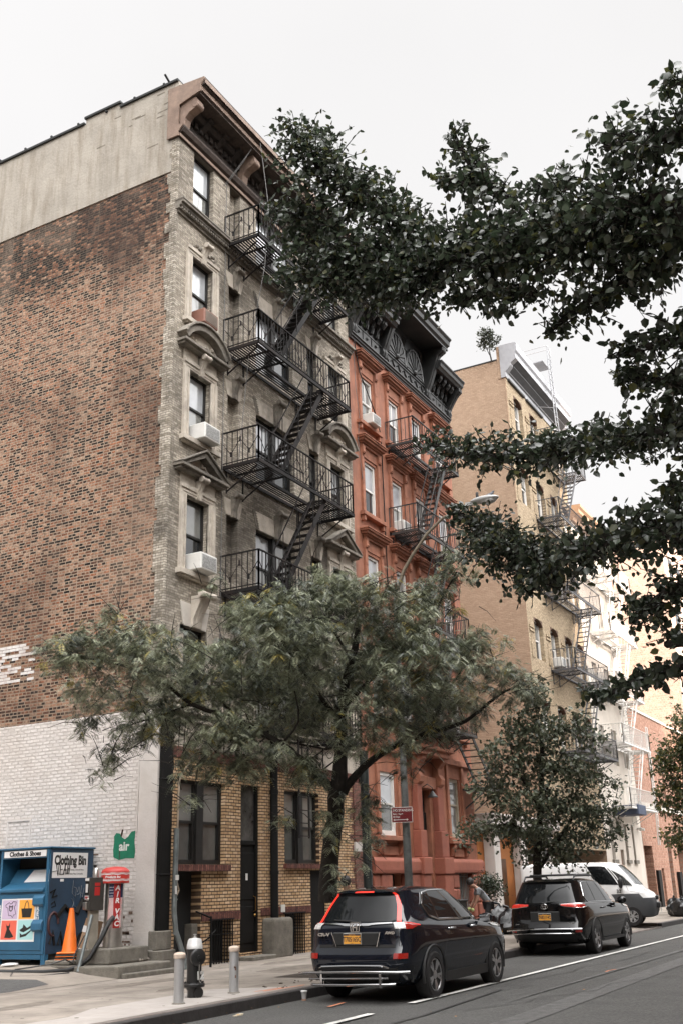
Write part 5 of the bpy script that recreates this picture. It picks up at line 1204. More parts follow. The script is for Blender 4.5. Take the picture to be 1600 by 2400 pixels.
def hld(c, lf):
    n = lf.n-1; NR = lf.NR; qx = lf.qx
    lf.patch([(0,9.7,12.9),(NR-1.5,9.75,12.85),(NR+.2,10.0,12.5)], nv=8, off=.008).build('rear_window', TINT, c, smooth=True)
    wins = [[(qx(10.4,.62),10.5,11.9),(qx(10.4,.78),10.12,12.35),(qx(10.3,1.32),10.08,12.45)],[(qx(10.3,1.38),10.08,12.45),(qx(10.3,2.22),10.06,12.5)],[(qx(10.3,2.31),10.06,12.5),(qx(10.3,2.75),10.06,12.35),(qx(10.2,3.2),10.05,11.3),(qx(10.1,3.38),10.04,10.4)]]
    for wn in wins: lf.patch(wn, nv=6, nu=4).build('side_window', TINT, c, smooth=True)
    tr = MB(); q = qx
    lf.line([(12.0,q(11,.68)),(10.6,q(10.4,.58)),(10.05,q(10.3,.75)),(10.02,q(10.3,2.2)),(10.0,q(10.1,3.42))],.012,m_=tr); lf.line([(12.0,q(11,.68)),(12.5,q(12,1.0)),(12.56,q(12,2.2))],.010,m_=tr); tr.build('chrome_window_trim', CHROME, c, smooth=True)
    lf.patch([(n,9.95,12.5),(n-NR+1,9.95,12.5)], nv=6, off=.006).build('windscreen', CLEARG, c, smooth=True)
    lf.patch([(3.6,7.8,8.25),(NR-1,7.3,8.75),(NR+1,7.1,8.8)], nv=4, off=.016).build('tail_lamp', M('bright_red_lens',(.5,.03,.02),rough=.1,var=.4,scale=25,coat=.6,emit=(1,.04,.02),estr=.08), c, smooth=True)
    lf.patch([(NR+1.0,7.1,8.8),(NR+2.4,7.2,8.75),(qx(8,.42),7.6,8.7)], nv=4, off=.016).build('tail_lamp_wrap', REDL, c, smooth=True)
    ct = MB(); lf.line([(8.32,3.6),(8.78,NR-1),(8.84,NR+1),(8.72,qx(8,.44))],.014,off=.018,m_=ct); lf.line([(7.7,3.6),(7.25,NR-1),(7.05,NR+1),(7.5,qx(8,.44))],.011,off=.018,m_=ct); ct.build('lamp_trim', CHROME, c)
    em = MB(); N2 = 20
    for (rx,rz,oy,oz) in ((.085,.058,0,0),(.034,.052,0,.002),(.06,.024,0,.026)): em.tube([(.058,oy+rx*math.cos(2*math.pi*k_/N2),1.09+oz+rz*math.sin(2*math.pi*k_/N2)) for k_ in range(N2+1)],.009,6)
    em.build('emblem', CHROME, c, smooth=True)
    plate(c,.055,.0,.86,'T683114C')
    MB().box(.055,-.36,.72,.08,.36,.98).build('plate_recess', PLAST, c, bevel=.03)
    put_text('HIGHLANDER',.035,CHROME,(.055,.62,.70),(0,-1,0),parent=c,sx=1.2,ext=.004); put_text('XLE AWD',.035,CHROME,(.055,-.62,.72),(0,-1,0),parent=c,sx=1.1,ext=.004)
    g = MB(); g.tube([(.0,.95,.56),(-.09,.8,.58),(-.10,0,.60),(-.09,-.7,.60),(-.02,-.9,.6)],.022,8); g.tube([(.0,.9,.48),(-.07,.78,.49),(-.08,0,.50),(-.07,-.6,.5),(0,-.7,.5)],.016,8); g.build('chrome_bumper_strip', CHROME, c, smooth=True)
    lf.patch([(NR-.6,2.2,2.8),(NR+1.2,2.2,2.8)], off=.012).build('bumper_reflector', REDL, c); lf.patch([(0,.6,2.0),(NR+2.9,.6,2.0)], off=.012).build('bumper_cladding', PLAST, c, smooth=True)
    rr2 = MB()
    for s_ in (-1,1): rr2.tube([(.55,s_*.62,1.67),(.68,s_*.62,1.77),(2.2,s_*.60,1.78),(2.4,s_*.60,1.68)],.022,8)
    for x in (.95,1.9): rr2.tube([(x,-.62,1.77),(x,-.58,1.80),(x,.58,1.80),(x,.62,1.77)],.022,8)
    rr2.build('roof_rack', PLAST, c, smooth=True)
    m_ = MB()
    for ax in (1.05,3.85):
        for s_ in (-1,1): m_.tube([(ax+.43*math.cos(a),s_*(.945 if ax<2 else .925),.375+.43*math.sin(a)) for a in [math.pi*(-.08+1.16*k_/20) for k_ in range(21)]],.022,6)
    for s_ in (-1,1): m_.box(1.5,s_*.88,.27,3.4,s_*.97,.33)
    m_.build('running_board', PLAST, c, smooth=True)
    hd = MB()
    for x in (1.6,2.55):
        for s_ in (-1,1): hd.tube([(x,s_*.95,1.02),(x+.03,s_*.985,1.025),(x+.2,s_*.985,1.025),(x+.23,s_*.95,1.02)],.017,6)
    hd.build('door_handle', CPAINT2, c, smooth=True)
    lf.line([(8.9,qx(8.9,.5)),(8.95,qx(8.9,3.6))],.010,off=.004).build('beltline_trim', CHROME, c)
    for s_ in (-1,1):
        o = MB().ball((0,0,0),.14,8,0,(.55,.9,.66)).build('wing_mirror', CPAINT2, c, smooth=True); o.location = (3.15,s_*1.06,1.16); MB().bar((0,-s_*.16,-.03),(0,0,-.02),.05,.04).build('mirror_arm', PLAST, o)
    m_ = MB(); m_.tube([(.10,.05,1.17),(.13,-.2,1.2),(.15,-.35,1.2)],.012,6); m_.build('rear_wiper', PLAST, c)
    lf.patch([(n-NR-1.5,6.6,8.2),(n-NR-5.5,7.2,8.15)], off=.012).build('headlamp', CLRL, c, smooth=True)
suv('large_suv', 'black three-row SUV with a roof rack and wide chrome-edged tail lamps', (25.45,8.62,0), LH, CPAINT2, (1.05,3.85), .37, .83, .245, hld)
# ---------- white van with grey lower cladding, nose out over the kerb cut ----------
VW = M('white_van_paint', (.70,.70,.69), rough=.25, var=.05, spec=.5, coat=.5, dirt=.15, dirtcol=(.5,.48,.45))
VG = M('grey_van_cladding', (.055,.058,.062), rough=.5, var=.1)
LV = [dict(x=(.2,4.85),w=.86,z=(.3,.3)), dict(x=(.05,5.0),w=.97,z=(.40,.36)), dict(x=(0,5.08),w=1.0,z=(.55,.55),bf=.25), dict(x=(0,5.1),w=1.01,z=(.75,.75),bf=.28), dict(x=(0,5.06),w=1.01,z=(.92,.98),bf=.3),
      dict(x=(.01,4.96),w=1.01,z=(1.1,1.14),bf=.32,rf=.4), dict(x=(.02,4.72),w=1.0,z=(1.25,1.30),bf=.35,rf=.4,wf=.9), dict(x=(.02,4.60),w=.99,z=(1.35,1.40),bf=.35,rf=.4,wf=.88), dict(x=(.03,4.30),w=.965,z=(1.75,1.78),bf=.3,rf=.36,wf=.82), dict(x=(.04,3.98),w=.935,z=(2.1,2.12),bf=.25,rf=.34,wf=.78),
      dict(x=(.06,3.84),w=.90,z=(2.2,2.2),bf=.2,rf=.3,wf=.74), dict(x=(.15,3.55),w=.78,z=(2.27,2.26),bf=.2,rf=.3,wf=.64), dict(x=(.4,3.2),w=.4,z=(2.3,2.28),wf=.34,rr=.2,rf=.2)]
v = empty('cargo_van', (39.15,14.0,.10), R(-80)); v.scale = (.95,.95,.95); tag(v, 'white cargo van with dark grey lower cladding parked nose out across the pavement', 'van')
lf = Loft(LV); n = lf.n-1; NR = lf.NR; qx = lf.qx
def vmi(h, q):
    x = lf.P(h+.5,q).x; return 1 if (h < 3 or (h < 5 and x > 3.55 - (h-3)*.0 and x < 5 and h < 4) or (h==4 and 3.4<x<4.4)) else 0
b_ = lf.mesh(vmi).build('body', [VW, VG], v, smooth=True); cut_wells(b_, [(.95,.36),(4.15,.36)], .42, .6, v)
wheels(v, [(.95,.35),(4.15,.35)], .88, .35, .22, .21, 6, M('steel_rim',(.35,.35,.35),rough=.5,metal=.5))
lf.patch([(qx(7.4,2.95),7.25,9.2),(qx(7.4,3.35),7.2,9.2),(qx(7.3,3.72),7.15,8.95)], nv=6).build('side_window', TINT, v, smooth=True)
lf.patch([(qx(7.3,3.77),7.1,8.85),(qx(7.2,4.12),7.05,7.95),(qx(7.1,4.36),7.02,7.25)], nv=6).build('quarter_window', CLEARG, v, smooth=True)
lf.patch([(n,7.1,9.6),(n-NR+2,7.1,9.55),(n-NR-1.0,7.2,9.3)], nv=8, off=.01).build('windscreen', CLEARG, v, smooth=True)
lf.patch([(n-NR+.6,4.9,5.9),(n-NR-2.2,5.0,6.2),(qx(5.6,4.15),5.6,6.1)], off=.014).build('headlamp', CLRL, v, smooth=True)
m_ = MB(); m_.box(5.02,-.5,.62,5.14,.5,.82); m_.box(5.0,-.45,.9,5.10,.45,1.05); m_.build('grille', PLAST, v, bevel=.03)
m_ = MB(); m_.box(5.10,-.45,.93,5.115,.45,.95); m_.box(5.09,-.42,.99,5.115,.42,1.01); m_.build('grille_bar', CHROME, v); m_ = MB().box(5.13,-.16,.5,5.15,.16,.62); m_.build('licence_plate', ACW, v)
for s_ in (-1,1):
    o = MB().ball((0,0,0),.2,8,0,(.45,.55,1.0)).build('wing_mirror', PLAST, v, smooth=True); o.location = (3.85,s_*1.16,1.52); MB().bar((0,-s_*.2,-.1),(0,0,-.05),.06,.05).build('mirror_arm', PLAST, o)
m_ = MB()
for x in (2.86,4.0,1.6): lf.line([(2.2,qx(4,x)),(9.4,qx(8,x))],.006,off=0,m_=m_)
m_.build('door_seam', VG, v)
m_ = MB(); m_.box(3.05,-1.03,1.16,3.25,-.995,1.22); m_.build('door_handle', PLAST, v)

put_text('32',.17,PLAST,(3.75,-1.015,1.22),(1,0,0),parent=v,ext=.003,bold=.004)
PEAR= [[[5.17, 0.49, 4.89, 0.39], [5.43, 0.99, 5.38, 0.49], [5.85, 1.55, 5.68, 0.43], [6.15, 2.14, 5.92, 0.37], [6.43, 2.73, 6.22, 0.3], [6.63, 3.24, 6.54, 0.27], [6.74, 3.7, 6.85, 0.26], [6.78, 4.07, 7.14, 0.19]], [[6.43, 2.65, 6.34, 0.25], [6.57, 3.07, 6.9, 0.21], [6.62, 3.49, 7.4, 0.26], [6.58, 3.76, 7.75, 0.28], [6.59, 3.91, 8.11, 0.17]], [[6.42, 2.67, 6.03, 0.23], [6.7, 3.28, 6.31, 0.23], [6.8, 3.78, 6.61, 0.22], [6.83, 4.23, 6.82, 0.17]], [[6.72, 3.55, 7.09, 0.15], [6.66, 3.95, 7.29, 0.19], [6.7, 4.24, 7.42, 0.12]], [[5.92, 1.78, 6.08, 0.21], [6.04, 2.08, 6.57, 0.17], [6.11, 2.25, 7.04, 0.11]], [[5.95, 2.0, 6.3, 0.14], [6.07, 2.38, 6.68, 0.11]], [[5.81, 1.56, 6.03, 0.2], [5.56, 1.27, 5.85, 0.19]], [[5.0, 0.38, 5.46, 0.3], [5.21, 0.72, 5.67, 0.32], [5.44, 1.01, 5.92, 0.24]], [[4.84, 0.33, 5.6, 0.14], [5.07, 0.56, 5.92, 0.1]], [[5.45, 0.76, 5.04, 0.27], [5.85, 1.26, 5.16, 0.27], [6.12, 1.66, 5.16, 0.14]], [[6.0, 1.72, 5.38, 0.17], [6.27, 2.11, 5.66, 0.15], [6.49, 2.49, 5.82, 0.11]], [[5.49, 0.6, 4.56, 0.26], [5.77, 0.88, 4.67, 0.23], [6.03, 1.22, 4.8, 0.15]], [[5.59, 0.66, 4.25, 0.24], [5.91, 0.99, 4.5, 0.21], [6.16, 1.26, 4.72, 0.11]], [[5.75, 0.72, 4.06, 0.32], [6.12, 1.02, 4.25, 0.29], [6.56, 1.4, 4.45, 0.22], [7.16, 1.85, 4.74, 0.18], [7.75, 2.37, 4.97, 0.19], [8.1, 3.06, 5.28, 0.19], [8.31, 3.56, 5.58, 0.13]], [[5.86, 0.79, 3.72, 0.19], [6.23, 1.06, 3.93, 0.16]], [[5.89, 0.81, 3.6, 0.34], [6.34, 1.24, 3.71, 0.31], [6.88, 1.71, 3.83, 0.22], [7.52, 2.2, 3.99, 0.2], [7.99, 2.7, 4.24, 0.29], [8.36, 3.09, 4.59, 0.21], [8.6, 3.46, 5.0, 0.09]], [[7.54, 2.22, 3.93, 0.2], [7.87, 2.55, 3.87, 0.12]], [[6.11, 0.9, 3.24, 0.25], [6.41, 1.2, 3.31, 0.28], [6.75, 1.51, 3.26, 0.14]], [[6.2, 0.96, 2.94, 0.25], [6.5, 1.26, 3.01, 0.22]], [[6.38, 1.16, 2.84, 0.13], [6.89, 1.53, 2.89, 0.1], [7.4, 1.93, 2.88, 0.09], [7.73, 2.13, 2.99, 0.05]]]
PTRUNK= [[6.46, 0.98, 1.11], [6.08, 0.7, 2.41], [5.75, 0.49, 3.5], [5.46, 0.35, 4.37], [5.18, 0.22, 5.23]]
LOC= [[14.13, 13.37, 5.86, 0.69, 0.44, 1], [14.79, 13.04, 6.18, 0.89, 0.48, 1], [15.19, 13.55, 5.4, 0.89, 0.44, 0.8], [14.86, 11.86, 5.79, 0.89, 0.65, 1], [15.98, 12.51, 5.15, 0.97, 0.48, 1], [15.99, 11.32, 5.51, 0.97, 0.73, 1], [16.33, 11.17, 6.64, 0.57, 0.4, 0.7], [15.6, 9.92, 6.55, 0.73, 0.44, 1], [16.96, 11.09, 5.81, 0.89, 0.81, 1], [15.67, 9.42, 5.85, 0.97, 0.89, 1], [16.47, 9.32, 6.98, 0.81, 0.48, 1], [16.15, 8.35, 6.67, 0.73, 0.48, 1], [17.2, 10.36, 5.01, 1.21, 0.73, 1], [17.94, 9.52, 5.78, 1.13, 0.89, 1], [16.84, 8.1, 6.21, 0.89, 0.73, 1], [17.74, 7.79, 6.77, 0.73, 0.48, 0.8], [18.01, 7.24, 7.43, 0.48, 0.4, 0.7], [16.86, 7.65, 5.29, 1.13, 0.81, 1], [16.93, 8.58, 4.48, 1.13, 0.65, 1], [18.69, 7.88, 4.95, 0.89, 0.57, 0.9], [18.5, 7.11, 5.82, 0.73, 0.57, 0.8], [18.66, 6.62, 5.21, 0.65, 0.48, 0.9], [19.3, 6.34, 5.19, 0.4, 0.32, 0.6], [18.47, 8.27, 4.38, 0.73, 0.36, 0.7], [15.94, 10.89, 4.43, 0.81, 0.4, 0.9], [16.2, 12.15, 4.49, 0.57, 0.36, 0.6], [15.65, 13.15, 4.53, 0.65, 0.36, 0.7], [15.57, 13.68, 4.0, 0.32, 0.4, 0.35], [15.38, 12.42, 4.67, 0.73, 0.36, 0.9], [15.88, 11.6, 3.94, 0.61, 0.4, 0.8], [16.35, 11.07, 3.79, 0.48, 0.32, 0.7], [15.18, 13.82, 4.78, 0.48, 0.28, 0.5], [16.29, 10.38, 3.96, 0.65, 0.28, 0.7], [16.93, 10.03, 3.75, 0.48, 0.4, 0.8], [17.6, 9.16, 2.97, 0.28, 0.61, 0.5], [17.36, 9.76, 2.77, 0.29, 0.65, 0.35], [17.92, 9.36, 2.24, 0.2, 0.36, 0.3], [15.45, 11.86, 3.77, 0.28, 0.36, 0.6], [15.63, 11.69, 3.25, 0.2, 0.28, 0.4], [16.79, 10.52, 2.86, 0.28, 0.2, 0.3], [17.54, 9.88, 1.88, 0.21, 0.24, 0.3], [18.4, 8.63, 3.77, 0.32, 0.28, 0.5], [15.66, 11.31, 7.19, 0.24, 0.24, 0.35], [14.69, 12.87, 6.63, 0.32, 0.2, 0.3]]
LBR= [[[18.19, 10.36, 1.43, 0.23], [17.96, 10.16, 2.27, 0.2], [17.76, 9.93, 3.02, 0.19], [17.62, 9.74, 3.63, 0.18], [17.54, 9.63, 4.25, 0.13], [17.4, 9.53, 5.03, 0.11], [17.24, 9.13, 5.94, 0.08], [17.08, 8.84, 6.7, 0.04]], [[17.7, 9.82, 3.33, 0.15], [17.08, 10.12, 3.85, 0.12], [16.52, 10.43, 4.22, 0.1], [16.15, 11.03, 4.62, 0.08], [15.71, 11.8, 4.96, 0.06], [15.27, 12.27, 5.43, 0.05], [14.71, 13.05, 5.76, 0.03], [14.23, 13.66, 5.83, 0.015]], [[17.73, 9.77, 3.33, 0.15], [17.88, 9.37, 3.78, 0.12], [18.04, 8.8, 4.15, 0.1], [18.28, 8.18, 4.36, 0.08], [18.66, 7.54, 4.58, 0.06], [18.95, 6.82, 5.11, 0.04], [19.18, 6.29, 5.25, 0.02]], [[17.45, 9.57, 4.55, 0.08], [16.6, 9.72, 5.26, 0.06], [15.93, 9.95, 5.98, 0.04], [15.62, 10.12, 6.5, 0.02]], [[17.36, 9.51, 4.86, 0.08], [17.61, 8.69, 5.62, 0.06], [17.86, 7.87, 6.39, 0.045], [17.94, 7.22, 7.33, 0.02]], [[17.24, 9.23, 5.79, 0.05], [16.6, 9.41, 6.52, 0.03], [16.39, 9.46, 6.98, 0.015]], [[17.67, 8.35, 5.92, 0.04], [17.05, 8.1, 6.58, 0.02]], [[16.15, 11.03, 4.62, 0.05], [16.04, 11.75, 5.41, 0.04], [15.36, 12.16, 5.92, 0.02]], [[15.71, 11.8, 4.96, 0.04], [15.71, 12.6, 4.8, 0.03], [15.47, 13.21, 4.59, 0.02], [15.52, 13.63, 3.91, 0.01]], [[18.28, 8.18, 4.36, 0.05], [18.42, 7.65, 5.3, 0.035], [18.5, 7.11, 5.82, 0.02]], [[16.57, 10.37, 4.18, 0.04], [16.34, 9.85, 4.53, 0.03], [16.06, 9.76, 5.03, 0.02]]]
OAK= [[28.6, 9.36, 6.53, 0.49, 0.67, 0.8], [28.35, 9.79, 5.7, 0.61, 0.61, 1], [28.13, 10.28, 5.01, 0.67, 0.55, 0.9], [29.48, 9.3, 5.66, 0.55, 0.61, 0.9], [29.84, 8.69, 5.89, 0.49, 0.55, 0.8], [30.25, 8.29, 5.41, 0.43, 0.43, 0.5], [29.15, 9.65, 4.82, 0.91, 0.61, 1], [30.05, 8.83, 4.59, 0.73, 0.61, 0.9], [30.38, 8.2, 4.33, 0.49, 0.43, 0.6], [28.39, 10.82, 4.26, 0.61, 0.49, 0.7], [28.54, 10.15, 3.87, 0.97, 0.55, 1], [30.1, 9.44, 3.68, 1.09, 0.61, 1], [30.67, 8.5, 3.53, 0.67, 0.43, 0.8], [28.77, 11.19, 3.13, 0.91, 0.34, 1], [28.73, 11.91, 2.88, 0.43, 0.19, 0.8], [29.03, 10.16, 2.98, 0.97, 0.46, 1], [30.29, 9.61, 2.69, 0.85, 0.49, 1], [30.82, 8.75, 2.84, 0.67, 0.36, 0.8], [31.01, 8.1, 2.94, 0.34, 0.24, 0.6], [30.06, 10.33, 2.31, 0.61, 0.27, 0.7], [30.63, 9.39, 2.17, 0.49, 0.22, 0.4]]
OBR= [[[30.27, 10.45, 1.05, 0.14], [29.97, 10.22, 2.08, 0.12], [29.75, 10.02, 2.88, 0.1], [29.41, 9.7, 4.13, 0.08], [28.94, 9.44, 5.62, 0.04]], [[30.01, 10.19, 2.02, 0.07], [30.15, 9.69, 2.64, 0.05], [30.37, 9.04, 3.55, 0.03]], [[29.86, 10.09, 2.53, 0.06], [28.99, 10.5, 3.22, 0.04], [28.96, 11.41, 2.98, 0.02]], [[29.57, 9.84, 3.56, 0.05], [28.5, 10.07, 4.68, 0.03], [28.5, 10.24, 5.64, 0.015]], [[29.5, 9.79, 3.79, 0.05], [29.7, 9.04, 5.18, 0.02]]]
FAR= [[50.42, 9.88, 7.18, 0.99, 0.89, 1], [50.36, 10.55, 6.46, 0.79, 0.79, 0.8], [50.9, 10.55, 5.15, 0.89, 0.89, 1], [51.65, 10.45, 3.46, 0.99, 0.89, 1], [49.83, 10.67, 7.58, 0.4, 0.3, 0.5], [50.37, 9.14, 8.28, 0.99, 1.19, 1], [51.41, 9.35, 5.48, 1.19, 1.58, 1]]
FBR= [[[52.65, 10.87, 0.48, 0.16], [51.67, 10.28, 3.64, 0.13], [50.75, 9.86, 6.43, 0.08], [50.25, 9.65, 7.92, 0.03]]]
# ================= trees =================
BARK = M('dark_bark', (.022,.018,.014), rough=.95, var=.5, scale=9, bump=1.0, bscale=22)
def leafmat(name, col, rough=.45, trans=.12, spec=.5):
    m, n, b = newmat(name); l = n.links.new
    b.inputs['Roughness'].default_value = rough; b.inputs['Specular IOR Level'].default_value = spec
    geo = n.nodes.new('ShaderNodeNewGeometry')
    cr = n.nodes.new('ShaderNodeValToRGB'); e = cr.color_ramp.elements; e[0].color = rgb([c*.6 for c in col]); e[1].color = rgb([c*1.45 for c in col])
    l(geo.outputs['Random Per Island'], cr.inputs[0]); l(cr.outputs[0], b.inputs['Base Color'])
    if trans:
        tr = n.nodes.new('ShaderNodeBsdfTranslucent'); mx = n.nodes.new('ShaderNodeMixShader'); mx.inputs[0].default_value = trans
        sc_ = n.nodes.new('ShaderNodeVectorMath'); sc_.operation = 'SCALE'; l(cr.outputs[0], sc_.inputs[0]); sc_.inputs['Scale'].default_value = 2.0; l(sc_.outputs[0], tr.inputs[0])
        out_ = n.nodes['Material Output']; l(b.outputs[0], mx.inputs[1]); l(tr.outputs[0], mx.inputs[2]); l(mx.outputs[0], out_.inputs[0])
    return m
rng = np.random.default_rng(11)
def unit(v): return v/np.maximum(1e-9, np.linalg.norm(v, axis=-1, keepdims=True))
def leaf_mesh(name, base, dirs, nrm, size, width, mats, parent, mi=None, shape='ovate', cup=.18):
    """one ovate, folded leaf per row"""
    N = len(base); side = unit(np.cross(dirs, nrm)); up = np.cross(side, dirs)
    if shape == 'ovate': prof = np.array([[0,0,0],[.5,0,-cup*.6],[1,0,.0],[.25,-.42,.02],[.66,-.34,.04],[.25,.42,.02],[.66,.34,.04]]); F = np.array([[0,1,4,3],[1,2,4,4],[0,5,6,1],[1,6,2,2]])
    else: prof = np.array([[0,0,0],[.5,0,-cup*.5],[1,0,0],[.32,-.5,.05],[.5,-.18,0],[.72,-.42,.05],[.32,.5,.05],[.5,.18,0],[.72,.42,.05]]); F = np.array([[0,1,4,3],[1,2,5,4],[0,6,7,1],[1,7,8,2]])
    P = base[:,None,:]+size[:,None,None]*(prof[None,:,0:1]*dirs[:,None,:]+prof[None,:,1:2]*width*side[:,None,:]+prof[None,:,2:3]*up[:,None,:])
    k = prof.shape[0]; V = P.reshape(-1,3); faces = []
    off = (np.arange(N)*k)[:,None,None]+F[None]
    tri = F[:,2]==F[:,3]
    loops = []; tot = []
    me = bpy.data.meshes.new(name)
    fl = off.reshape(-1,4); trimask = np.tile(tri, N)
    cnt = np.where(trimask,3,4); starts = np.concatenate([[0],np.cumsum(cnt)[:-1]])
    flat = fl.reshape(-1); keep = np.ones((len(fl),4),bool); keep[trimask,3] = False; flat = flat[keep.reshape(-1)]
    me.vertices.add(len(V)); me.vertices.foreach_set('co', V.astype(np.float32).ravel())
    me.loops.add(len(flat)); me.loops.foreach_set('vertex_index', flat.astype(np.int32))
    me.polygons.add(len(fl)); me.polygons.foreach_set('loop_start', starts.astype(np.int32)); me.polygons.foreach_set('loop_total', cnt.astype(np.int32))
    for m_ in mats: me.materials.append(m_)
    if mi is not None: me.polygons.foreach_set('material_index', np.repeat(mi, len(F)).astype(np.int32))
    me.polygons.foreach_set('use_smooth', np.ones(len(fl),bool))
    me.update(calc_edges=True); me.validate()
    o = bpy.data.objects.new(name, me); COL.objects.link(o); o.parent = parent; return o
def limbs(name, L, mat, parent, n=8):
    m_ = MB()
    for pts in L:
        P_ = [Vector(p[:3]) for p in pts]; r_ = [p[3] for p in pts]; q = []; rr_ = []
        for i in range(len(P_)-1):
            for t in range(3):
                u = t/3; a = P_[max(0,i-1)]; b_ = P_[i]; c_ = P_[i+1]; d_ = P_[min(len(P_)-1,i+2)]
                q.append(.5*((2*b_)+(c_-a)*u+(2*a-5*b_+4*c_-d_)*u*u+(3*b_-a-3*c_+d_)*u**3)+Vector((rnd.gauss(0,.012),rnd.gauss(0,.012),0))*min(1,r_[i]*12)); rr_.append(r_[i]*(1-u)+r_[i+1]*u)
        q.append(P_[-1]); rr_.append(r_[-1]); m_.tube(q, rr_, n)
    return m_.build(name, mat, parent, smooth=True)
# ---- pear tree leaning in from the camera's side ----
E_ = empty('pear_tree'); tag(E_, 'dark glossy-leaved pear tree reaching in overhead from the right edge', 'tree')
bl = [[p[:3]+[max(.010,.014+.05*p[3])] for p in l] for l in PEAR]
tr_ = [p+[.17-.02*i] for i, p in enumerate(PTRUNK)]; tr_[0][:3] = [5.9,-1.0,.1]; tr_[1][:3] = [5.88,-.62,1.6]; tr_[2][:3] = [5.74,-.1,3.2]
t_ = PTRUNK[-1]; tr_ += [[t_[0]+.1,t_[1]-.15,t_[2]+1.3,.06],[t_[0]+.05,t_[1]-.1,t_[2]+2.6,.02]]
BACK = []
for q_, (dx_, dy_, dz_, z_) in enumerate(((1.6,-2.9,.7,4.4),(-.3,-2.6,.9,5.2),(2.3,-3.4,.3,3.4),(.9,-2.0,1.5,6.6),(-1.0,-2.4,.5,3.9),(1.9,-2.3,1.2,5.8))):
    BACK.append([[5.5+dx_*u,.1+dy_*u,z_+dz_*u,.30*(1-.4*u)] for u in (.14,.4,.7,1.0)])
BACK.append([[t_[0]+.05,t_[1]-.45,t_[2]+.4,.25],[t_[0]+.05,t_[1]-.5,t_[2]+1.3,.3],[t_[0]+.0,t_[1]-.45,t_[2]+2.5,.2]])
limbs('branches', [[[5.45,.2,l[0][2]-.25,.06]]+[p[:3]+[.05*(1-.28*i)] for i, p in enumerate(l)] for l in BACK[:-1]], BARK, E_, 6)
limbs('trunk', [tr_], BARK, E_, 12); limbs('branches', [[tr_[min(4,1+i%4)][:3]+[.06]]+l if i in (0,7,11,13,15,17) else l for i, l in enumerate(bl)], BARK, E_, 6)
B_, Dr, Nn = [], [], []; tw = MB()
for l in PEAR+BACK:
    l = [np.array(p) for p in l]
    for a, b_ in zip(l[:-1], l[1:]):
        ln = np.linalg.norm(b_[:3]-a[:3]); r_ = (a[3]+b_[3])/2; dd_ = np.linalg.norm((a+b_)[:3]/2-np.array([0,0,1.65])); kr = float(np.interp(dd_,[6.4,7.2,8.2,9.2],[.92,1.0,1.3,1.5]))
        r_ *= .9*kr; ns = int(max(4, ln*r_*r_*1750+ln*95))
        for _ in range(ns):
            t = rng.random(); c = a+(b_-a)*t; R_ = c[3]*.9*kr
            d = unit(rng.normal(size=3)*np.array([1,1,.8])+np.array([0,0,.25])); Ls = R_*(.45+.62*rng.random()**.6)
            st = c[:3]+rng.normal(size=3)*R_*.22; en = st+d*Ls; bend = np.array([0,0,-.10*Ls])
            k_ = max(3,int(Ls/.045)); tt = (np.arange(k_)+rng.random(k_)*.6+.4)/k_
            pos = st+(en-st)*tt[:,None]+bend*(tt**2)[:,None]
            B_.append(pos); Dr.append(unit(rng.normal(size=(k_,3))*.75+d*.45+np.array([0,0,-.55]))); Nn.append(unit(rng.normal(size=(k_,3))*.8+np.array([-.35,-.15,.6])))
            if rng.random()<.5: tw.tube([tuple(st),tuple((st+en)/2+bend*.25),tuple(en+bend)],[.006,.004,.002],4,cap=False)
tw.build('twigs', BARK, E_)
B_, Dr, Nn = map(np.concatenate, (B_,Dr,Nn)); N = len(B_); print('pear leaves', N, flush=True)
leaf_mesh('crown', B_, Dr, Nn, .034+.040*rng.random(N)**1.3, .86, [leafmat('pear_leaf',(.032,.045,.027),rough=.34,trans=.2,spec=.7),leafmat('pear_leaf_olive',(.07,.075,.028),rough=.45,trans=.28),leafmat('pear_leaf_pale',(.07,.09,.058),rough=.32,trans=.2,spec=.7)], E_, rng.choice(3,N,p=[.68,.10,.22]))
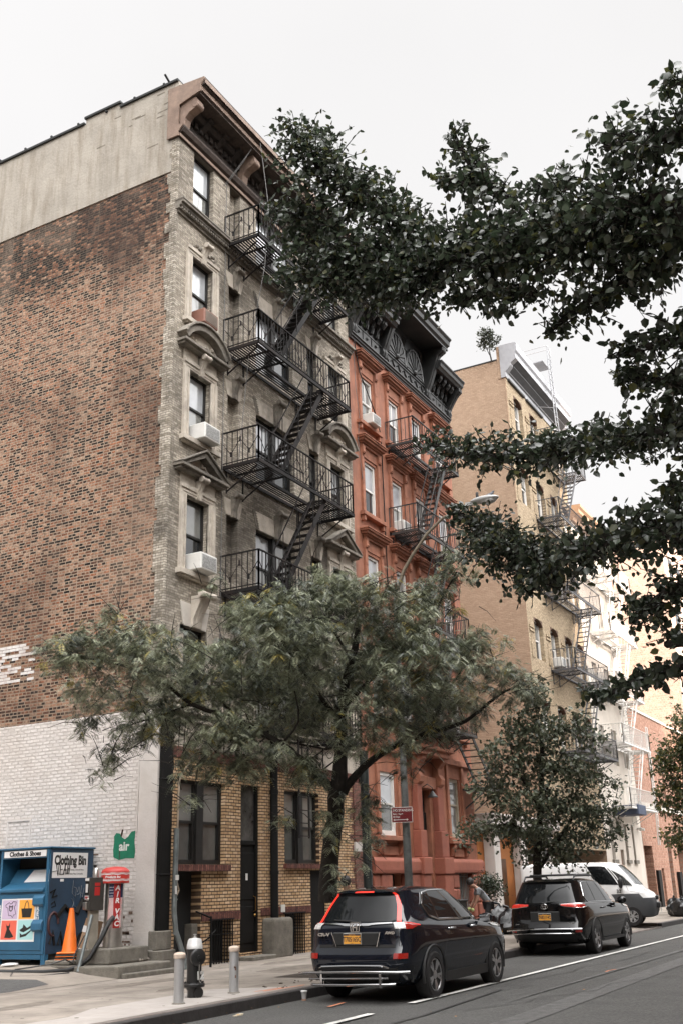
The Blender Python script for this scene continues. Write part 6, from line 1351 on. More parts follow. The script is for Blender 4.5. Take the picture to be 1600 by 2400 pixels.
# ---- honey locust ----
def fronds(name, blobs, count, flen, nl, lsz, mats, probs, parent, seed, droop=.65, clump=8):
    g = np.random.default_rng(seed); w_ = np.array([b[3]*b[4]*b[5] for b in blobs]); w_ = w_/w_.sum(); V = []; MI = []
    nc = count//clump; idx = g.choice(len(blobs), nc, p=w_)
    for i in idx:
        b = blobs[i]; u = unit(g.normal(size=3))*(g.random()**.45); rx, rz = b[3], b[4]
        c = np.array(b[:3])+u*np.array([rx*.95,rx*.95,rz])
        cm = g.choice(len(mats),p=probs)
        for _ in range(clump):
            az = g.random()*6.283; L_ = flen*(.7+.6*g.random()); d0 = np.array([math.cos(az),math.sin(az),g.normal()*.25+.1]); st = c+g.normal(size=3)*.05
            tt = np.linspace(.08,1,nl); cur = d0[None,:]*tt[:,None]*L_*.85+np.array([0,0,-1.])*(tt**1.8)[:,None]*L_*droop*(.6+.8*g.random())
            tan = unit(np.gradient(cur,axis=0)); sd_ = unit(np.cross(tan,np.array([0,0,1.])+g.normal(size=3)*.25)); nn = np.cross(sd_,tan)
            sz = lsz*(.75+.5*g.random())*np.sin(np.clip(tt*2.6+.35,0,3.0))[:,None]
            for s_ in (-1,1):
                o_ = st+cur; ax = unit(sd_*s_+tan*.35-nn*.25); wv = tan*.36
                q = np.stack([o_-wv*sz*.3, o_+ax*sz*.55-wv*sz*.55, o_+ax*sz, o_+ax*sz*.5+wv*sz*.6],axis=1); V.append(q.reshape(-1,3)); MI.append(np.full(nl, cm if g.random() < .8 else g.choice(len(mats),p=probs)))
    V = np.concatenate(V); MI = np.concatenate(MI); nf = len(V)//4; me = bpy.data.meshes.new(name)
    me.vertices.add(len(V)); me.vertices.foreach_set('co', V.astype(np.float32).ravel()); me.loops.add(nf*4); me.loops.foreach_set('vertex_index', np.arange(nf*4,dtype=np.int32))
    me.polygons.add(nf); me.polygons.foreach_set('loop_start', np.arange(0,nf*4,4,dtype=np.int32)); me.polygons.foreach_set('loop_total', np.full(nf,4,np.int32))
    for m_ in mats: me.materials.append(m_)
    me.polygons.foreach_set('material_index', MI.astype(np.int32)); me.update(calc_edges=True)
    o = bpy.data.objects.new(name, me); COL.objects.link(o); o.parent = parent; return o
G_ = empty('locust_tree'); tag(G_, 'feathery honey locust tree growing at the kerb in front of the tan tenement', 'tree')
LBR = [[p[:3]+[p[3]*(.85 if i == 0 else .62)] for p in l] for i, l in enumerate(LBR)]
limbs('trunk', LBR[:1], BARK, G_, 12); limbs('branches', LBR[1:], BARK, G_, 8)
tw = MB(); g2 = random.Random(4)
for b in LOC:
    for _ in range(int(5+b[3]*6)):
        c = Vector(b[:3])+Vector((g2.gauss(0,.5)*b[3],g2.gauss(0,.5)*b[3],g2.gauss(0,.5)*b[4])); e = c+Vector((g2.gauss(0,.35),g2.gauss(0,.35),g2.gauss(.05,.25))); tw.tube([c,(c+e)/2+Vector((0,0,.05)),e],[.010,.007,.003],4,cap=False)
tw.build('twigs', BARK, G_)
fronds('crown', LOC, 24000, .23, 9, .056, [leafmat('locust_leaf',(.15,.165,.105),trans=.18),leafmat('locust_leaf_dark',(.052,.062,.044),trans=.12),leafmat('locust_leaf_pale',(.235,.25,.17),trans=.2),leafmat('locust_leaf_yellow',(.24,.20,.055),trans=.25)], [.44,.34,.18,.04], G_, 21)
# ---- small oak-like street tree ----
def broad(name, label, cat, BL, BR, count, size, mats, probs, seed, shape='lobed', grp=None, fall=.5):
    e = empty(name); tag(e, label, cat, grp); limbs('trunk', BR[:1], BARK, e, 10)
    if len(BR) > 1: limbs('branches', BR[1:], BARK, e, 6)
    g = np.random.default_rng(seed); w_ = np.array([b[3]*b[4]*b[5] for b in BL]); w_ /= w_.sum(); cl = count//9; idx = g.choice(len(BL), cl, p=w_); A = np.array([b[:5] for b in BL])[idx]
    u = unit(g.normal(size=(cl,3)))*(g.random((cl,1))**.42); c = A[:,:3]+u*np.stack([A[:,3],A[:,3],A[:,4]],1)
    P_ = np.repeat(c,9,0)+g.normal(size=(cl*9,3))*.11; dd = unit(g.normal(size=(cl*9,3))+np.array([0,0,-fall])); nn = unit(g.normal(size=(cl*9,3))*.6+np.array([0,0,1.]))
    leaf_mesh('crown', P_, dd, nn, size*(.7+.6*g.random(cl*9)), .75, mats, e, g.choice(len(mats),cl*9,p=probs), shape); return e
broad('oak_tree', 'small dark oak-leaved street tree beside the black three-row SUV', 'tree', OAK, OBR, 9800, .125, [leafmat('oak_leaf',(.055,.066,.040),trans=.12),leafmat('oak_leaf_light',(.095,.105,.064),trans=.15)], [.65,.35], 31)
broad('street_tree', 'yellow-green street tree by the low brick building at the right edge', 'tree', FAR, FBR, 7000, .16, [leafmat('far_leaf',(.06,.075,.03),trans=.25),leafmat('far_leaf_yellow',(.16,.14,.04),trans=.35)], [.85,.15], 41)
# planting on the yellow building's roof
RB = [[43.9+rnd.gauss(0,.2),15.15+rnd.gauss(0,.22),26.75+rnd.random()*.75,.26,.24,1] for _ in range(8)]
broad('roof_shrub', 'small shrub growing on the roof edge of the yellow building', 'shrub', RB, [[[44,15.1,26,.04],[43.95,15.15,26.6,.025],[43.9,15.1,27.2,.01]],[[44,15.1,26.2,.025],[43.9,15.4,27.1,.01]]], 560, .13, [leafmat('roof_leaf',(.03,.037,.022))], [1], 51, fall=0)
# unseen kerb trees added behind the camera for the cars to reflect
for i, (x, y) in enumerate(((-7,-1.5),(-16,10.3),(-24,-1.5),(-34,10.4))):
    bb = [[x+rnd.gauss(0,1.3),y+rnd.gauss(0,1.3),5.8+rnd.random()*3.6,1.3,1.1,1] for _ in range(12)]
    broad('street_tree', ['kerbside tree on the camera side just behind the camera','kerbside tree by the petrol forecourt behind the camera','second kerbside tree on the camera side behind the camera','farthest kerbside tree behind the camera'][i], 'tree', bb, [[[x,y,0,.2],[x,y,3.5,.16],[x+.2,y,7.5,.06]]], 2600, .24, [leafmat('back_leaf',(.03,.038,.02))], [1], 60+i, grp='trees behind the camera')
# ================= street furniture and small things =================
SILV = M('silver_paint', (.42,.42,.42), rough=.42, metal=.55, var=.12, scale=6, dirt=.35, dirtcol=(.25,.22,.2))
CAPRUST = M('rust_stained_cap', (.52,.42,.34), rough=.7, var=.3, scale=14)
HYD = M('hydrant_black', (.014,.014,.014), rough=.32, var=.3, bump=.15, bscale=40)
def bollard(x, y, label):
    e = empty('bollard', (x,y,.152)); tag(e, label, 'bollard', 'silver bollards beside the hydrant')
    MB().lathe([(.074,0),(.073,.3),(.073,.605)], n=24).build('post', SILV, e, smooth=True)
    MB().lathe([(.083,.60),(.087,.61),(.087,.655),(.07,.675),(.03,.685)], n=24).build('cap', CAPRUST, e, smooth=True)
    MB().lathe([(.10,.0),(.095,.012),(.075,.02)], n=20).build('footing', CONCD, e)
    return e
bollard(13.12,9.97,'silver bollard on the left of the black hydrant, nearest the forecourt')
b2 = bollard(14.68,10.09,'scratched silver bollard between the hydrant and the parked compact SUV')
m = MB()
for a,z,w_,h_ in ((-2.3,.36,.05,.03),(-2.15,.33,.03,.05),(-2.2,.22,.02,.04)): m.box(.0735*math.cos(a)-w_/2,.0735*math.sin(a)-.004,z,.0735*math.cos(a)+w_/2,.0735*math.sin(a)+.004,z+h_)
m.build('scratch', RUST, b2)
hy = empty('fire_hydrant', (13.98,10.34,.152), R(8)); tag(hy, 'black fire hydrant with a silver top and white number 12', 'hydrant')
MB().lathe([(.10,0),(.10,.10),(.115,.12),(.115,.14)],n=20).build('base', HYD, hy, smooth=True)
m = MB(); m.lathe([(.15,.14),(.165,.15),(.165,.185),(.15,.20),(.11,.215)],n=24)
for k_ in range(8): a = k_*math.pi/4; m.lathe([(.016,.195),(.016,.22)],(.138*math.cos(a),.138*math.sin(a),0),6)
m.build('flange', HYD, hy, smooth=True)
MB().lathe([(.118,.2),(.112,.3),(.112,.45),(.118,.5),(.118,.66),(.122,.665),(.122,.68)],n=24).build('barrel', HYD, hy, smooth=True)
m = MB(); m.lathe([(.122,.682),(.120,.73),(.116,.735),(.105,.80),(.085,.825),(.03,.835)],n=24); m.lathe([(.022,.83),(.022,.85),(.012,.855),(.012,.875),(.026,.88),(.026,.89)],n=8); m.build('bonnet', M('silver_bonnet',(.55,.55,.54),rough=.5,metal=.2,var=.15,scale=10,dirt=.4,dirtcol=(.35,.3,.26)), hy, smooth=True)
m = MB(); m.lathe([(.10,.0),(.10,-.10),(.122,-.105),(.122,-.15),(.10,-.165),(.03,-.17),(.03,-.20)],(0,0,0),24,axis='y'); m.xf(Matrix.Translation((0,0,.565)) @ Matrix.Rotation(R(-38),4,'Z')); m.build('pumper_nozzle', HYD, hy, smooth=True)
m = MB(); m.lathe([(.07,0),(.07,.12),(.085,.125),(.085,.16),(.02,.17)],(0,0,0),18,axis='x'); m.xf(Matrix.Translation((0,0,.565)) @ Matrix.Rotation(R(10),4,'Z')); m.build('side_nozzle', HYD, hy, smooth=True)
m = MB(); m.lathe([(.06,.0),(.06,-.13),(.075,-.135),(.075,-.15)],(0,0,.07),16,axis='y'); m.xf(Matrix.Rotation(R(-30),4,'Z')); m.build('drain_stub', HYD, hy, smooth=True)
MB().tube([(-.09,-.135,.5),(-.075,-.125,.35),(-.07,-.13,.22),(-.06,-.15,.21)],.007,5).build('chain', M('chain_steel',(.3,.29,.27),rough=.5,metal=.7,scale=90,var=.6), hy)
put_text('12',.155,M('white_stencil',(.6,.6,.58),rough=.8,dirt=.2),(-.03,-.118,.30),(math.cos(R(-18)),math.sin(R(-18)),0),parent=hy,bold=.006,ext=.004)
# lamp post with cobra head, sign, pigeon
POLE = M('lamp_post_metal', (.13,.135,.13), rough=.6, metal=.3, var=.4, scale=7, dirt=.7, dirtcol=(.035,.035,.033))
lp = empty('street_lamp', (21.65,10.32,.15)); tag(lp, 'tall grey street lamp post behind the compact SUV, its bent arm over the road', 'street lamp')
MB().lathe([(.2,0),(.2,.1),(.12,.2),(.095,1.0),(.075,4),(.055,8.0),(.04,8.05)],n=16).build('pole', POLE, lp, smooth=True)
m = MB(); m.lathe([(.099,.9),(.097,1.5)],n=16); m.build('torn_poster', M('torn_paper',(.17,.17,.165),rough=.9,var=.8,scale=22), lp)
MB().tube([(0,-.02,7.7),(0,-.08,8.2),(0,-.25,8.6),(0,-.5,8.95),(0,-.92,9.42),(0,-1.33,9.72),(0,-1.75,9.87),(0,-2.1,9.93)],[.045,.045,.042,.038,.035,.033,.032,.03],10).build('arm', M('brown_arm',(.20,.165,.12),rough=.6,metal=.3,var=.2), lp, smooth=True)
m = MB().ball((0,-2.42,9.98),.36,10,0,(.42,1.0,.24)); m.box(-.05,-2.2,9.9,.05,-1.95,9.98); hd = m.build('lamp_head', M('grey_lamp_head',(.38,.38,.37),rough=.4,var=.1), lp, smooth=True)
MB().ball((0,-2.5,9.93),.22,10,0,(.55,1,.35)).build('lens', M('lamp_glass',(.35,.35,.34),rough=.1,coat=.5), hd, smooth=True)
MB().lathe([(.035,0),(.035,.12),(.02,.14)],(0,-2.25,10.06),10).build('photocell', PLAST, hd, smooth=True)
pg = empty('pigeon', (21.65,7.78,10.12), R(50)); pg.scale = (.85,.85,.85); tag(pg, 'grey pigeon sitting on top of the street lamp head', 'bird')
PGM = M('pigeon_grey', (.12,.125,.14), rough=.8, var=.35, scale=30)
bm_ = bmesh.new(); vs_ = []
def skinned(name, joints, edges, mat, parent, subdiv=2, root=0, smooth=True):
    me = bpy.data.meshes.new(name); me.from_pydata([j[:3] for j in joints], edges, []); o = bpy.data.objects.new(name, me); COL.objects.link(o)
    o.modifiers.new('skin','SKIN'); sv = me.skin_vertices[0].data
    for i, j in enumerate(joints):
        r_ = j[3]; sv[i].radius = (r_, j[4] if len(j) > 4 else r_); sv[i].use_root = (i == root)
    sb = o.modifiers.new('sub','SUBSURF'); sb.levels = subdiv; sb.render_levels = subdiv
    dg = bpy.context.evaluated_depsgraph_get(); nm = bpy.data.meshes.new_from_object(o.evaluated_get(dg)); o.modifiers.clear(); o.data = nm; nm.name = name
    nm.materials.clear(); nm.materials.append(mat); nm.polygons.foreach_set('use_smooth', [True]*len(nm.polygons)); o.parent = parent; return o
bm_.free()
skinned('body', [(0,.02,.10,.05),(0,-.06,.13,.062),(0,-.12,.19,.045),(0,-.145,.245,.034),(0,.12,.06,.035),(0,.2,.03,.02),(0,-.19,.24,.008),(.03,0,.05,.012),(.03,-.01,.0,.006),(-.03,0,.05,.012),(-.03,-.01,.0,.006)], [(0,1),(1,2),(2,3),(0,4),(4,5),(3,6),(0,7),(7,8),(0,9),(9,10)], PGM, pg)
# no-standing sign on the post, facing down the street towards the camera
SGR = M('sign_dark_red', (.13,.008,.010), rough=.45, var=.08)
sx = Vector((.36,-.93,0)).normalized(); c0 = Vector((21.52,10.28,3.13))-sx*.06
sg = empty('parking_sign'); tag(sg, 'dark red NO STANDING sign fixed to the street lamp post', 'sign')
def on_sign(u, v, d=.0): return c0+sx*u+Vector((0,0,v))+sx.cross(Vector((0,0,1)))*d
def sign_box(u0,u1,v0,v1,d0,d1,mat,name,par):
    m = MB(); P_ = [on_sign(u,v,d) for d in (d0,d1) for (u,v) in ((u0,v0),(u1,v0),(u1,v1),(u0,v1))]
    m.add(P_, [(3,2,1,0),(4,5,6,7),(0,1,5,4),(1,2,6,5),(2,3,7,6),(3,0,4,7)]); return m.build(name, mat, par)
sign_box(-.235,.235,-.165,.165,.02,.026,ACW,'border',sg); bd = sign_box(-.222,.222,-.152,.152,.0262,.029,SGR,'panel',sg)
for t, s_, v in (('NO STANDING',.075,.092),('8am - 10pm',.052,.020),('All Days',.052,-.042)): put_text(t, s_, ACW, on_sign(-.20,v,.0295), sx, parent=bd, ext=.0008, align='LEFT', bold=.001, sx=.88)
m = MB()
def tri(a,b_,c_): m.add([on_sign(*p,.0300) for p in (a,b_,c_)], [(0,1,2)])
m.add([on_sign(u,v,.0300) for u,v in ((-.16,-.112),(.10,-.112),(.10,-.098),(-.16,-.098))],[(0,1,2,3)]); tri((.10,-.13),(.14,-.105),(.10,-.08)); tri((-.16,-.08),(-.20,-.105),(-.16,-.13)); m.build('arrow', ACW, bd)
# painted air sign on the white wall
GRN = M('green_sign_paint', (.008,.155,.085), rough=.6, var=.18, scale=6)
A_ = empty('painted_sign'); tag(A_, 'ragged green hand painted sign reading air on the white brick wall', 'sign')
MB().prism([(15.66,2.83),(15.60,2.90),(15.50,2.88),(15.44,2.80),(15.36,2.76),(15.28,2.80),(15.18,2.91),(15.075,2.92),(15.09,2.70),(15.06,2.5),(15.08,2.36),(15.3,2.37),(15.5,2.34),(15.65,2.40),(15.67,2.55),(15.65,2.7)],'x',TX0-.0165,TX0-.0122).build('panel', GRN, A_)
put_text('air',.26,ACW,(TX0-.0172,15.37,2.61),(0,-1,0),parent=A_,ext=.001,bold=.007)
m = MB(); m.box(TX0-.0172,15.48,2.36,TX0-.0168,15.50,2.66); m.tube([(TX0-.02,15.46,2.82),(TX0-.02,15.44,2.9),(TX0-.02,15.42,2.96)],.018,5); m.build('paint_drip', M('dark_red_drip',(.05,.03,.02),rough=.8), A_)
# concrete step, slab and plinth at the foot of the wall
e = empty('concrete_step'); tag(e, 'worn low concrete step and slab at the foot of the white wall corner', 'step')
CS = CONCD
MB().prism([(16.55,14.0),(18.15,14.0),(18.15,14.9),(17.3,15.9),(16.45,15.9),(16.40,14.6)],'z',.12,.37).build('slab', CS, e, bevel=.03, seg=2)
MB().box(16.62,13.86,.12,18.25,13.99,.24).build('lower_step', CS, e, bevel=.025, seg=2)
MB().box(16.80,14.45,.372,17.98,15.3,.66).build('plinth', CS, e, bevel=.03, seg=2)
MB().box(16.62,15.32,.372,17.8,15.95,.46).build('side_slab', CS, e, bevel=.02)
m = MB()
for i in range(14): a = rnd.uniform(17.6,18.1); m.ball((a,14.45+rnd.random()*.12,.40+rnd.random()*.02),.02+rnd.random()*.03,4)
m.build('rubble', CONC, e)
# air and vacuum machine
STEEL = M('brushed_steel', (.50,.48,.45), rough=.32, metal=.9, var=.2, scale=5, dirt=.3, dirtcol=(.3,.26,.22))
REDP = M('machine_red', (.36,.020,.018), rough=.4, var=.1)
WHT = M('sticker_white', (.68,.67,.66), rough=.5, var=.06)
NAVY = M('flag_navy', (.012,.022,.075), rough=.5)
am = empty('air_vacuum_machine', (17.28,14.80,.66)); tag(am, 'steel and red coin operated AIR VAC machine on a concrete plinth', 'air machine')
MB().lathe([(.185,0),(.185,1.25)],n=32).build('drum', STEEL, am, smooth=True)
MB().lathe([(.275,1.20),(.285,1.21),(.285,1.42),(.27,1.45),(.2,1.50),(.05,1.52)],n=32).build('red_head', M('machine_red_head',(.42,.03,.022),rough=.45,var=.12,dirt=.2,dirtcol=(.4,.12,.06)), am, smooth=True)
def cyl_patch(m_, r_, a0, a1, z0, z1, n_=8, wav=0, mi=0):
    for i in range(n_):
        p, q = a0+(a1-a0)*i/n_, a0+(a1-a0)*(i+1)/n_
        m_.quad((r_*math.cos(p),r_*math.sin(p),z0+wav*math.sin(p*9)),(r_*math.cos(q),r_*math.sin(q),z0+wav*math.sin(q*9)),(r_*math.cos(q),r_*math.sin(q),z1+wav*math.sin(q*9)),(r_*math.cos(p),r_*math.sin(p),z1+wav*math.sin(p*9)),mi)
m = MB()
for z in (1.245,1.365): cyl_patch(m,.287,R(-250),R(-60),z,z+.016,24,.006); cyl_patch(m,.287,R(-250),R(-60),z+.026,z+.034,24,.006)
m.build('wavy_stripe', WHT, am)
put_text('Products Inc',.06,WHT,(-.252,-.150,1.318),(.5,-.866,0),parent=am,ext=.003,bold=.002,shear=.2)
m = MB(); cyl_patch(m,.1868,R(-144),R(-101),.36,1.19,8,0,0); m.build('red_band', REDP, am)
m = MB(); cyl_patch(m,.1866,R(-176),R(-144),.93,1.19,6,0,0); cyl_patch(m,.1866,R(-101),R(-80),.93,1.19,4,0,0)
for s0,s1 in ((-176,-144),(-101,-84)):
    nst = 6 if s0<-120 else 4
    for k_ in range(nst):
        a = s0+(s1-s0)*k_/nst; n_=10
        for i in range(n_):
            za, zb2 = .36+.57*i/n_, .36+.57*(i+1)/n_; f = lambda z: R(a+2.2*math.sin(z*9)); wd = R((s1-s0)/nst*.5); r_=.1866
            for off_, mi in ((0,1),(wd,2)): m.quad((r_*math.cos(f(za)+off_),r_*math.sin(f(za)+off_),za),(r_*math.cos(f(za)+off_+wd),r_*math.sin(f(za)+off_+wd),za),(r_*math.cos(f(zb2)+off_+wd),r_*math.sin(f(zb2)+off_+wd),zb2),(r_*math.cos(f(zb2)+off_),r_*math.sin(f(zb2)+off_),zb2),mi)
for k_ in range(16):
    a = R(-174+(k_%4)*7.5+(k_//4%2)*3); z = .96+(k_//4)*.055; m.ball((.187*math.cos(a),.187*math.sin(a),z),.009,4,2)
m.build('flag_sticker', [NAVY, REDP, WHT], am)
for ch, z in zip('AIRVAC', (1.11,.99,.87,.67,.56,.44)):
    a = R(-122); put_text(ch,.135,WHT,(.1885*math.cos(a),.1885*math.sin(a),z),(-math.sin(a),math.cos(a),0),parent=am,ext=.004,bold=.004,shear=.18)
kx = empty('coin_box', (16.98,15.07,.66), R(-28)); tag(kx, 'grey coin operated payment box on a metal post left of the AIR VAC machine', 'coin box')
KM = M('coin_box_grey', (.05,.045,.04), rough=.5, metal=.3, var=.25)
MB().box(-.09,-.07,0,.09,.07,.72).build('post', M('cream_post',(.30,.27,.22),rough=.7,var=.25,dirt=.5,dirtcol=(.12,.10,.08)), kx)
MB().box(-.15,-.15,.70,.15,.12,1.32).box(-.152,-.155,.70,-.14,.122,1.318).build('box', KM, kx, bevel=.015)
m = MB(); m.box(-.158,-.10,1.0,-.15,.10,1.24,0); m.box(-.160,-.09,1.26,-.15,.11,1.31,1); m.box(-.161,-.06,1.04,-.156,.06,1.2,1); m.box(-.158,-.10,.91,-.15,.10,.98,1); m.box(-.160,-.08,.925,-.157,.08,.965,2); m.box(-.05,-.153,.98,.06,-.149,1.14,2); m.box(-.05,-.153,1.16,.06,-.149,1.22,2)
m.build('instruction_sticker', [DK, WHT, REDP], kx)
m = MB(); m.box(-.20,-.09,.72,-.15,.09,.86); m.lathe([(.03,0),(.03,.05)],(-.17,-.12,.88),8); m.build('coin_tray', STEEL, kx, bevel=.01)
MB().lathe([(.06,0),(.06,.14),(.03,.18)],(0,-.05,1.32),12).build('beacon', STEEL, kx, smooth=True)
tag(MB().tube([(17.13,14.68,1.22),(17.0,14.66,1.15),(16.85,14.72,.85),(16.68,14.85,.5),(16.55,14.98,.36),(16.3,15.05,.31),(15.8,15.2,.31),(15.2,15.6,.36),(14.6,16.2,.39),(14.0,17.2,.43),(13,19,.43)],.045,10).build('vacuum_hose', M('black_hose',(.012,.012,.012),rough=.5,bump=.6,bscale=60), smooth=True), 'thick black vacuum hose running from the AIR VAC machine along the ground', 'hose')
tag(MB().tube([(16.9,15.2,.9),(16.7,15.25,.55),(16.5,15.1,.42),(16.35,15.15,.50),(16.2,15.4,.42),(15.6,15.7,.37),(15.0,15.2,.30),(15.5,15.0,.27),(16.2,14.9,.28)],.014,6).build('air_hose', BLACK, smooth=True), 'thin black air hose looped on the ground by the plinth', 'hose')
tag(MB().tube([(16.42,14.88,.28),(16.75,14.90,1.28)],.035,10).build('metal_pipe', GALV, smooth=True), 'grey metal pipe leaning in front of the AIR VAC machine', 'pipe')
cb = MB(); cb.box(-.17,-.05,0,.17,.05,.74); o = cb.build('cardboard_box', M('cardboard',(.30,.195,.12),rough=.85,var=.12)); o.location = (17.12,15.38,.46); o.rotation_euler = (R(0),R(14),R(-60)); tag(o,'tall brown cardboard box leaning between the traffic cones and the coin box','box')
MB().box(-.175,-.052,.48,-.05,.052,.6).box(-.175,-.052,.12,-.06,.052,.18).build('label', WHT, o)
# stacked traffic cones
ORC = M('cone_orange', (.80,.17,.018), rough=.5, var=.12, scale=5, dirt=.3, dirtcol=(.45,.12,.03))
cn = empty('traffic_cone', (16.98,15.64,.46), R(20)); tag(cn, 'topmost orange traffic cone of the stack beside the blue clothing bin', 'traffic cone', 'stacked traffic cones')
MB().lathe([(.165,.13),(.15,.17),(.045,.93),(.040,.955),(.03,.955)],n=24).build('cone', ORC, cn, smooth=True); MB().box(-.2,-.2,.105,.2,.2,.14).build('base', ORC, cn, bevel=.015)
for k_, z in enumerate((.0,.055)):
    c2 = empty('traffic_cone', (16.98,15.64,.46+z), R(20)); tag(c2, ['bottom traffic cone base of the stack beside the blue clothing bin','middle traffic cone base of the stack beside the blue clothing bin'][k_], 'traffic cone', 'stacked traffic cones')
    MB().box(-.205,-.205,.0,.205,.205,.04).build('rubber_base', PLAST, c2, bevel=.01); MB().box(-.209,-.209,.0,.209,.209,.012).build('orange_rim', ORC, c2)
# ---- clothing bins ----
BLU = M('bin_blue', (.024,.105,.19), rough=.45, var=.15, scale=2.5, dirt=.35, dirtcol=(.03,.06,.09))
BLUD = M('bin_side_blue', (.017,.045,.085), rough=.55, var=.3, scale=2, dirt=.5, dirtcol=(.012,.016,.022))
def clothing_bin(y0, y1, label, full):
    x0, x1, z0, z1 = 16.70, 18.0, .42, 2.58
    e = empty('clothing_bin', (x0,y0,z0)); e.location = (0,0,0); tag(e, label, 'donation bin', 'clothing donation bins')
    m = MB(); hz0, hz1 = 1.86, 2.40; hy0, hy1 = y0+.09, y1-.08
    # shell with an open chute in the front
    m.box(x0+.02,y0+.002,z0+.14,x1,y0+.03,z1); m.box(x0+.02,y1-.03,z0+.14,x1,y1,z1); m.box(x1-.03,y0+.03,z0+.14,x1,y1-.03,z1)
    m.box(x0,y0+.03,z0+.14,x0+.03,y1-.03,hz0-.12); m.box(x0,y0+.03,hz1,x0+.03,y1-.03,z1); m.box(x0,y0+.03,hz0-.12,x0+.03,hy0,hz1); m.box(x0,hy1,hz0-.12,x0+.03,y1-.03,hz1)
    m.build('shell', BLU, e, bevel=.008)
    m = MB(); m.box(x0+.021,y0-.003,z0+.15,x1-.001,y0+.0015,z1-.005); m.build('side_panel', BLUD, e)
    m = MB(); m.box(x0-.03,y0-.03,z1,x1+.03,y1+.03,z1+.035); m.build('lid', BLU, e, bevel=.008)
    m = MB(); m.prism([(x0-.05,hz0-.12),(x0-.05,hz0-.06),(x0+.22,hz0+.06),(x0+.42,hz0+.34),(x0+.46,hz0+.34),(x0+.3,hz0-.12)],'y',hy0+.01,hy1-.01); m.build('chute', BLU, e, bevel=.01)
    m = MB(); m.box(x0+.5,hy0,hz0-.1,x0+.52,hy1,hz1+.05); m.build('chute_interior', VOID, e)
    m = MB()
    for yy in (y0+.03, y1-.13):
        for xx in (x0+.02,x1-.12): m.box(xx,yy-.03,z0-.10,xx+.1,yy+.07,z0+.14)
    m.box(x0+.005,y0+.1,z0+.05,x0+.05,y1-.1,z0+.135); m.build('skid', BLU, e)
    m = MB(); m.box(x0-.015,y0+.10,z0+.22,x0-.0005,y1-.05,1.70); m.build('door', BLU, e, bevel=.006)
    if not full: return e
    for zz in (1.50,1.02): MB().prism([(x0-.08,zz),(x0-.08,zz+.12),(x0-.016,zz+.2),(x0-.016,zz-.04)],'y',y0+.06,y0+.34).build('lock_box', BLU, e, bevel=.008)
    # label boards
    w = MB().box(x0-.006,y0+.10,2.43,x0-.0005,y1-.12,2.555).build('label_board', WHT, e); MB().box(x0-.005,y0+.09,2.42,x0-.0003,y1-.11,2.565).build('label_border', BLACK, w)
    put_text('Clothes & Shoes',.125,BLACK,(x0-.0075,(y0+y1)/2-.01,2.49),(0,-1,0),parent=w,ext=.001,bold=.006,sx=1.05)
    w = MB().box(x0+.08,y0-.008,2.0,x1-.18,y0-.0035,2.50).build('label_board', WHT, e)
    put_text('Clothing Bin',.255,BLACK,(x0+.60,y0-.0095,2.34),(1,0,0),parent=w,ext=.001,bold=.012,sx=.74)
    put_text('Pick up, Cleaning, Linens & Shoes',.05,BLACK,(x0+.72,y0-.0095,2.16),(1,0,0),parent=w,ext=.0006,sx=.85); put_text('We Take Only Clothing & Shoes, Please Tie Inside Bin',.045,BLACK,(x0+.6,y0-.0095,2.08),(1,0,0),parent=w,ext=.0006,sx=.78)
    g = MB(); S_ = lambda L_,r_=.009: g.tube([(x0+a,y0-.014,b_) for a,b_ in L_],r_,4)
    S_([(.18,2.28),(.24,2.05),(.26,2.3)]); S_([(.30,2.25),(.30,2.06),(.38,2.07)]); S_([(.30,2.16),(.37,2.17)]); S_([(.40,2.06),(.44,2.28),(.48,2.07)]); S_([(.41,2.15),(.48,2.15)]); S_([(.52,2.3),(.52,2.08)]); S_([(.58,2.3),(.56,2.08)]); S_([(.52,2.18),(.58,2.19)]); S_([(.06,2.12),(.2,2.14)],.005)
    g.build('black_graffiti', BLACK, w)
    g = MB(); S_ = lambda L_,r_=.005: g.tube([(x0+a,y0-.008,b_) for a,b_ in L_],r_,4)
    S_([(.72,1.95),(.70,1.7),(.8,1.62),(.82,1.8),(.74,1.82)]); S_([(.85,1.72),(.90,1.82),(.93,1.7),(.86,1.66)]); S_([(.97,1.85),(.95,1.6)]); S_([(1.05,1.8),(1.0,1.55)]); S_([(.96,1.7),(1.05,1.68)]); S_([(.7,1.6),(.76,1.5),(.72,1.42)]); S_([(.8,1.45),(.9,1.4)])
    g.build('grey_graffiti', M('grey_chalk',(.20,.22,.24),rough=.8), e)
    g = MB(); S_ = lambda L_,r_=.018: g.tube([(x0+a,y0-.006,b_) for a,b_ in L_],r_,5)
    S_([(.06,1.72),(.2,1.78),(.12,1.62),(.26,1.66)]); S_([(.10,1.5),(.2,1.55),(.24,1.46),(.12,1.44)],.012); S_([(.3,1.25),(.5,1.45),(.7,1.3)],.05); S_([(.85,1.3),(1.0,1.55),(1.2,1.35)],.07); S_([(.12,.75),(.2,.98),(.26,.72)],.03); S_([(.36,.72),(.42,.95),(.5,.7)],.03); S_([(.9,.8),(1.1,.95)],.04)
    g.build('spray_graffiti', DK, e)
    g = MB(); g.tube([(x0+.2+.14*math.cos(a),y0-.005,1.12+.22*math.sin(a)) for a in [k_*.45 for k_ in range(12)]],.03,5); g.build('red_graffiti', M('dull_red_spray',(.045,.014,.016),rough=.7), e)
    MB().box(x0+.33,y0-.007,1.93,x0+.43,y0-.003,1.98).build('small_sticker', WHT, e)
    w = MB().box(x0+.25,hy0+.05,hz0+.10,x0+.26,hy1-.45,hz0+.11).build('notice', WHT, e); w.data.clear_geometry()
    a_, b_ = Vector((x0+.235,0,hz0+.075)), Vector((x0+.405,0,hz0+.315)); nm = Vector((-.82,0,.57))*.006
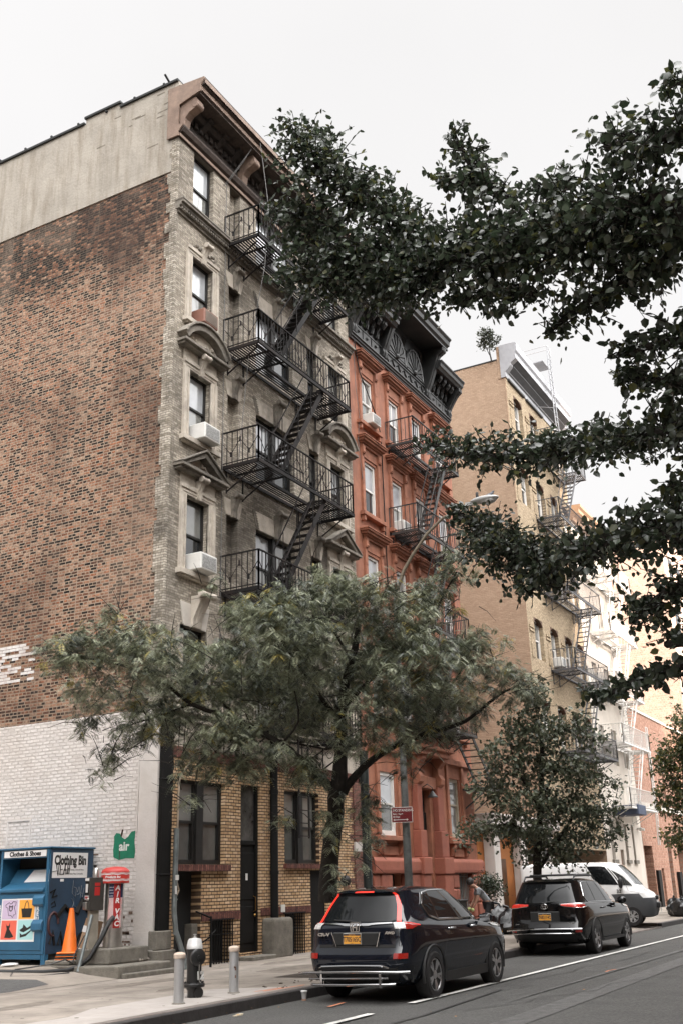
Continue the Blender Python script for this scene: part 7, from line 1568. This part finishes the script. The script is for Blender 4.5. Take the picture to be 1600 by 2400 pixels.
    mm = MB().quad(*[tuple(p+nm+Vector((0,y,0))) for p,y in ((a_,hy1-.42),(a_,hy0+.03),(b_,hy0+.03),(b_,hy1-.52))]); mm.build('notice_sheet', WHT, w)
    # picture panel 2 x 2
    p0, p1, q0, q1 = 16.33, 17.29, .80, 1.62; X = x0-.018
    w = MB().box(X,p0,q0,x0-.0155,p1,q1).build('picture_panel', WHT, e); ym_, zm_ = (p0+p1)/2, (q0+q1)/2
    cols_ = [((.52,.42,.56),ym_+.02,zm_+.02),((.80,.36,.06),p0+.035,zm_+.02),((.70,.13,.085),ym_+.02,q0+.04),((.36,.60,.60),p0+.035,q0+.04)]
    for i, (c_,ya,za) in enumerate(cols_): MB().box(X-.002,ya,za,X-.0003,ya+.425,za+.365).build('picture_tile', M('tile_%d'%i,c_,rough=.5,var=.05), w)
    def art(pts, ya, za, filled=True, r_=.006):
        P2 = [(ya+.425-a*.425, za+b_*.365) for a,b_ in pts]; m = MB()
        if filled: m.prism(P2,'x',X-.0035,X-.0021)
        else: m.tube([(X-.003,p[0],p[1]) for p in P2+P2[:1]],r_,4)
        return m.build('artwork', BLACK, w)
    a0 = cols_[0]; art([(.2,.75),(.42,.88),(.5,.8),(.6,.82),(.68,.93),(.88,.9),(.85,.7),(.75,.68),(.9,.25),(.75,.22),(.7,.08),(.58,.2),(.42,.18),(.36,.5),(.33,.6),(.22,.62)],a0[1],a0[2],False)
    m = MB(); m.tube([(X-.003,a0[1]+.19+.045*math.cos(t),a0[2]+.2+.045*math.sin(t)) for t in [k_*.7 for k_ in range(10)]],.01,4); m.ball((X-.002,a0[1]+.15,a0[2]+.25),.015,4); m.ball((X-.002,a0[1]+.23,a0[2]+.25),.015,4); m.build('artwork', BLACK, w)
    a1 = cols_[1]; art([(.15,.55),(.85,.55),(.78,.08),(.24,.08)],a1[1],a1[2]); m = MB(); m.tube([(X-.003,a1[1]+.425*(1-p),a1[2]+.365*q) for p,q in ((.36,.55),(.4,.8),(.5,.95),(.6,.8),(.64,.55))],.008,4); m.build('artwork', BLACK, w)
    a2 = cols_[2]; art([(.3,.85),(.36,.72),(.5,.72),(.56,.9),(.58,.7),(.54,.55),(.85,.15),(.6,.08),(.25,.1),(.38,.55),(.33,.7)],a2[1],a2[2])
    a3 = cols_[3]; art([(.12,.5),(.2,.42),(.4,.38),(.9,.62),(.88,.75),(.6,.6),(.36,.8),(.32,.62)],a3[1],a3[2]); art([(.15,.35),(.3,.25),(.55,.32),(.88,.52),(.85,.42),(.55,.18),(.18,.1)],a3[1],a3[2])
    for t, yy in (('RECYCLE',p1+.055),('REUSE',p0-.05)):
        for i, ch in enumerate(t): put_text(ch,.11,WHT,(x0-.0165,yy,(1.46 if t=='RECYCLE' else 1.42)-i*.098),(0,-1,0),parent=e,ext=.0015,bold=.006)
    return e
clothing_bin(16.05,17.46,'blue clothing donation bin with picture panel and Clothing Bin lettering',True)
clothing_bin(17.56,18.95,'second blue clothing bin at the very left edge of the picture',False)
tag(MB().ball((0,0,0),.2,6,0,(1,.6,.16)).build('plastic_bag',WHT,loc=(16.35,16.6,.40)),'flattened white plastic bag on the ground under the blue clothing bin','bag')
# plastic cup and litter at the kerb
cu = empty('plastic_cup', (15.35,9.22,.0)); tag(cu, 'clear plastic cup with a little brown drink standing in the gutter', 'cup')
MB().lathe([(.032,0),(.048,.13),(.050,.132),(.046,.128)],n=16).build('cup', M('cup_plastic',(.42,.41,.40),rough=.2,spec=.6), cu, smooth=True); MB().lathe([(.034,.004),(.036,.03)],n=12).build('drink', M('drink',(.4,.2,.12),rough=.3), cu); MB().lathe([(.052,.128),(.052,.145),(.03,.15)],n=16).build('lid', WHT, cu, smooth=True)
tag(MB().box(-.09,-.03,0,.08,.03,.012).box(.0,-.025,.012,.1,.035,.02).build('paper_scrap', M('pale_paper',(.5,.44,.33),rough=.9), loc=(13.35,9.1,.0)),'crumpled pale paper scrap in the gutter below the bollards','litter')
m = MB()
for i in range(70):
    x = rnd.uniform(12,30); y = rnd.choice((rnd.uniform(9.0,9.34),rnd.uniform(5,9.3),rnd.uniform(9.2,9.34))); z = .004; a = rnd.random()*6.28; s_ = rnd.uniform(.015,.035)
    m.quad((x+s_*math.cos(a),y+s_*math.sin(a),z+.024),(x-s_*math.sin(a)*.5,y+s_*math.cos(a)*.5,z+.03),(x-s_*math.cos(a),y-s_*math.sin(a),z+.026),(x+s_*math.sin(a)*.5,y-s_*math.cos(a)*.5,z+.022))
tag(m.build('fallen_leaves', M('dry_leaf',(.30,.16,.05),rough=.9,var=.5,scale=3)), kind='stuff')
m = MB()
for i in range(22):
    x = 15.6+rnd.random()*1.8; y = 9.75+abs(rnd.gauss(0,.25)); s_ = rnd.uniform(.01,.04); m.ball((x,y,.155),s_,3,0,(1,1,.4))
tag(m.build('tree_pit_soil', M('soil',(.05,.035,.025),rough=1,var=.5)), kind='stuff')
sheet('tree_pit', rect(17.4,9.75,19.2,11.1), .1548, M('soil_bed',(.045,.033,.024),rough=1,var=.5,scale=12,bump=.8))
# planter shrub, rubbish and bins by the storefront
sh = [[34.4+rnd.gauss(0,.16),13.5+rnd.gauss(0,.16),1.25+rnd.random()*.5,.32,.3,1] for _ in range(8)]
broad('planter_shrub', 'dark green shrub in a pot behind the stooping man', 'shrub', sh, [[[34.4,13.5,.2,.04],[34.4,13.5,1.3,.03]]], 1600, .07, [leafmat('shrub_leaf',(.022,.034,.016))], [1], 81, fall=0)
MB().lathe([(.22,0),(.28,.5),(.26,.5)],(34.4,13.5,.15),16).build('planter_pot', CONCD); o = bpy.data.objects['planter_pot']; tag(o,'round concrete pot holding the shrub behind the stooping man','plant pot')
BAGM = M('black_bin_bag', (.012,.012,.013), rough=.28, var=.3, bump=.9, bscale=9)
def bag(x, y, z, r_, h_, label):
    m = MB().ball((0,0,h_*.42),1,10,0,(r_,r_,h_*.5)); rr3 = random.Random(int(x*100)); ph = [rr3.random()*6.28 for _ in range(6)]
    def lump(p): 
        a = math.atan2(p[1],p[0]); z_ = p[2]/h_; f = 1+.13*math.sin(3*a+ph[0]+z_*5)+.09*math.sin(5*a+ph[1]-z_*8)+.06*math.sin(9*a+ph[2]+z_*13)+rr3.gauss(0,.02); q_ = .72+.28*max(0,1-z_)
        return (p[0]*f*(1.12 if z_ < .3 else 1)+.06*z_*math.cos(ph[3]), p[1]*f*(1.12 if z_ < .3 else 1)+.06*z_*math.sin(ph[3]), max(0,p[2]*(.92+.08*math.sin(2*a+ph[4]))))
    m.v = [lump(p) for p in m.v]; m.tube([(.05*math.cos(ph[3]),.05*math.sin(ph[3]),h_*.84),(.07*math.cos(ph[3]),.07*math.sin(ph[3]),h_*.93),(.12*math.cos(ph[5]),.1*math.sin(ph[5]),h_*.97)],[.07,.025,.05],7)
    o = m.build('bin_bag', BAGM, smooth=True, loc=(x,y,z)); tag(o, label, 'bin bag', 'black bin bags'); return o
bag(32.9,12.35,.15,.36,.85,'full black bin bag right of the stooping man'); bag(33.3,12.8,.15,.38,.95,'black bin bag behind the stooping man against the storefront'); bag(30.9,12.9,.15,.30,.75,'black bin bag left of the stooping man')
bag(46.9,9.95,.15,.42,.8,'black bin bag heap at the far right edge of the pavement'); bag(47.5,10.3,.15, .36,.8,'second black bin bag at the far right edge behind the first')
wb = empty('wheelie_bin', (31.0,13.3,.15)); tag(wb, 'black wheelie bin standing left of the stooping man', 'bin'); MB().prism([(-.26,.1),(.26,.1),(.3,1.0),(-.3,1.0)],'y',-.3,.3).build('body', PLAST, wb, bevel=.02); MB().box(-.33,-.33,1.0,.33,.33,1.07).build('lid', PLAST, wb, bevel=.02)
for s_ in (-1,1): MB().lathe([(.1,-.03),(.1,.03)],(.2,s_*.3,.1),12,axis='y').build('wheel', TYRE, wb)
# ---- people ----
SKIN = M('skin', (.30,.165,.11), rough=.55, var=.08); HAIRM = M('dark_hair', (.012,.010,.009), rough=.6, var=.4, scale=60, bump=.6, bscale=90)
GTEE = M('grey_tshirt', (.17,.18,.19), rough=.9, var=.12, bump=.3); DTR = M('dark_trousers', (.018,.018,.02), rough=.9, var=.2); SHOE = M('dark_shoe', (.012,.012,.012), rough=.6)
GLOVE = M('pale_work_glove', (.42,.46,.20), rough=.8)
def person(name, label, loc, rz, J, tee, trousers, hair=True, glove=None):
    """J: joint positions in metres, x forward; body is one skinned surface, clothes are slightly larger skinned shells"""
    e = empty(name, loc, rz); tag(e, label, 'person')
    p = J; jn = ['pel','waist','chest','neck','headb','headt']; 
    joints = []; idx = {}
    def add(k_, r_, r2_=None): idx[k_] = len(joints); joints.append((*p[k_], r_, r2_ or r_))
    add('pel',.13,.10); add('waist',.115,.085); add('chest',.14,.095); add('neck',.055); add('headb',.075); add('headt',.085)
    ed = [('pel','waist'),('waist','chest'),('chest','neck'),('neck','headb'),('headb','headt')]
    for s_ in 'LR':
        for k_, r_ in (('sh',.055),('el',.042),('wr',.028),('hip',.085),('kn',.06),('an',.04),('toe',.035)): add(k_+s_, r_)
        add('palm'+s_,.032,.018)
        ed += [('chest','sh'+s_),('sh'+s_,'el'+s_),('el'+s_,'wr'+s_),('wr'+s_,'palm'+s_),('pel','hip'+s_),('hip'+s_,'kn'+s_),('kn'+s_,'an'+s_),('an'+s_,'toe'+s_)]
    for s_, sg_ in (('L',1),('R',-1)):
        w_ = Vector(p['wr'+s_]); pl = Vector(p['palm'+s_]); d = (pl-w_).normalized(); sd_ = d.cross(Vector((1,0,0))).normalized()
        for k_ in range(4):
            o_ = pl+d*.03+sd_*(.028*(k_-1.5)*.6); L_ = (.062,.072,.068,.054)[k_]; a1 = o_+d*L_*.55; a2 = a1+(d*.8+Vector((.5,0,0))*.5).normalized()*L_*.5
            idx[f'f{s_}{k_}a'] = len(joints); joints.append((*a1,.009,.009)); idx[f'f{s_}{k_}b'] = len(joints); joints.append((*a2,.008,.008)); ed += [('palm'+s_,f'f{s_}{k_}a'),(f'f{s_}{k_}a',f'f{s_}{k_}b')]
        t1 = w_+(pl-w_)*.6+Vector((.035,0,0))+sd_*.02; t2 = t1+d*.03+Vector((.012,0,0)); idx['t'+s_] = len(joints); joints.append((*t1,.011,.011)); idx['tt'+s_] = len(joints); joints.append((*t2,.009,.009)); ed += [('wr'+s_,'t'+s_),('t'+s_,'tt'+s_)]
    skinned('body', joints, [(idx[a],idx[b_]) for a,b_ in ed], SKIN, e)
    tj = [(*p['waist'],.150,.115),(*p['chest'],.172,.125),((p['pel'][0]*.7+p['waist'][0]*.3),p['pel'][1],p['pel'][2]*.7+p['waist'][2]*.3,.155,.12)]; te = [(0,1),(0,2)]
    for s_ in 'LR':
        k_ = len(tj); tj += [(*p['sh'+s_],.078,.078),(*[(p['sh'+s_][i]*.45+p['el'+s_][i]*.55) for i in range(3)],.066,.066)]; te += [(1,k_),(k_,k_+1)]
    k_ = len(tj); tj.append((*[(p['chest'][i]*.35+p['neck'][i]*.65) for i in range(3)],.075,.07)); te.append((1,k_)); skinned('shirt', tj, te, tee, e)
    tj = [(*p['pel'],.155,.125)]; te = []
    for s_ in 'LR': k_ = len(tj); tj += [(*p['hip'+s_],.105,.105),(*p['kn'+s_],.078,.078),(*p['an'+s_],.06,.06)]; te += [(0,k_),(k_,k_+1),(k_+1,k_+2)]
    skinned('trousers', tj, te, trousers, e)
    for s_ in 'LR':
        a, t = Vector(p['an'+s_]), Vector(p['toe'+s_]); skinned('shoe', [(a.x-.04,a.y,.045,.045),(a.x+.05,a.y,.045,.05),(t.x+.02,t.y,.035,.042)], [(0,1),(1,2)], SHOE, e)
        if glove: w_ = Vector(p['palm'+s_]); MB().ball(tuple(w_),.055,7).build('glove', glove, e, smooth=True)
    hb, ht = Vector(p['headb']), Vector(p['headt']); ax = (ht-hb).normalized(); fw = Vector((1,0,0)); fw = (fw-ax*fw.dot(ax)).normalized(); ctr = ht+ax*.015
    h_ = MB().ball((0,0,0),.118,10,0,(1.02,.86,1.0)); q = Matrix((fw,ax.cross(fw),ax)).transposed().to_4x4(); h_.v = [v_ for v_ in h_.v]; h_.xf(Matrix.Translation(ctr-fw*.022+ax*.03) @ q); h_.build('hair', HAIRM, e, smooth=True)
    f_ = MB()
    for s_ in (-1,1): f_.ball(tuple(hb+ax*.03+fw*.098+ax.cross(fw)*.033*s_),.012,5)
    f_.build('eye', BLACK, e, smooth=True)
    f_ = MB().ball(tuple(hb+fw*.112-ax*.002),.018,5,0,(1.1,.8,1.3)); 
    for s_ in (-1,1): f_.ball(tuple(hb-fw*.0+ax*.01+ax.cross(fw)*.088*s_),.024,5,0,(.7,.4,1.2))
    f_.build('nose_and_ears', SKIN, e, smooth=True); MB().ball(tuple(hb+fw*.098-ax*.042),.02,5,0,(.6,1.2,.35)).build('mouth', M('lips',(.22,.09,.07),rough=.5), e, smooth=True)
    return e
bend = dict(pel=(-.05,0,.93),waist=(.05,0,1.10),chest=(.22,0,1.30),neck=(.35,0,1.42),headb=(.43,0,1.45),headt=(.48,0,1.52),
    shL=(.27,.19,1.31),elL=(.34,.22,1.03),wrL=(.46,.18,.83),palmL=(.49,.17,.76),shR=(.27,-.19,1.31),elR=(.36,-.22,1.04),wrR=(.50,-.16,.85),palmR=(.54,-.15,.78),
    hipL=(-.03,.10,.88),knL=(.06,.12,.48),anL=(-.02,.12,.08),toeL=(.14,.13,.03),hipR=(-.03,-.10,.88),knR=(-.02,-.12,.48),anR=(-.14,-.12,.08),toeR=(.02,-.13,.03))
person('person','man in a grey T-shirt stooping over bin bags in front of the brownstone',(31.95,12.6,.15),R(122),bend,GTEE,DTR,glove=GLOVE)
stand = dict(pel=(0,0,.95),waist=(0,0,1.12),chest=(.0,0,1.34),neck=(.01,0,1.49),headb=(.03,0,1.56),headt=(.03,0,1.65),
    shL=(0,.19,1.40),elL=(-.03,.24,1.12),wrL=(.05,.24,.88),palmL=(.07,.24,.80),shR=(0,-.19,1.40),elR=(-.03,-.24,1.12),wrR=(.05,-.24,.88),palmR=(.07,-.24,.80),
    hipL=(0,.10,.90),knL=(.03,.11,.50),anL=(0,.12,.08),toeL=(.16,.13,.03),hipR=(0,-.10,.90),knR=(.03,-.11,.50),anR=(0,-.12,.08),toeR=(.16,-.13,.03))
person('person','dark-haired person standing on the pavement behind the compact SUV, only the hair showing',(20.95,11.5,.09),R(-20),stand,M('navy_top',(.02,.022,.035),rough=.9),DTR)
# ================= every far-apart piece of a part becomes a part of its own =================
def split_pieces():
    keep = {'worn_brick','stucco_crack','crown','lettering','artwork','wavy_stripe','scratch','rubble','branches','faded_paint_patch','black_graffiti','grey_graffiti','red_graffiti','fan_ornament','cornice_frieze','rim_spokes'}
    by = {}
    for o in list(sc.objects):
        if o.type == 'MESH' and o.parent is not None and o.name.split('.')[0] not in keep: by.setdefault(o.data, []).append(o)
    for me, users in by.items():
        nv = len(me.vertices)
        if nv == 0 or nv > 30000: continue
        co = np.empty(nv*3, np.float32); me.vertices.foreach_get('co', co); co = co.reshape(-1,3)
        par = list(range(nv))
        def find(a):
            while par[a] != a: par[a] = par[par[a]]; a = par[a]
            return a
        for e in me.edges:
            a, b_ = find(e.vertices[0]), find(e.vertices[1])
            if a != b_: par[a] = b_
        root = np.array([find(i) for i in range(nv)]); ids, isl = np.unique(root, return_inverse=True); k = len(ids)
        if k < 2 or k > 600: continue
        lo = np.full((k,3), np.inf); hi = -lo; np.minimum.at(lo, isl, co); np.maximum.at(hi, isl, co); size = (hi-lo).max(1)
        gap = np.maximum(0, np.maximum(lo[:,None]-hi[None], lo[None]-hi[:,None])); near = np.sqrt((gap**2).sum(2)) <= np.maximum(.02, .5*np.maximum(size[:,None], size[None]))
        pp = list(range(k))
        def f2(a):
            while pp[a] != a: a = pp[a]
            return a
        for a, b_ in zip(*np.nonzero(np.triu(near,1))):
            a, b_ = f2(a), f2(b_)
            if a != b_: pp[a] = b_
        pr = np.array([f2(i) for i in range(k)]); u, piece = np.unique(pr, return_inverse=True)
        if len(u) < 2 or len(u) > 100: continue
        vp = piece[isl]; new = []
        for q in range(len(u)):
            bm = bmesh.new(); bm.from_mesh(me); bm.verts.ensure_lookup_table()
            bmesh.ops.delete(bm, geom=[v for v in bm.verts if vp[v.index] != q], context='VERTS')
            m2 = bpy.data.meshes.new(me.name)
            for mt in me.materials: m2.materials.append(mt)
            bm.to_mesh(m2); bm.free(); new.append(m2)
        for o in users:
            for m2 in new[1:]:
                c = o.copy(); c.data = m2; COL.objects.link(c)
            o.data = new[0]
split_pieces()
